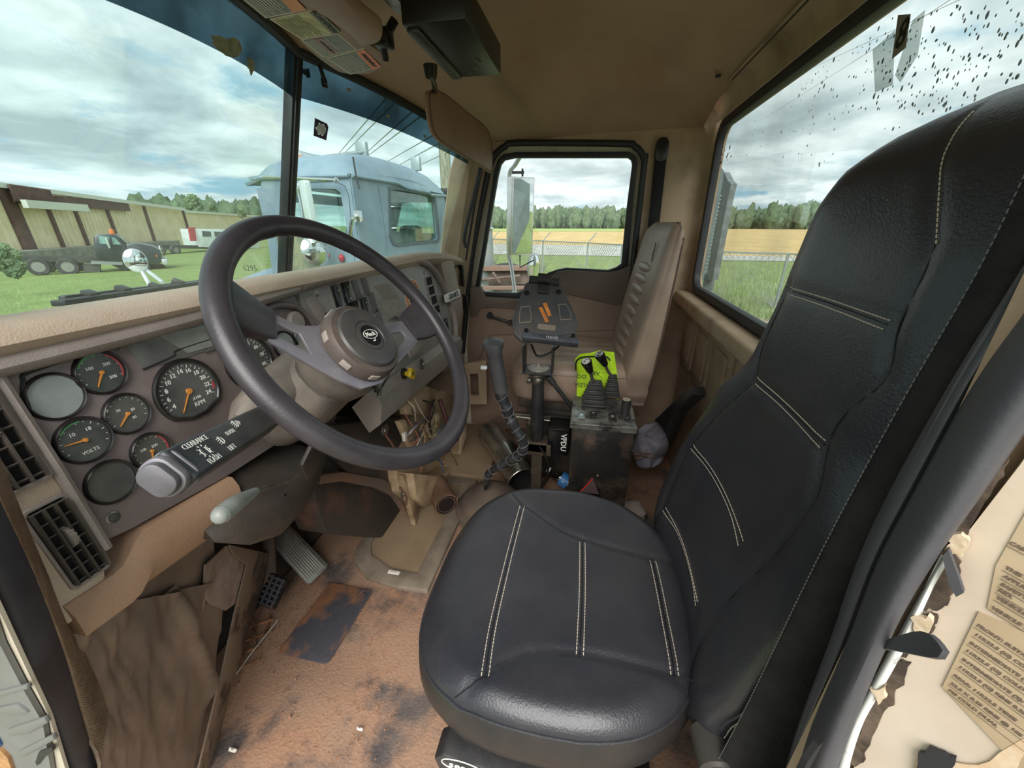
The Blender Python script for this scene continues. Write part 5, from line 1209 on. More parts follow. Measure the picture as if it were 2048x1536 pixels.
m=MB()
for (px,py),t,r in (((1163,751),'OO',PI),((1163,768),'RIZIA',PI),((1190,745),'AIR',PI),((1189,762),'TO',PI)):
    q=to2(Fv,PN(px,py,P(1192,760,X=VX),(-.97,0,.25))); m.text(t,.022,Fv@Matrix.Translation((q[0],q[1],.024))@Matrix.Rotation(r,4,'Z'))
obj('vest_print',m,mat('print_black'),hvz)
m=MB(); q=[to2(Fv,PN(a,b,P(1192,760,X=VX),(-.97,0,.25))) for a,b in ((1212,770),(1229,752),(1237,795),(1222,793))]; m.prism(q,.020,.0235,Fv); obj('vest_panel',m,mat('print_black'),hvz)
q=to2(Fv,PN(1228,785,P(1192,760,X=VX),(-.97,0,.25))); m=MB(); m.prism([(q[0]+math.cos(k/20*2*PI)*.013,q[1]+math.sin(k/20*2*PI)*.022) for k in range(20)],.0235,.025,Fv); obj('vest_badge',m,mat('badge_red','#C8322a',.5),hvz)
m=MB(); m.tube(spline([Fv@V((a,b,.026)) for a,b in [to2(Fv,PN(x_,y_,P(1192,760,X=VX),(-.97,0,.25))) for x_,y_ in ((1152,740),(1153,722),(1164,714),(1185,712),(1210,712),(1220,720))]],5),.003,6); obj('vest_binding',m,mBez,hvz)
# black folded seat piece near the rear wall and a grey bag
m=MB(); o_=[(1318,840),(1330,830),(1382,782),(1396,772),(1400,790),(1365,822),(1340,880),(1320,905)]
F=FXZ(-.36); m.prism(qp(o_,-.36),-.02,.02,F,bev=.004); o=one('black_frame_plate',m,BLACK(),'black angled plate standing between passenger seat and rear wall','plate')
m=MB(); m.ball(P(1295,850,X=1.45)+V((0,-.02,-.09)),.075,(.9,.75,1.25),4); 
for v_ in m.bm.verts: v_.co+=V((noise.noise(v_.co*22),noise.noise(v_.co*22+V((9,0,0))),noise.noise(v_.co*22+V((0,9,0)))))*.028
one('grey_bag',m,mat('grey_bag','#7d7a82',.6,'#6a6770',20),'crumpled grey plastic bag beside the control box','bag')
m=MB(); m.ball(V((1.30,-.235,.045)),.055,(1,.9,.9),3); 
for v_ in m.bm.verts: v_.co+=V((noise.noise(v_.co*30),noise.noise(v_.co*30+V((9,0,0))),0))*.03
one('pale_rag',m,mat('rag_pale','#A3968E',.9),'small pale rag behind the driver seat cushion','rag')
m=MB(); a=P(1270,908,X=1.34); b=P(1310,908,X=1.40); m.tube([a,b],.0025,6); m.tube([a+V((0,0,-.02)),(a+b)/2+V((0,0,-.012)),b+V((0,0,-.022))],.002,6); one('rusty_bar',m,mat('rust'),'thin rusty double bar behind the control box','bar')
m=MB(); c=P(1180,978,X=1.06); m.prism([(-.03,-.02),(.03,-.02),(.005,.035)],-.002,.002,frame(c+V((.01,0,0)),(0,-1,0),(0.2,0,1),(-1,0,.2))); one('red_edged_booklet',m,mat('booklet','#4a3a3a',.6),'dark booklet corner with red edge leaning on the control box','booklet'); 
m=MB(); m.bar(c+V((.006,.03,-.02)),c+V((.006,-.005,.035)),.003,.003); 
ob=bpy.data.objects['red_edged_booklet']; obj('red_edge',m,mat('badge_red'),ob)

# ================================================================== OVERHEAD
mBlk2=mat('radio_black','#141312',.4)
rd=thing('overhead_radio_box','flat black radio box hanging from the roof liner between the visors','radio',P(880,60,Z=1.45))
zb=1.405; c=[P(803,51,Z=zb),P(906,157,Z=zb),P(943,56,Z=zb),P(872,-45,Z=zb)]; cen=sum(c,V())/4
ux=(c[1]-c[0]).normalized(); uy=V((-ux.y,ux.x,0)); w1=(c[1]-c[0]).length; 
side=(c[2]-c[1]).dot(uy); F=frame(c[0],ux,uy,(0,0,1))
q2=[to2(F,p) for p in c]; yy=q2[2][1]
m=MB(); m.prism([(0,0),(w1,0),(w1,yy),(0,yy)],0,.055,F,bev=.004); obj('box_shell',m,mBlk2,rd)
m=MB(); m.prism([(.012,yy*.02),(w1-.01,yy*.02),(w1-.01,yy*.22),(.012,yy*.22)],-.006,.002,F,bev=.003); obj('front_lip',m,mat('radio_grey','#33312f',.4),rd)
m=MB()
for fx,fy in ((.62,.75),(.75,.62),(.85,.45)): m.bar(F@V((w1*fx,yy*fy,-.001)),F@V((w1*fx+.018,yy*fy-.003,-.001)),.003,.002)
obj('clip_slot',m,STEEL(),rd)
mVis=mat('visor_vinyl','#8E6F5C',.55,'#7b5e4d',7,(.4,.7),bump=.25,bscale=300,dust='#a2836e',dustamt=.3)
# passenger visor hanging down
vo=[(851,191),(858,181),(878,181),(930,222),(977,266),(983,342),(967,338),(920,310),(878,284),(858,253)]
VN=V((.12,1,.06)).normalized(); V0=P(915,260,Y=.455)
Fz=frame(V0,*[ (lambda x:(x,VN.cross(x),VN))(V((1,-.12,0)).normalized())][0])
def VP(px,py): return to2(Fz,PN(px,py,V0,VN))
vs=thing('sun_visor','brown vinyl sun visor hanging down before the passenger','visor',PN(870,181,V0,VN))
pts=[V((*VP(*q),0)) for q in vo]; sp2=spline(pts,4,closed=True)
m=MB(); cc=sum(sp2,V())/len(sp2); rws=[[Fz@(cc.lerp(p,t)+V((0,0,h))) for p in sp2] for t,h in ((.02,.009),(.6,.009),(.93,.008),(.99,.004),(1,0),(.99,-.004),(.93,-.008),(.6,-.009),(.02,-.009))]
m.grid(rws,closeu=True); obj('visor_pad',m,mVis,vs)
m=MB(); m.tube([Fz@(cc.lerp(p,.955)+V((0,0,-.0085))) for p in sp2],.0012,5,closed=True); obj('visor_seam',m,mat('visor_seam','#5d4639',.7),vs)
a=P(862,150,Z=1.45); b=PN(870,185,V0,VN); m=MB(); m.cyl(a+V((0,0,.02)),a-V((0,0,.006)),.018,.014,14); m.tube(spline([a,(a+b)/2+V((0,-.004,-.004)),b],5),.007,8); m.bar(b,b+V((.02,0,-.02)),.012,.008,.002); obj('visor_hinge',m,mBez,vs)
# driver visor / header panels folded up at the top-left
def slab(name,lab,cat,pix,Z,h,mt,nrm=(0,0,1),par=None,bev=.006):
    c0=P(*pix[0],Z=Z); F=frame(c0,*basis(nrm,(0,1,0))); pp_=[to2(F,PN(a,b,c0,nrm)) for a,b in pix]; sp3=[(p.x,p.y) for p in spline([V((*p,0)) for p in pp_],3,closed=True)]
    m=MB(); m.prism(sp3,0,h,F,bev=bev); o=obj(name,m,mt,par); 
    if lab: tag(o,lab,cat)
    WL[o.name]=V((0,0,0)); return o,F,c0
nv=(0,-.18,1)
o,F,c0=slab('label_visor','tan fold-up driver visor covered with four safety stickers','visor',[(480,-40),(560,32),(610,95),(650,128),(685,147),(742,149),(771,128),(768,112),(720,78),(640,10),(600,-40)],1.425,.014,mVis,nv)
def sticker(nm,pix,mt,hh,parent):
    pp_=[to2(F,PN(a,b,c0,nv)) for a,b in pix]; m=MB(); m.prism(pp_,-hh-.0006,-hh,F); return obj(nm,m,mt,parent)
mStW=mat('sticker_cream','#C9C3B2',.6); mStG=mat('sticker_grey','#6d6a66',.6,'#7d7a75',60); mStY=mat('sticker_yellow','#C3B885',.6,'#9a9068',50); mStO=mat('sticker_orange')
Zs=400/1; 
def zc(l): return [(400+a/2.926,b/2.926) for a,b in l]
st_specs=[('safety_sticker',[(120,-110),(430,-110),(625,55),(385,105)],mStG,mStO,[(430,-60),(520,-60),(622,50),(545,65)],'C',None),
 ('safety_sticker',[(405,110),(650,60),(830,185),(590,225)],mStY,mat('sticker_olive','#6b6650',.6),[(640,66),(700,62),(826,178),(770,190)],'CAUTION',.0165),
 ('safety_sticker',[(590,230),(805,195),(915,285),(720,335)],mStG,mat('sticker_maroon','#7a3c42',.6),[(665,222),(715,215),(810,300),(765,312)],'DANGER',.013),
 ('safety_sticker',[(740,340),(960,280),(1060,390),(880,435)],mStG,mat('sticker_orange2','#D9795A',.6),[(915,300),(960,283),(1062,385),(1010,402)],'WARNING',.016)]
for nm,pix,mt,mt2,hd_,word,sz in st_specs:
    P4=zc(pix); cx_=sum(p[0] for p in P4)/4; cy_=sum(p[1] for p in P4)/4
    s0=sticker(nm,P4,mStW,.0,o); s0['label']='cream-edged safety sticker'
    sticker('sticker_field',[(cx_+(a-cx_)*.93,cy_+(b-cy_)*.93) for a,b in P4],mt,.0007,s0)
    sticker('sticker_heading',zc(hd_),mt2,.0014,s0)
    # rows of fine print between the left edge and the heading
    q=[V((*to2(F,PN(a,b,c0,nv)),0)) for a,b in P4]; m=MB(); h0=[V((*to2(F,PN(a,b,c0,nv)),0)) for a,b in zc(hd_)]
    for i in range(9):
        t=.08+.80*i/9; A_=q[0].lerp(q[1],min(.66,t*.8)); 
        a_=q[0].lerp(q[1],.10+.62*i/9).lerp(q[3].lerp(q[2],.10+.62*i/9),.06); b_=q[0].lerp(q[1],.10+.62*i/9).lerp(q[3].lerp(q[2],.10+.62*i/9),.93-.15*(i%3==2))
        m.bar(F@(a_+V((0,0,-.0022))),F@(b_+V((0,0,-.0022))),.0014,.0003,hint=(0,0,1))
    obj('fine_print',m,mat('print_pale','#D6D2C4',.7) if mt is mStG else mat('print_olive','#6b6650',.7),s0)
    if sz:
        a_=(h0[0]+h0[1])/2; b_=(h0[3]+h0[2])/2; d=(b_-a_).normalized(); c_=(a_+b_)/2; ang=math.atan2(d.y,d.x); m=MB()
        Mx=F@Matrix.Translation((c_.x,c_.y,-.0024))@Matrix.Rotation(ang,4,'Z')@Matrix.Rotation(PI,4,'X')
        m.text(word,sz,Mx,bold=.0003); obj('heading_print',m,mat('print_black'),s0)
o2,_,_=slab('overhead_visor','rounded brown padded visor folded up beside the radio box','visor',[(520,-60),(600,5),(655,40),(700,72),(722,93),(752,90),(764,80),(762,66),(735,45),(690,0),(660,-60)],1.395,.022,mVis,(0,-.10,1))
m=MB(); a=P(768,78,Z=1.42); m.box(a,(.03,.03,.03),bev=.005); m.tube([a,a+V((.01,-.02,.03))],.008,8); m.bar(a+V((-.01,0,0)),a+V((.02,.01,-.025)),.012,.012,.003); obj('visor_clip',m,mBez,o2)
m=MB(); a=P(790,4,Z=1.45); m.prism(rrect(-.03,.03,-.012,.012,.004),0,.004,frame(a,(1,0,0),(0,1,0),(0,0,-1))); one('silver_liner_clip',m,STEEL(),'small bright metal clip on the roof liner at the top edge','clip')

# ================================================================== BELTS, PILLAR, DOOR JAMB
mBelt=mat('belt_webbing','#1D1C1D',.7,'#262525',30,bump=.4,bscale=500,spec=.25)
pb_=thing('passenger_seat_belt','black passenger belt with its upper anchor on the pillar','seat belt',P(1322,300,X=1.95))
a=P(1323,300,X=1.95); m=MB(); m.prism(rrect(-.026,.026,-.045,.045,.025),-.012,.014,frame(a,(0,1,0),(0,0,1),(-1,0,0)),bev=.005); obj('anchor_cover',m,mBez,pb_)
m=MB(); b=P(1300,520,X=1.93); m.bar(a+V((0,0,-.02)),b+V((0,0,-.02)),.048,.004,.001,hint=(1,0,0)); obj('webbing',m,mBelt,pb_)
m=MB(); m.bar(a+V((0,.006,-.05)),a+V((0,.006,-.12)),.003,.003); obj('yellow_tag',m,mat('yellow_knob'),pb_)
def strip(m,L,R,bulge,out,n=10,th=.004):
    rws=[]
    for a,b in zip(L,R):
        rws.append([a.lerp(b,j/n)+out*bulge*math.sin(PI*j/n)**.6 for j in range(n+1)])
    m.solid(rws,th)
xs_=.335
L=[P(*q,X=xs_) for q in ((2060,330),(1955,545),(1790,830),(1640,1110),(1500,1400),(1410,1570))]; R=[P(*q,X=xs_-.02) for q in ((2100,430),(2010,600),(1870,840),(1735,1110),(1620,1400),(1560,1570))]
m=MB(); strip(m,spline(L,4),spline(R,4),.004,V((-.6,.8,0)),8,.002); db=one('driver_seat_belt',m,mBelt,'wide black driver seat belt webbing running down beside the backrest','seat belt'); WL[db.name]=V((0,0,0))
m=MB(); stitches(m,[p+V((-.002,.002,0)) for p in spline(L,4)],.0006,.003,.002); e_=obj('belt_edge_thread',m,mat('thread_grey','#6a6866',.8),db,recalc=False); e_['kind']='stuff'
mSl2=mat('door_seal_grey','#46464B',.5,'#3b3b40',8,(.4,.7),bump=.15,bscale=200,dust='#5d5c60',dustamt=.3)
L=[P(*q,X=.285) for q in ((2110,430),(2010,590),(1900,765),(1780,980),(1715,1120),(1660,1280),(1600,1440),(1565,1560))]
Mi=[P(*q,X=.262) for q in ((2150,440),(2050,600),(1945,765),(1828,980),(1755,1120),(1690,1290),(1625,1440),(1585,1560))]
R=[P(*q,X=.225) for q in ((2230,600),(2150,730),(2048,870),(1950,1010),(1872,1120),(1790,1260),(1712,1440),(1672,1560))]
sl=thing('pillar_seal','thick grey rubber door seal running down the driver-side pillar','seal',R[-1])
m=MB(); strip(m,spline(L,4),spline(Mi,4),.012,V((-.7,.7,0)),8,.006); obj('inner_lip',m,mSl2,sl)
m=MB(); strip(m,spline(Mi,4),spline(R,4),.028,V((-.75,.65,0)),12,.006); obj('outer_bulb',m,mSl2,sl)
m=MB(); c=P(1640,1500,X=.22); m.prism([(-.012,-.028),(.012,-.03),(.013,.02),(0,.028),(-.012,.02)],-.002,.002,frame(c+V((-.012,.016,0)),(.65,-.75,0),(0,0,1),(-.75,-.65,0))); obj('torn_hole',m,mat('cavity_black'),sl)
# jamb face outside the seal
JN=V((-.70,.71,0)).normalized(); J0=P(1780,1280,X=.232); 
def JP(px,py,h=0): return PN(px,py,J0+JN*h,JN)
FJ=frame(J0,JN.cross(V((0,0,1)))*-1,(0,0,1),JN)
if FJ.to_3x3().determinant()<0: FJ=frame(J0,JN.cross(V((0,0,1))),(0,0,1),JN)
jl=lambda l:[to2(FJ,JP(*q)) for q in l]
mJ=mat('jamb_cream','#C9B7A2',.5,'#B59E85',6,(.45,.7),bump=.1,bscale=40,dust='#D2C7BD',dustamt=.5,dscale=4)
m=MB(); m.prism(jl([(2200,700),(2040,930),(1900,1110),(1810,1260),(1740,1420),(1690,1600),(2500,1700),(2500,800)]),-.03,0,FJ); jb=struct('trim_4',m,mJ); WL['trim_4']=V((0,0,0))
mOld=mat('old_glue','#6A5A4C',.85,'#3d3129',30,(.4,.6),bump=.8,bscale=60)
def blob(pix,h0,h1,mt,nm,jag=3,k=4,seed=0):
    base=[V((x,y,0)) for x,y in pix]; n=len(base); out=[]
    for i in range(n):
        a,b=base[i],base[(i+1)%n]
        for j in range(k):
            q=a.lerp(b,j/k); q+=V((noise.noise(q*.07+V((0,0,seed)))*jag*2,noise.noise(q*.09+V((5,0,seed)))*jag*2,0)); out.append((q.x,q.y))
    m=MB(); m.prism(jl(out),h0,h1,FJ); o=obj(nm,m,mt,jb); return o
blob([(2020,915),(1975,960),(1900,1050),(1880,1110),(1915,1105),(1950,1040),(2000,960)],0,.0016,mOld,'glue_patch',5,5,1)
blob([(1888,1105),(1850,1170),(1830,1215),(1880,1220),(1905,1190),(1925,1165),(1915,1110)],0,.0018,mOld,'glue_patch',6,5,2)
blob([(1835,1225),(1812,1275),(1800,1320),(1835,1290),(1862,1262),(1880,1225)],0,.0016,mOld,'glue_patch',6,5,3)
blob([(1790,1320),(1760,1380),(1725,1440),(1700,1530),(1730,1520),(1762,1440),(1800,1380),(1822,1320)],0,.0016,mOld,'glue_patch',6,5,4)
blob([(1905,1060),(1895,1090),(1925,1105),(1940,1080),(1935,1062)],.0018,.006,mat('foam_pale','#D9C6AC',.9,'#b9a283',40,bump=.8,bscale=80),'foam_crumb',5,5,7)
blob([(1830,1225),(1835,1260),(1860,1255),(1870,1230)],.0018,.006,mat('foam_pale'),'foam_crumb',5,5,8)
blob([(1750,1370),(1758,1395),(1778,1385),(1775,1365)],.0018,.006,mat('foam_pale'),'foam_crumb',4,5,9)
blob([(2075,1460),(1960,1530),(1840,1510),(1800,1600),(2000,1600)],.0,.0012,mat('rust_stain','#B98C66',.8,'#D2BCA0',14,(.45,.6)),'rust_stain',6,5,5)
blob([(1835,1500),(1870,1488),(1910,1510),(1900,1560),(1840,1570)],.0012,.004,mSeal,'hole_patch',4,4,6)
m=MB(); m.prism(jl([(1893,1098),(1905,1085),(1925,1140),(1935,1170),(1920,1178),(1905,1150)]),.006,.010,FJ); obj('seal_scrap',m,mSl2,jb)
m=MB(); a=JP(1768,1292,.012); b=JP(1840,1288,.03); c=JP(1895,1312,.045); m.solid([[p+V((0,0,w_*.5)),p-V((0,0,w_*.5))] for p,w_ in zip(spline([a,b,c],4),[.008,.010,.014,.018,.02,.019,.016,.012,.006])],.003); obj('torn_strip',m,mSl2,jb)
m=MB(); e1=[JP(*q,.001) for q in ((1885,1110),(1850,1170),(1790,1280),(1740,1370),(1700,1450),(1665,1560))]; e2=[JP(*q,.001) for q in ((1898,1115),(1868,1175),(1815,1290),(1762,1385),(1722,1460),(1690,1570))]; strip(m,spline(e1,4),spline(e2,4),.004,JN,6,.003); obj('white_edge',m,mat('white_edge','#D6D6D0',.5,'#8f8c84',60,(.6,.7)),jb)
# the specification labels and their print
mLab=mat('label_aged','#B39E83',.6,'#A38D70',8); mInk=mat('label_ink','#6B5A4C',.8)
lab1=[(2048+150,1075),(2060,1010),(1992,1130),(1975,1215),(2070,1275),(2200,1330)]; lab2=[(1958,1222),(2200,1330),(2400,1500),(2048,1545),(1885,1372)]
m=MB(); m.prism(jl(lab1),0,.0008,FJ); l1=obj('spec_label',m,mLab,jb); m=MB(); m.prism(jl(lab2),.0002,.0010,FJ); l2=obj('spec_label',m,mLab,jb)
m=MB()
lines=[('CAB MFG. DATE  GVWR',2020,1085),('THIS VEHICLE CONFORMS TO ALL',2012,1135),('APPLICABLE FEDERAL MOTOR',2008,1152),('SAFETY STANDARDS IN EFFECT',2003,1168),('NO.',1998,1180),('VEHICLE ID NO.',1995,1195),('VEHICLE TYPE  TRUCK',1985,1215)]
lines2=[('FRONT: SUITABLE TIRE-RIM',1955,1250),('11R22.5 (G) COLD 105 PSI',1950,1268),('INTERMEDIATE (1): TIRES',1940,1285),('11R22.5 (G) COLD DUAL',1932,1300),('INTERMEDIATE (2): TIRES',1925,1318),('11R22.5 (G) RIMS 8.25',1918,1333),('REAR: 11R22.5 TIRES',1908,1350),('22.5 X 8.25 RIMS @ 105',1902,1366),('PSI COLD DUAL',1898,1380)]
for par,ls in ((l1,lines),(l2,lines2)):
    m=MB(); h=.0012
    for t,px,py in ls:
        p=JP(px,py,h); q=to2(FJ,p); q1_=to2(FJ,JP(1955,1250,h)); q2=to2(FJ,JP(1995,1276,h)); rt=math.atan2(q2[1]-q1_[1],q2[0]-q1_[0])
        m.text(t,.0031,frame(J0+JN*h,FJ.col[0].to_3d(),FJ.col[1].to_3d(),JN)@Matrix.Translation((q[0],q[1],0))@Matrix.Rotation(rt,4,'Z'),align='LEFT',bold=.0001)
        d=V((math.cos(rt),math.sin(rt),0)); nrm_=V((-d.y,d.x,0)); a_=V((q[0],q[1],0))-nrm_*.0026; M_=frame(J0+JN*h,FJ.col[0].to_3d(),FJ.col[1].to_3d(),JN); m.bar(M_@a_,M_@(a_+d*.075),.0003,.0002,hint=tuple(JN))
    obj('label_print',m,mInk,par)
# door opening trim at the front of the doorway: woven welt, black seal, painted edge
we=thing('door_welt','tan woven welt and dark seal along the front of the driver doorway','trim',P(230,1536,X=.2))
def band(name,Lp,Rp,X1,X2,bul,mt,par):
    L_=spline([P(*q,X=X1) for q in Lp],4); R_=spline([P(*q,X=X2) for q in Rp],4); m=MB(); strip(m,L_,R_,bul,V((-.5,-.85,0)),8,.004); return obj(name,m,mt,par),L_,R_
mWelt=mat('woven_welt','#A08770',.9,'#8a725c',30,bump=.8,bscale=260)
b_,L_,R_=band('woven_welt',[(-60,860),(0,1000),(70,1150),(130,1310),(170,1450),(215,1600)],[(-25,850),(30,990),(105,1170),(172,1310),(215,1420),(262,1600)],.185,.215,.010,mWelt,we)
m=MB()
for i in range(1,len(L_)*9-9):
    t=i/(len(L_)*9-9)*(len(L_)-1); k=int(t); f=t-k
    if k>=len(L_)-1: break
    a=L_[k].lerp(L_[k+1],f); b=R_[k].lerp(R_[k+1],f); m.tube([a.lerp(b,j/6)+V((-.5,-.85,0))*(.0115*math.sin(PI*j/6)**.6) for j in range(7)],.0005,4)
o=obj('weave_rib',m,mWelt,we); o['kind']='stuff'
band('black_seal',[(-180,960),(-95,1075),(-20,1195),(32,1295),(82,1400),(128,1600)],[(-60,860),(0,1000),(70,1150),(130,1310),(170,1450),(215,1600)],.156,.185,.010,mat('seal_blue_black','#3C3E48',.5,'#2c2d33',9),we)
Fo=frame((.146,0,0),(0,1,0),(0,0,1),(1,0,0)); ol=lambda l,X=.146:[(p.y,p.z) for p in (P(*q,X=X) for q in l)]
m=MB(); m.prism(ol([(-60,1100),(0,1225),(50,1332),(98,1432),(150,1600),(112,1600),(85,1445),(50,1388),(0,1295),(-60,1150)],.151),.005,.008,Fo); obj('painted_edge',m,mat('edge_cream','#B9B09E',.5),we)
# outer step tread visible below the doorway
es=thing('outside_step','pale grey-green ribbed plastic step fairing outside the doorway','step',P(40,1500,X=.12))
mSt=mat('step_grey','#747471',.6,'#696965',8,bump=.15,bscale=100)
Fo=frame((.146,0,0),(0,1,0),(0,0,1),(1,0,0))
ol=lambda l:[(p.y,p.z) for p in (P(*q,X=.146) for q in l)]
m=MB(); m.prism(ol([(-300,900),(-60,1120),(0,1290),(50,1385),(85,1445),(112,1600),(-60,1700),(-400,1500)]),0,.004,Fo); obj('fairing',m,mSt,es)
for l in ([(-20,1385),(60,1365),(64,1372),(-20,1394)],[(0,1412),(38,1404),(60,1420),(40,1426),(0,1422)],[(20,1455),(95,1430),(102,1440),(60,1462),(25,1468)],[(40,1500),(110,1465),(116,1474),(48,1510)]):
    m=MB(); m.prism(ol(l),-.003,.001,Fo,bev=.001); obj('tread_rib',m,mat('step_rib','#6f6f6c',.6),es)
m=MB(); m.prism(ol([(75,1520),(82,1500),(108,1490),(110,1498),(90,1512),(78,1528)]),-.002,.001,Fo); obj('tread_slot',m,mSeal,es)
m=MB(); m.prism(ol([(-30,1466),(0,1474),(6,1486),(2,1492),(-30,1500)]),-.002,.001,Fo); obj('blue_mark',m,mat('blue_cap','#2F5F9C',.5),es)
m=MB(); m.prism(ol([(-30,1502),(6,1494),(22,1510),(38,1560),(-30,1570)]),-.003,.001,Fo); obj('orange_mark',m,mat('orange_block','#B88A5C',.7,'#8f6a48',30),es)
# ================================================================== ON THE REAR WINDOW
st8=thing('window_number_sticker','black rectangular sticker with figure 8 high on the rear window','sticker',P(1800,75,Y=YB-.01))
F=frame(P(1802,72,Y=YB-.006),(1,0,0),(0,0,1),(0,-1,0)); F=frame(F.translation,(1,0,0),(0,0,1),(0,1,0))
F=frame(P(1802,72,Y=YB-.006),(-1,0,0),(0,0,1),(0,1,0))
c8=[to2(F,P(*q,Y=YB-.006)) for q in ((1797,30),(1822,28),(1812,95),(1785,118))]
m=MB(); m.prism(c8,0,.0008,F); obj('sticker_back',m,mat('sticker_taupe','#8d827e',.6),st8)
cx_=sum(p[0] for p in c8)/4; cy_=sum(p[1] for p in c8)/4
m=MB(); m.text('8',.056,F@Matrix.Translation((cx_+.003,cy_-.002,.0012)),bold=.0008,sx=.85); obj('sticker_figure',m,mat('print_black'),st8)
m=MB(); 
for l in ([(1745,100),(1790,60),(1785,170),(1750,185)],[(1790,150),(1825,40),(1850,20),(1835,110),(1800,165)]):
    m.prism([to2(F,P(*q,Y=YB-.006)) for q in l],-.0006,0,F)
tag(obj('old_tape_marks',m,glassmat('tape_mark','#DADDDA',dirt='#a5a8a4',damt=.6)),'grey remains of tape around the figure 8 sticker on rear window','tape')
# raindrops on the glass
m=MB(); rnd=random.Random(5)
for i in range(420):
    px=rnd.uniform(1600,2047); py=rnd.uniform(0,230)-(px-1600)*.0
    if i%4==0: px=rnd.uniform(1480,1900); py=rnd.uniform(60,330)
    p=P(px,py,Y=YB-.016)
    if not(.38<p.x<1.86 and .87<p.z<1.43): continue
    s=rnd.uniform(.0010,.0026)*(1.4 if i%9==0 else 1); b=bmesh.new(); bmesh.ops.create_icosphere(b,subdivisions=2,radius=s*.85); m.add(b,Matrix.Translation(p)@Matrix.Diagonal((1,.4,rnd.uniform(1,1.9),1)))
tag(obj('raindrops',m,mat('drop_grey','#7c8688',.1,spec=.9)),'dark raindrops scattered over the upper rear window','raindrops',kind='stuff')
m=MB(); 
for k in range(14):
    q=P(1446+rnd.uniform(-12,16),308+rnd.uniform(-18,18),Y=YB-.005); m.ball(q,.006*rnd.uniform(.5,1.2),(1,.1,1.2),1)
tag(obj('rust_splatter',m,mat('rust_brown','#6b4a24',.8)),'brown rust splatter at the upper corner of the rear window','stain',kind='stuff')
# ================================================================== OUTSIDE
GZ=-1.25
mGr=mat('grass','#77864F',.95,'#8F9A62',.9,(.35,.65),bump=1,bscale=12,dust='#5E7040',dustamt=.6,dscale=6,spec=.1,detail=12)
mFi=mat('stubble_field','#C2A673',.95,'#AE9060',.12,(.4,.6),bump=.5,bscale=8,dust='#D2BC8A',dustamt=.6,dscale=1.2,spec=.1,stretch=(1,3,1))
mRo=mat('pale_road','#B5B4AE',.9,'#A09F99',.5)
mGv=mat('gravel','#A59A88',.95,'#6f6656',9,(.4,.6),bump=1,bscale=30)
m=MB(); m.grid([[V((x,y,GZ)) for x in (-60,0,30,80,300,900)] for y in (-400,-60,0,60,300,900)]); struct('ground',m,mGr)
def patch(name,pix,mt,dz):
    m=MB(); m.prism([(p.x,p.y) for p in (P(*q,Z=GZ) for q in pix)],GZ+dz-.02,GZ+dz); o=obj(name,m,mt); o['kind']='structure'; return o
patch('field',[(700,490),(985,491),(1245,491),(1440,513),(1700,518),(2048,524),(2400,535),(2400,452),(700,453)],mFi,.03)
patch('road',[(800,509),(985,509),(1245,513),(1440,521),(1600,524),(2048,532),(2400,542),(2400,530),(2048,522),(1600,515),(1440,512),(1245,492),(985,489),(800,486)],mRo,.05)
patch('green_strip',[(985,463),(1245,463),(1245,457),(985,457),(900,457),(900,463)],mat('far_green','#8FA552',.95,'#a3ad64',.3),.10)
m=MB(); m.prism([(-14,-14),(2.7,-14),(2.7,-2),(2.7,2.4),(-14,2.4)],GZ-.01,GZ+.012); o=obj('gravel',m,mGv); o['kind']='structure'
patch('gravel',[(1395,600),(1540,680),(1800,760),(2100,700),(1800,605),(1560,595)],mGv,.01)
# grass blades close to the rear window and the left lot
m=MB(); rnd=random.Random(2); vs=[];fs=[]
def blades(n,fx,hmin,hmax):
    for i in range(n):
        p=fx(); h=rnd.uniform(hmin,hmax); a=rnd.uniform(0,6.3); w_=h*.05; lx,ly=rnd.uniform(-.4,.4)*h,rnd.uniform(-.4,.4)*h; k=len(vs)
        vs.extend([(p[0]-math.cos(a)*w_,p[1]-math.sin(a)*w_,GZ),(p[0]+math.cos(a)*w_,p[1]+math.sin(a)*w_,GZ),(p[0]+lx,p[1]+ly,GZ+h)]); fs.append((k,k+1,k+2))
def reg(x0,x1,y0,y1):
    def f():
        q=P(rnd.uniform(x0,x1),rnd.uniform(y0,y1)**1.0,Z=GZ); return q.x,q.y
    return f
blades(16000,reg(1395,1700,526,640),.05,.28); blades(5000,reg(960,1250,512,560),.06,.2); blades(9000,reg(-20,470,550,660),.04,.12)
me=bpy.data.meshes.new('grass_blades'); me.from_pydata(vs,[],fs); o=bpy.data.objects.new('grass_blades',me); C.objects.link(o); me.materials.append(mat('grass_blade','#7C9452',.8,'#A9B886',.8,(.35,.65)))
tag(o,'short green grass growing around the parked trucks','grass',kind='stuff')
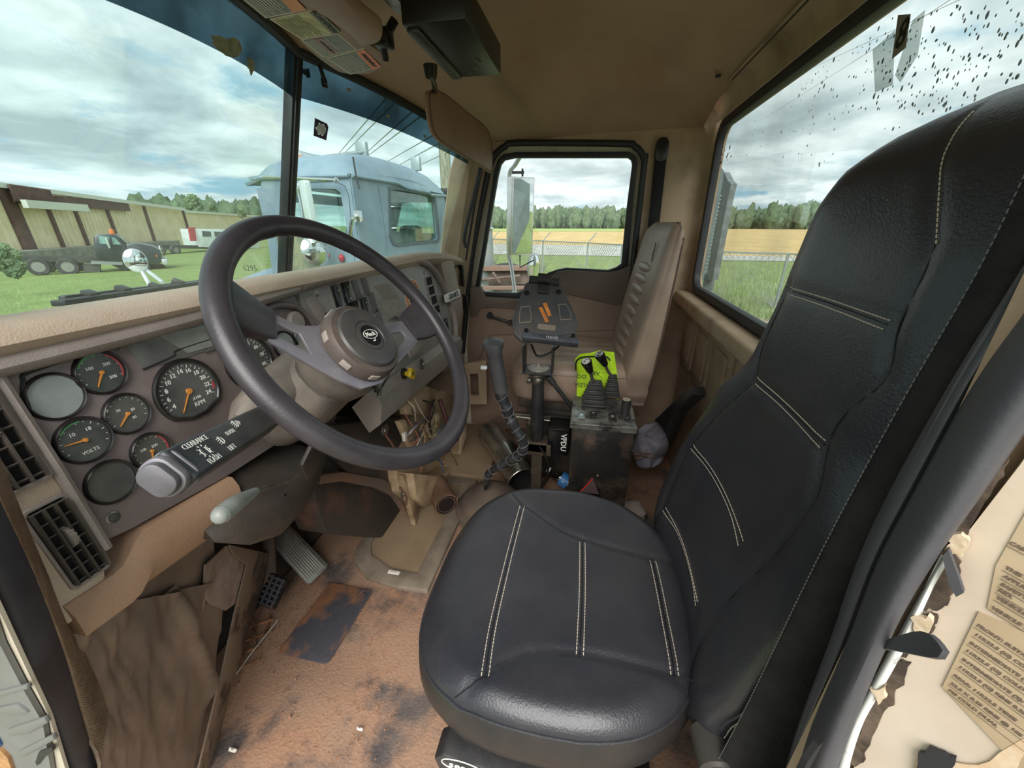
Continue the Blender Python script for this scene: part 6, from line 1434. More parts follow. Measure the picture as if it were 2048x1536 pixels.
# far tree line and trees
mTr=mat('foliage','#46593F',.95,'#65775A',.5,(.4,.65),bump=1,bscale=2,dust='#70795e',dustamt=.4,dscale=.1)
mTr2=mat('foliage_near','#526647',.95,'#7A8A66',1.5,(.4,.65),bump=1,bscale=8)
def treeline(name,px0,px1,dist_,h0,h1,label,seed,step):
    rnd=random.Random(seed); m=MB(); px=px0
    while px<px1:
        d=ray(px,450); d=V((d.x,d.y,0)).normalized(); h=rnd.uniform(h0,h1); c=CAM+d*dist_*rnd.uniform(.97,1.06); r=h*.5
        b=bmesh.new(); bmesh.ops.create_icosphere(b,subdivisions=3,radius=1)
        for v_ in b.verts:
            f=1+.55*noise.noise(v_.co*2.2+V((px*.1,0,0)))+.35*noise.noise(v_.co*6+V((px*.1,3,0))); v_.co=V((v_.co.x*r*.55*f,v_.co.y*r*.55*f,v_.co.z*h*.52*f))
        m.add(b,Matrix.Translation((c.x,c.y,GZ+h*.46))); px+=rnd.uniform(.5,1.3)*step
    o=obj(name,m,mTr,angle=180); tag(o,label,'trees',kind='stuff')
treeline('tree_line',900,1660,300,8.5,14,'distant line of dark green trees beyond the tan field',4,3.2)
treeline('left_tree_line',285,540,110,6.3,7.4,'row of green trees behind the tan metal building',9,5)
def leafy(name,label,px,pyb,pyt,wpx,dist_,seed,cat='tree',nb=26,mt=None,z0=None):
    d=ray(px,450); d=V((d.x,d.y,0)).normalized(); c=CAM+d*dist_; k=d.dot(Hd)*dist_
    zt=1.1+k*0; p=PN(px,pyt,V((c.x,c.y,0)),d); pb2=PN(px,pyb,V((c.x,c.y,0)),d); w_=(PN(px+wpx,(pyt+pyb)/2,V((c.x,c.y,0)),d)-PN(px-wpx,(pyt+pyb)/2,V((c.x,c.y,0)),d)).length/2
    t=thing(name,label,cat,(c.x,c.y,GZ)); rnd=random.Random(seed); m=MB(); H=p.z-pb2.z
    for i in range(nb):
        a=rnd.uniform(0,6.3); u=rnd.uniform(0,1); rr=w_*math.sin(PI*(.15+.8*u))*rnd.uniform(.2,.75); q=V((c.x+math.cos(a)*rr,c.y+math.sin(a)*rr,pb2.z+H*u*.85+H*.08)); r=w_*rnd.uniform(.22,.4)
        b=bmesh.new(); bmesh.ops.create_icosphere(b,subdivisions=3,radius=r)
        for v_ in b.verts: v_.co*=1+.5*noise.noise(v_.co*(2.5/r)+V((i,0,0)))+.4*noise.noise(v_.co*(7/r)+V((i,0,0)))
        m.add(b,Matrix.Translation(q))
    obj('foliage',m,mt or mTr2,t,angle=20)
    if cat=='tree': m=MB(); m.cyl((c.x,c.y,GZ),(c.x,c.y,pb2.z+H*.5),w_*.06); obj('trunk',m,mWood,t)
leafy('tree','large rounded green tree rising behind the tan metal building',398,428,394,24,85,3)
leafy('tree','smaller green tree right of the large one behind the building',432,428,408,14,85,5)
leafy('tree','small green tree at the right end of the tan building roofline',488,436,414,11,85,6)
leafy('bush','green bush at the left picture edge beside the flatbed truck',-12,560,488,34,22,8,'bush',60)
leafy('bush','tall leafy branches at the far left edge against the building',-5,395,368,8,30,10,'bush')
# the tan metal building
mBd=mat('tan_siding','#EAD8B8',.7,'#DCC9A4',.8); mRs=mat('rust_post','#6B4F49',.8,'#594240',2)
W0=P(-40,534,Z=GZ); W1=P(378,492,Z=GZ); W2=P(520,483,Z=GZ); wd=(W1-W0); wn=V((-wd.y,wd.x,0)).normalized()
if wn.dot(CAM-W0)<0: wn=-wn
bd=thing('metal_building','long tan corrugated metal building with brown posts behind the black truck','building',(W0+W1)/2)
def WP(px,py): return PN(px,py,W0,wn)
def top_y(px): return 373+ (px-10)*.1305 if px<365 else 419.3+(px-365)*.08
cols=[-60,-2,70,88+0,160,205,285,365]
posts=[(0,412,52,515),(84,398,120,515),(130,416,162,505),(202,411,222,465),(282,413,307,490),(362,422,383,488)]
def base_x(px): # where the vertical at the top pixel meets the ground
    p=WP(px,top_y(px)); q=V((p.x,p.y,GZ)); return p,q
pxs=[-110,0,76,133,202,282,362]
for a,b in zip(pxs,pxs[1:]):
    A,A0=base_x(a); B,B0=base_x(b); n=max(4,int((B-A).length/.45)); d=(B0-A0)/n; m=MB(); up_h=lambda t:A.z+(B.z-A.z)*t
    rws0=[];rws1=[]
    for i in range(n):
        for f,o_ in ((0,0),(.35,0),(.45,.06),(.85,.06),(.95,0)):
            t=(i+f)/n; q=A0.lerp(B0,t)+wn*o_; rws0.append(q); rws1.append(V((q.x,q.y,up_h(t))))
    rws0.append(B0);rws1.append(B.copy())
    m.grid([rws0,rws1]); obj('wall_panel',m,mBd,bd,angle=20)
for a in pxs[1:]:
    A,A0=base_x(a); m=MB(); wdt=.9 if a==0 else .22; m.bar(A0+wn*.15,A+wn*.15,wdt,.2,hint=tuple(wn)); obj('post',m,mRs,bd)
A,_=base_x(-110); B,_=base_x(362); m=MB(); m.bar(A+wn*.3,B+wn*.3,.35,.3,hint=(0,0,1)); obj('roof_edge',m,mat('roof_trim_pale','#D2D2C8',.6),bd)
A1_,_=base_x(0); B1_,_=base_x(245); m=MB(); m.bar(A1_+wn*.35-V((0,0,.65)),B1_+wn*.35-V((0,0,.45)),.7,.12,hint=tuple(wn)); obj('rusty_fascia',m,mRs,bd)
m=MB(); a=WP(2,407)+wn*1.2; b=WP(135,416)+wn*1.2; m.bar(a,b,.5,.3,hint=tuple(wn)); obj('canopy_edge',m,mat('roof_trim_pale'),bd)
m=MB(); a=WP(0,385)+wn*.6; b=WP(84,395)+wn*.6; m.bar(a,b,1.0,.1,hint=tuple(wn)); obj('canopy_underside',m,mRs,bd)
m=MB(); a=WP(-60,518)+wn*.8; b=WP(330,492)+wn*.8; m.bar(V((a.x,a.y,GZ+.4)),V((b.x,b.y,GZ+.4)),.8,1.4,hint=tuple(wn)); obj('loading_ledge',m,mat('ledge_grey','#8f8d84',.9,'#77746b',2),bd)
A,A0=base_x(363); C1=WP(470,428)-wn*3; C0=V((C1.x,C1.y,GZ)); D1=WP(560,434)-wn*3; D0_=V((D1.x,D1.y,GZ)); A_=A-wn*3
m=MB(); n=60; m.grid([[ (A_.lerp(D1,i/n)*0+V((A_.x+(D1.x-A_.x)*i/n,A_.y+(D1.y-A_.y)*i/n,GZ)))+wn*(.06 if i%2 else 0) for i in range(n+1)],[A_.lerp(D1,i/n)+wn*(.06 if i%2 else 0) for i in range(n+1)]]); obj('far_wall',m,mBd,bd,angle=20)
m=MB(); m.bar(A_+wn*.2,D1+wn*.2,.3,.3); obj('far_roof_edge',m,mat('roof_trim_pale'),bd)
# generic wheel
mTy=mat('tyre','#3A3A3A',.8,'#5a5752',3,(.45,.7)); mRim=mat('rim_steel','#8E8C86',.5,metal=.4)
def wheel(par,c,axis,r,w_,name='wheel'):
    F=frame(c,*basis(axis)); m=MB(); m.lathe([(r*.58,-w_/2),(r*.93,-w_/2),(r,-w_/2+.04),(r,w_/2-.04),(r*.93,w_/2),(r*.58,w_/2)],F,28,cap=False); wh=obj(name,m,mTy,par)
    m=MB(); m.lathe([(r*.6,w_/2-.01),(r*.56,w_/2-.05),(r*.45,w_/2-.10),(r*.25,w_/2-.06),(r*.2,w_/2),(0,w_/2)],F,24); m.lathe([(r*.6,-w_/2),(0,-w_/2)],F,20); rm=obj('rim',m,mRim,wh)
    for k in range(5):
        a=k/5*2*PI; m=MB(); m.lathe([(r*.07,0),(0,.002)],F@Matrix.Translation((math.cos(a)*r*.4,math.sin(a)*r*.4,w_/2-.07)),8); obj('hand_hole',m,mat('cavity_black'),rm)
# black flatbed chassis truck
Ta=P(78,551,Z=GZ); Tb=P(292,540,Z=GZ); tf=(Tb-Ta).normalized(); tr=V((tf.y,-tf.x,0)); tr=tr if tr.dot(CAM-Ta)>0 else -tr
bt2=thing('black_truck','black chassis-cab truck with chrome grille parked before the tan building','truck',(Ta+Tb)/2)
def TP(px,py,off=0): return PN(px,py,Ta+tr*off,tr)
def TQ(l,off=0): F=frame(Ta+tr*off,tf,(0,0,1),tr if V(tf).cross(V((0,0,1))).dot(tr)>0 else -tr); return F,[to2(F,TP(a,b,off)) for a,b in l]
Wt=1.9; sg=1 if V(tf).cross(V((0,0,1))).dot(tr)>0 else -1
def tprism(name,l,h0,h1,mt,par=None,off=0,bev=0,**k):
    F,q=TQ(l,off); m=MB(); m.prism(q,min(h0*sg,h1*sg),max(h0*sg,h1*sg),F,bev=bev,**k); return obj(name,m,mt,par or bt2)
mBk=mat('truck_black','#23292E',.3,'#333a3e',2,coat=.5)
cab=tprism('cab',[(190,469),(233,469),(240,480),(252,489),(256,545),(205,522),(192,515),(188,495)],-Wt,0,mBk,bev=.04)
cab2=tprism('hood',[(252,487),(275,487),(305,492),(320,500),(325,520),(318,532),(255,522)],-Wt,0,mBk,bev=.05)
tprism('door_glass',[(197,472),(219,473),(219,489),(200,487)],-.02,.03,mat('truck_glass','#8FB0A8',.1,'#6d8a86',3),cab)
tprism('corner_glass',[(223,475),(229,475),(243,489),(226,489)],-.02,.03,mat('truck_glass'),cab)
Fq,qq=TQ([(229,470),(252,487)]); m=MB(); a=Fq@V((qq[0][0],qq[0][1],0)); b=Fq@V((qq[1][0],qq[1][1],0)); m.solid([[a-tr*.15+V((0,0,.03)),a-tr*(Wt-.15)+V((0,0,.03))],[b-tr*.15+V((0,0,.05))+tf*.1,b-tr*(Wt-.15)+V((0,0,.05))+tf*.1]],.02); obj('windshield',m,mat('truck_glass'),cab)
fr0=TP(327,520,0); m=MB(); 
m.bar(TP(322,505,0)-tr*(Wt*.5)+V((0,0,-.25)),TP(322,505,0)-tr*(Wt*.5)+V((0,0,.33)),.08,1.35,.03,hint=tuple(tr)); gq=obj('grille',m,mat('chrome_matte','#C9CCCC',.3,metal=.5),cab2)
for i in range(3):
    m=MB(); c=TP(323,502,0)-tr*(Wt*.5)+tf*.05+V((0,0,-.22+i*.22)); m.bar(c-tr*.5,c+tr*.5,.06,.12,hint=(0,0,1)); obj('grille_slot',m,mBk,gq)
m=MB(); c=TP(330,524,0)-tr*Wt*.5; m.bar(c-tr*1.0,c+tr*1.0,.25,.32,.04,hint=(0,0,1)); obj('bumper',m,mat('chrome_matte'),bt2)
m=MB(); c=TP(312,512,0)-tr*.15; m.box(c,(.2,.3,.14),bev=.03); obj('marker_lamp',m,mat('lamp_orange','#D8743A',.3),cab2)
tprism('frame_rail',[(0,513),(200,516),(330,532),(330,540),(200,528),(0,522)],-.6,-.45,mat('frame_dark','#3d3f3d',.8,'#55524b',3))
tprism('frame_rail',[(0,513),(200,516),(330,532),(330,540),(200,528),(0,522)],-1.4,-1.25,mat('frame_dark'))
tprism('side_step',[(182,522),(245,524),(245,530),(182,528)],-.2,.05,mat('step_alu','#9A9B98',.4,metal=.5))
tprism('fuel_tank',[(165,528),(200,528),(200,545),(168,545)],-.5,-.05,mat('frame_dark'))
wr_=(TP(78,518,0)-TP(78,552,0)).length*.5
for px,off in ((76,0),(135,0),(280,0)):
    wheel(bt2,TP(px,534 if px<200 else 533,0)-tr*.15,tr,wr_,.3); wheel(bt2,TP(px,534 if px<200 else 533,0)-tr*(Wt-.15),tr,wr_,.3)
m=MB(); a=TP(222,469,0)-tr*.9; m.lathe([(.1,0),(.12,.03),(.1,.25),(0,.28)],Matrix.Translation(a),14); obj('beacon',m,mat('lamp_orange'),bt2)
m=MB(); a=TP(216,486,.2); m.box(a,(.1,.25,.55),R=Matrix.Rotation(math.atan2(tf.y,tf.x),3,'Z'),bev=.04); obj('door_mirror',m,mat('mirror_shell','#A8AFA8',.4),bt2)
m=MB(); [m.bar(TP(188,475,0)-tr*.3,TP(190,512,0)-tr*.3,.08,.08)]; obj('exhaust_stack',m,mat('frame_dark'),bt2)
# white and red truck further back
wt0=P(365,507,Z=GZ); wt1=P(470,500,Z=GZ); wf=(wt1-wt0).normalized(); wr2=V((wf.y,-wf.x,0)); wr2=wr2 if wr2.dot(CAM-wt0)>0 else -wr2
wt=thing('white_truck','white crew-cab truck with a red rear corner, half hidden behind steering wheel','truck',wt0)
def wtp(name,l,h0,h1,mt,par=None,off=0,bev=0):
    F=frame(wt0+wr2*off,wf,(0,0,1),wf.cross(V((0,0,1)))); s=1 if wf.cross(V((0,0,1))).dot(wr2)>0 else -1; q=[to2(F,PN(a,b,wt0+wr2*off,wr2)) for a,b in l]; m=MB(); m.prism(q,min(h0*s,h1*s),max(h0*s,h1*s),F,bev=bev); return obj(name,m,mt,par or wt)
mWhi=mat('truck_white','#D5DAD8',.4,'#c2c8c6',2)
cb_=wtp('cab',[(394,458),(470,459),(520,470),(520,498),(402,494)],-2,0,mWhi,bev=.05); wtp('window',[(404,462),(421,463),(422,473),(405,473)],-.01,.04,mat('dark_glass','#4a5458',.15),cb_); wtp('window',[(428,463),(450,464),(450,474),(430,474)],-.01,.04,mat('dark_glass'),cb_)
wtp('red_corner',[(377,455),(390,455),(393,482),(382,482)],-.12,.02,mat('truck_red','#B4474A',.4),cb_); wtp('frame_rail',[(300,489),(480,492),(480,499),(300,496)],-1.2,-.3,mat('frame_dark'))
for px in (352,322): wheel(wt,PN(px,500,wt0,wr2)-wr2*.1,wr2,(PN(px,490,wt0,wr2)-PN(px,509,wt0,wr2)).length*.5,.3)
# ---- neighbouring blue-grey truck --------------------------------------
mBl=mat('faded_blue_paint','#7E909E',.5,'#6C7F8F',1.6,(.4,.7),bump=.05,dust='#97A5AE',dustamt=.55,dscale=6)
mBlG=glassmat('truck_window_glass','#E0F2EC',refl=.2,dirt='#a9b5a8',damt=.35)
Yb=1.76; Xs=2.91; Xe=4.88
bl2=thing('blue_truck','faded blue-grey day-cab truck parked alongside, seen through the windshield','truck',(Xs+1,Yb+.6,GZ))
def yzp(l,X): return [(p.y,p.z) for p in (P(a,b,X=X) for a,b in l)]
side=yzp([(712,345),(640,343),(560,345),(535,352),(545,400),(540,470),(540,560),(722,560)],Xs); side=[(Yb,1.43),(2.2,1.435),(2.48,1.43),(2.52,1.36),(2.58,.72),(2.60,-.6),(Yb,-.6)]
dwin=yzp([(572,382),(600,377),(672,378),(682,385),(692,440),(698,478),(565,470)],Xs)
d0_,d1_,d2_,d3_,d4_,d5_,d6_=dwin
for xx0 in (Xs-.008,Xe-.042):
    m=MB()
    for pl_ in ([(Yb,-.6),(d5_[0],-.6),d5_,d4_,d3_,d2_,(d2_[0],1.43),(Yb,1.43)],[(d5_[0],-.6),(d6_[0],-.6),d6_,d5_],[d2_,d1_,(d1_[0],1.43),(d2_[0],1.43)],[(d6_[0],-.6),(2.6,-.6),(2.58,.72),(2.52,1.36),(2.48,1.43),(d1_[0],1.43),d1_,d0_,d6_]): m.prism(pl_,xx0,xx0+.05,yz(0))
    obj('cab_side',m,mBl,bl2)
m=MB(); m.prism(dwin,Xs+.02,Xs+.025,yz(0)); obj('door_glass',m,mBlG,bl2)
m=MB(); m.prism(dwin,Xe-.03,Xe-.025,yz(0)); obj('door_glass',m,mBlG,bl2)
rwq=[(p.x,p.z) for p in (P(a,b,Y=Yb) for a,b in ((776,378),(790,377),(860,389),(868,394),(876,475),(871,482),(795,490),(784,486),(778,470)))]
m=MB(); m.prism([(Xs,-.6),(Xe,-.6),(Xe,1.38),(Xe-.3,1.47),(Xs+1,1.5),(Xs+.2,1.47),(Xs,1.43)],-.05,.0,FXZ(Yb-.010),holes=[rwq]); obj('cab_back',m,mBl,bl2)
m=MB(); m.prism(rwq,-.03,-.025,FXZ(Yb)); obj('rear_glass',m,mBlG,bl2)
cxr=sum(p[0] for p in rwq)/len(rwq); czr=sum(p[1] for p in rwq)/len(rwq)
m=MB(); m.prism([(cxr+(a-cxr)*1.04,czr+(b-czr)*1.06) for a,b in rwq],0,.018,FXZ(Yb),holes=[[(cxr+(a-cxr)*.97,czr+(b-czr)*.96) for a,b in rwq]]); obj('rear_seal',m,mat('seal_grey','#545E66',.6),bl2)
# front of the cab with windshield opening, floor, inner liner
m=MB(); m.prism([(Xs,-.6),(Xe,-.6),(Xe,1.36),(Xs,1.36)],0,.05,FXZ(2.56),holes=[[(Xs+.15,.65),(Xe-.15,.65),(Xe-.2,1.28),(Xs+.2,1.28)]]); obj('cab_front',m,mBl,bl2)
m=MB(); m.box(((Xs+Xe)/2,2.15,.25),(Xe-Xs-.1,.7,.1)); m.box(((Xs+Xe)/2,2.42,.55),(Xe-Xs-.1,.25,.35)); obj('interior',m,mat('truck_interior','#6b6a62',.8),bl2)
for dx_ in (.45,1.45):
    m=MB(); m.box((Xs+dx_,1.98,.72),(.42,.12,.75),bev=.05); obj('seat_back',m,mat('truck_interior'),bl2)
# domed roof with front brow
m=MB(); rws=[]
for i in range(19):
    t=i/18; y=Yb-.01+(2.64-Yb)*t; r=[]
    for j in range(25):
        s=j/24; x=Xs-.015+(Xe-Xs+.03)*s; e=(1-abs(2*s-1)**3.2); f=min(1,(t/.14))**.5 if t<.14 else 1; f2=1-max(0,(t-.62)/.38)**2*1.0
        r.append(V((x,y,1.425+.20*max(0,e)**.5*f*(.10+.90*max(0,f2))-.05*max(0,(t-.8)/.2))))
    rws.append(r)
m.solid(rws,.02); obj('roof',m,mBl,bl2,angle=60)
m=MB(); m.tube([V((Xs-.02,y,1.43)) for y in (Yb,2.2,2.5)],.014,6); m.tube([V((Xs,Yb-.015,1.43)),V((Xs+.7,Yb-.02,1.445)),V((Xs+.9,Yb-.02,1.42)),V((Xs+1.45,Yb-.02,1.42)),V((Xs+1.5,Yb-.02,1.40)),V((Xe,Yb-.02,1.42))],.014,6); obj('drip_rail',m,mBl,bl2)
m=MB(); rws=[]
for i in range(6):
    t=i/5; y=2.48+.12*t; rws.append([V((Xs-.01+(Xe-Xs+.02)*j/8,y,1.43-.012*t)) for j in range(9)])
m.solid(rws,.02); obj('sun_brow',m,mBl,bl2)
m=MB(); a=P(528,354,X=Xs-.1); b=P(672,361,X=Xs-.1); m.tube([a,b],.012,8); m.ball(b,.022,(1,1,1),1); obj('brow_rod',m,CHROME(),bl2)
m=MB(); m.tube(spline([P(578,364,X=2.75),P(595,368,X=2.7),P(601,395,X=2.7),P(610,450,X=2.7),P(615,520,X=2.7)],6),.018,8); ma=obj('mirror_arm',m,CHROME(),bl2)
m=MB(); a=P(618,410,X=2.68); m.prism(rrect(-.05,.05,-.20,.20,.02),-.02,.02,frame(P(619,425,X=2.66),(.5,.86,0),(0,0,1),(.86,-.5,0)),bev=.005); obj('mirror_head',m,mat('mirror_shell_white','#CDD4D2',.3,metal=.3),ma)
m=MB(); m.lathe([(.0,.05),(.08,.03),(.11,0),(.10,-.02),(0,-.02)],frame(P(632,502,X=2.7),*basis((-.4,-.85,.1))),20); obj('convex_mirror',m,CHROME(),ma)
m=MB(); h0=P(716,433,X=Xs-.02); h1=P(711,492,X=Xs-.02); m.tube(spline([h0,h0+V((-.05,.02,-.02)),h1+V((-.06,.0,.05)),h1],5),.014,8); m.prism(rrect(-.03,.03,-.04,.04,.01),-.01,.01,frame(h0,(0,1,0),(0,0,1),(1,0,0))); obj('grab_handle',m,CHROME(),bl2); pass
m=MB(); m.tube([P(706,314,X=Xs-.03),P(712,350,X=Xs-.03),P(719,378,X=Xs-.03)],.006,6); obj('antenna',m,BLACK(),bl2)
for pts_ in ([(678,366),(694,372),(700,400),(706,478),(710,530)],):
    m=MB(); m.tube([P(*q,X=Xs-.004) for q in [(585,367),(672,363),(690,372),(699,395),(706,478),(712,540)]],.006,5); obj('door_gap',m,mat('seal_grey'),bl2)
m=MB(); m.tube([P(755,372,Y=Yb-.006),P(763,420,Y=Yb-.006),P(775,505,Y=Yb-.006)],.006,5); obj('panel_seam',m,mat('seal_grey'),bl2)
m=MB(); m.tube([P(876,388,Y=Yb-.006),P(884,500,Y=Yb-.006)],.005,5); obj('panel_seam',m,mat('seal_grey'),bl2)
# roof horn, beacon, marker plates
hn=P(628,318,X=3.3); he=P(716,305,X=3.55)
m=MB(); d=(he-hn).normalized(); F=frame(hn-d*.10,*basis(d)); m.lathe([(.085,0),(.075,.01),(.035,.10),(.018,.17),(.014,.55),(.014,(he-hn).length+.1)],F,20); m.bar(hn+d*.12+V((0,0,-.11)),hn+d*.12,.02,.02); obj('roof_horn',m,CHROME(),bl2)
for c_ in ((724,301),(832,328)):
    m=MB(); q=P(*c_,X=3.6 if c_[0]<800 else 4.4); m.box(q,(.05,.10,.13),bev=.006); m.bar(q,q-V((0,0,.12)),.02,.02); obj('marker_plate',m,mat('plate_grey','#9aa5a5',.4,metal=.3),bl2)
m=MB(); q=P(596,321,X=3.3); m.ball(q,.06,(1.3,1,.6),2); obj('roof_marker_light',m,mat('lamp_orange'),bl2)
# hood, fender and near corner details
m=MB(); rws=[]
for i in range(9):
    t=i/8; y=2.6+1.5*t; zt=.82-.22*t-.25*t**3; r=[]
    for j in range(13):
        a=PI*j/12; r.append(V(((Xs+Xe)/2-math.cos(a)*(.92-.12*t),y,-.4+(zt+.4)*math.sin(a)**.35)))
    rws.append(r)
m.grid(rws); m.bm.faces.new(m.last[-1]); hd2=obj('hood',m,mBl,bl2,angle=50)
m=MB(); m.text('6295',.07,frame(P(500,537,X=3.0),(0,-1,0),(0,0,1),(-1,0,0))); obj('hood_number',m,mat('print_black'),hd2)
m=MB(); m.prism(rrect(-.17,.17,-.16,.16,.04),-.01,.02,frame(P(600,505,X=Xs-.02),(0,-1,0),(0,0,1),(-1,0,0))); dl=obj('peep_window',m,mat('peep_glass','#5f675c',.15,'#86856a',9),bl2)
m=MB(); m.ball(P(683,516,X=Xs-.03),.022,(1,1,1.4),3); obj('red_lamp',m,mat('lamp_red','#B03040',.3),bl2)
# exhaust canister and stack
m=MB(); a=P(905,405,X=4.6); b=P(912,560,X=4.6); m.cyl((a.x,a.y-.25,a.z),(a.x,a.y-.25,-.6),.20,None,20,.02); obj('canister',m,mat('canister_grey','#9AA2A3',.5,'#868e90',4,metal=.3),bl2)
for dz in (0,.22): 
    m=MB(); m.tube([V((a.x+math.cos(k/20*2*PI)*.205,a.y-.25+math.sin(k/20*2*PI)*.205,a.z-.05-dz)) for k in range(20)],.012,6,closed=True); obj('canister_band',m,CHROME(),bl2)
# utility poles and wires
up1=thing('utility_pole','thick weathered wooden utility pole rising behind the blue truck cab','pole',(0,0,0)); pc=P(897,450,X=15); up1.location=V((pc.x,pc.y,GZ)); WL[up1.name]=V((pc.x,pc.y,GZ))
m=MB(); m.cyl((pc.x,pc.y,GZ),(pc.x,pc.y,6.8),.22,.17,16); obj('pole_shaft',m,mat('pole_grey','#A09C8E',.9,'#6f675a',4,(.45,.65),stretch=(3,3,.5)),up1)
m=MB(); q=V((pc.x,pc.y,P(900,385,X=15).z)); m.box(q,(.5,.5,.25),bev=.03); m.box(q+V((-.25,-.1,-.2)),(.2,.3,.2),bev=.02); obj('pole_bracket',m,mSeal,up1)
m=MB(); q=P(917,400,X=18); m.cyl((q.x,q.y,GZ),(q.x,q.y,P(914,338,X=18).z),.05,.04,8); one('thin_pole',m,mat('pole_grey'),'thin grey pole right of the thick utility pole','pole')
wires=[((745,228),(668,318)),((760,235),(683,312)),((800,245),(733,305)),((818,250),(738,310)),((876,265),(780,320)),((890,280),(798,330)),((905,300),(838,331))]
for i,(a,b) in enumerate(wires):
    A=P(*a,X=13.0); B=P(*b,X=30); d=B-A; m=MB(); m.tube([A-d*.35,A,B,B+d*.6],.018 if i<2 else .02,5)
    one('overhead_wire',m,mat('wire_grey','#8b9596',.6),['leftmost','second','third','fourth','fifth','sixth','rightmost'][i]+(' of the overhead wires, counted from the left, above blue truck'),'wire','overhead wires above the blue truck')
for k,(a,b) in enumerate((((1540,230),(1900,0)),((1550,170),(2048,-60)))):
    A=P(*a,Y=-25); B=P(*b,Y=-12); d=B-A; m=MB(); m.tube([A-d*.1,A,B,B+d*.2],.012,5); one('overhead_wire',m,mat('wire_grey'),('lower' if k==0 else 'upper')+' thin wire crossing the sky through the rear window','wire')
# chain-link fence with angled arms
fe=thing('chain_link_fence','grey chain-link fence with angled barbed-wire arms outside the passenger window','fence',P(1100,535,Z=GZ))
mFe=mat('galvanised','#8F9694',.5,metal=.4)
tops=[(880,474),(985,478),(1086,482),(1176,486),(1245,490),(1330,497),(1433,504),(1577,508),(1760,516),(2000,527)]
FT_=[P(a,b,Z=.35) for a,b in tops]
for i,(a,b) in enumerate(zip(FT_,FT_[1:])):
    m=MB(); m.bar(a,b,.05,.05); obj('top_rail',m,mFe,fe)
m=MB()
for i,(a,b) in enumerate(zip(FT_[:-1],FT_[1:])):
    L_=(b-a).length; n=int(L_/.16)
    for k in range(n):
        p=a.lerp(b,k/n); q=a.lerp(b,min(1,k/n+1.55/L_)); m.bar(p,V((q.x,q.y,GZ+.02)),.012,.012); q=a.lerp(b,max(0,k/n-1.55/L_)); m.bar(p,V((q.x,q.y,GZ+.02)),.012,.012)
obj('wire_mesh',m,mFe,fe,recalc=False)['kind']='stuff'
for i,p in enumerate(FT_):
    m=MB(); m.cyl((p.x,p.y,GZ),p,.04,None,8); ps_=obj('fence_post',m,mFe,fe)
    if 1<=i<=3:
        m=MB(); m.bar(p,p+V((.25,-.35,.42)),.03,.03); m.bar(p+V((-.0,0,0)),p+V((.25,-.35,.42)),.02,.04); obj('angled_arm',m,mFe,ps_)
for i,(px,py) in enumerate(((1078,0),(1185,0),(1063,0))): pass
# rusty trailer frame below the passenger window
tl=thing('rusty_trailer','rusty brown flatbed trailer frame with tyre below the passenger window','trailer',P(1010,575,X=4.5))
mRt=mat('rusty_frame','#76685f',.85,'#5b4a44',5,(.4,.65),bump=.3,bscale=40)
def xp(name,l,X,t,mt,par): 
    m=MB(); m.prism(yzp(l,X),X,X+t,yz(0),bev=0); return obj(name,m,mt,par)
xp('side_rail',[(940,540),(1060,538),(1060,568),(940,570)],4.5,.1,mRt,tl); xp('top_flange',[(940,534),(1060,534),(1060,541),(940,542)],4.42,.2,mat('flange_rust','#82685c',.8),tl)
xp('lower_rail',[(930,575),(1060,574),(1060,579),(930,580)],3.9,.1,mat('flange_rust'),tl)
for a,b in (((985,545),(1000,566)),((960,560),(1040,552))):
    m=MB(); m.tube([P(*a,X=4.4),P(*b,X=4.4)],.02,6); obj('brace',m,mRt,tl)
wheel(tl,P(1012,592,X=4.9),(-1,0,0),.40,.25)
# passenger side mirrors on their arm
mm=thing('side_mirror','tall chrome-framed rectangular side mirror with a round convex mirror below','mirror',P(1030,590,X=2.25))
m=MB(); m.tube(spline([P(1042,310,X=2.12),P(1030,330,X=2.2),P(1019,348,X=2.28),P(1018,400,X=2.28),P(1017,500,X=2.28),P(1022,530,X=2.27),P(1030,585,X=2.2)],6),.011,10); m.bar(P(1042,312,X=2.12),P(1042,312,X=2.12)+V((-.13,0,0)),.02,.02); a_=P(1030,585,X=2.2); m.bar(a_,V((2.0,a_.y,a_.z)),.02,.02); ar=obj('mirror_bracket',m,mat('bright_tube','#D3D6D6',.25,metal=.5),mm)
q=[P(a,b,X=2.33) for a,b in ((1025,353),(1070,354),(1065,508),(1022,509))]
mc=sum(q,V())/4; up3=((q[0]+q[1])/2-(q[2]+q[3])/2).normalized(); rt3=V((.22,-.97,0)).normalized(); nn=((CAM-mc).normalized()+V((.45,-.95,-.02))).normalized(); rt3=up3.cross(nn).normalized(); up3=nn.cross(rt3)
rt3=up3.cross(nn); FM=frame(mc,rt3,up3,nn); qq=[to2(FM,PN(a,b,mc,nn)) for a,b in ((1025,353),(1070,354),(1065,508),(1022,509))]
m=MB(); m.prism(qq,-.03,0,FM,bev=.004); mh=obj('mirror_housing',m,mat('bright_tube'),mm)
cx_=sum(p[0] for p in qq)/4; cy_=sum(p[1] for p in qq)/4
m=MB(); m.prism([(cx_+(a-cx_)*.86,cy_+(b-cy_)*.96) for a,b in qq],.0005,.0015,FM); obj('mirror_glass',m,mat('mirror_silver','#E6EAE8',.02,metal=1),mh)
m=MB(); c=PN(1069,534,mc,nn); m.lathe([(.052,-.02),(.062,-.01),(.064,.0),(.058,.003)],frame(c,rt3,up3,nn)@Matrix.Diagonal((1,1.3,1,1)),28,cap=False); cm=obj('convex_rim',m,mat('bright_tube'),mm)
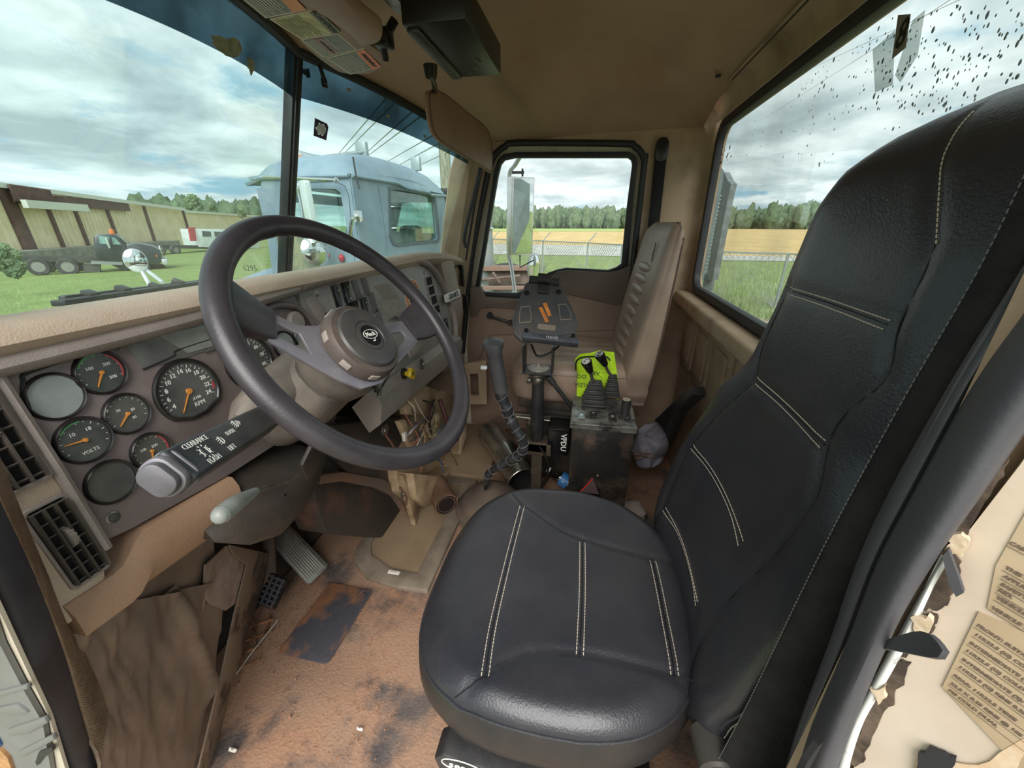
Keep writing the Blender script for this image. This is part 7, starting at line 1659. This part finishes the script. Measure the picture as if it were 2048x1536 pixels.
m=MB(); m.lathe([(.060,.0),(.045,.009),(.025,.014),(0,.016)],frame(c,rt3,up3,nn)@Matrix.Diagonal((1,1.3,1,1)),28,cap=False); m.lathe([(.06,-.012),(0,-.014)],frame(c,rt3,up3,nn)@Matrix.Diagonal((1,1.3,1,1)),28); obj('convex_glass',m,mat('mirror_silver'),cm)
m=MB(); m.bar(P(1022,345,X=2.28),P(1048,345,X=2.3),.012,.012); m.bar(P(1045,338,X=2.3),P(1045,352,X=2.32),.01,.01); m.tube([P(1040,510,X=2.3),P(1040,535,X=2.3),P(1068,520,X=2.3)],.004,6); obj('mirror_clamp',m,mSeal,ar)
# driver hood mirror and wiper in front of the windshield
hm=thing('hood_mirror','round convex hood mirror on a chrome arm outside the windshield','mirror',P(295,565,Y=1.5))
cc=P(271,521,Y=1.5); n_=((CAM-cc).normalized()*1.2+V((-.5,-.5,.05))).normalized(); x_,y_,z_=basis(n_); 
F=frame(cc,x_,y_,z_); F=F@Matrix.Scale(.52,4); m=MB(); m.lathe([(.0,-.02),(.05,-.018),(.068,-.006),(.07,0),(.066,.003)],F@Matrix.Diagonal((.85,1.05,1,1)),28,cap=False); hr_=obj('mirror_rim',m,mat('bright_tube'),hm)
m=MB(); m.lathe([(.067,.002),(.045,.012),(.02,.016),(0,.017)],F@Matrix.Diagonal((.85,1.05,1,1)),28,cap=False); obj('mirror_glass',m,mat('mirror_silver'),hr_)
m=MB(); m.tube([P(290,538,Y=1.5),P(325,565,Y=1.42)],.006,8); m.tube([P(284,542,Y=1.5),P(300,572,Y=1.42)],.006,8); obj('mirror_arm',m,mat('bright_tube'),hm)
wi=thing('windshield_wiper','long black wiper blade resting outside the driver windshield base','wiper',P(260,590,Y=.95))
def wy(px,py,d=.0):
    p=PN(px,py,wbot(.7)+V((0,.02+d,0)),(wtop(.9)-wtop(.5)).cross(wtop(.7)-wbot(.7)).normalized()); return p
m=MB(); m.bar(wy(116,607),wy(425,562),.018,.008,.002); obj('wiper_blade',m,mSeal,wi)
m=MB(); m.bar(wy(125,600,.02),wy(300,578,.03),.010,.012,.002); m.bar(wy(300,578,.03),wy(440,560,.03),.012,.012,.002); 
for q in ((170,588),(235,578),(300,572),(345,563)): m.bar(wy(q[0],q[1]-2,.02),wy(q[0]+22,q[1]+6,.0),.014,.012,.002)
obj('wiper_arm',m,BLACK(),wi)
# hood/cowl of this truck below the glass
m=MB(); m.grid([[V((x,y,.86-.12*((y-.7)/.9)**2-.1*abs((x-1.14)/.9)**3)) for x in [.3+i*.12 for i in range(15)]] for y in [.75+i*.12 for i in range(8)]]); struct('trim_5',m,mat('cab_hood','#B8B6AA',.5))
# toothed rack behind the cab and outer post
rk=thing('toothed_rack','pale toothed metal rack standing just outside the rear window','rack',P(1430,560,Y=-.75))
Yk=-.72
xpk=lambda name,l,mt,t,y=Yk: obj(name,(lambda mb:(mb.prism([(p.x,p.z) for p in (P(a,b,Y=y) for a,b in l)],0,t,FXZ(y)),mb)[1])(MB()),mt,rk)
xpk('pale_plate',[(1422,358),(1440,330),(1450,345),(1440,410),(1420,560),(1398,560),(1405,450)],mat('rack_pale','#B9C3C4',.5,'#a7b0b0',9),.01)
xpk('dark_bar',[(1448,345),(1456,362),(1462,368),(1455,400),(1425,560),(1412,560),(1436,420)],mat('rack_dark','#5C6668',.6,'#757f80',20,(.45,.6)),.03,-.70)
for i in range(22):
    t=i/21; c=P(1442-t*32,392+t*158,Y=-.70); m=MB(); m.box(c,(.02+.012*t,.006,.008)); obj('tooth',m,mat('tooth_white','#DDE3E3',.4),rk)
m=MB(); q=P(1412,555,Y=-.70); m.bar(V((q.x,-.72,GZ)),V((q.x,-.72,q.z+.02)),.05,.05); m.box((q.x,-.72,GZ+.02),(.2,.2,.04)); obj('rack_foot',m,mat('rack_dark'),rk)
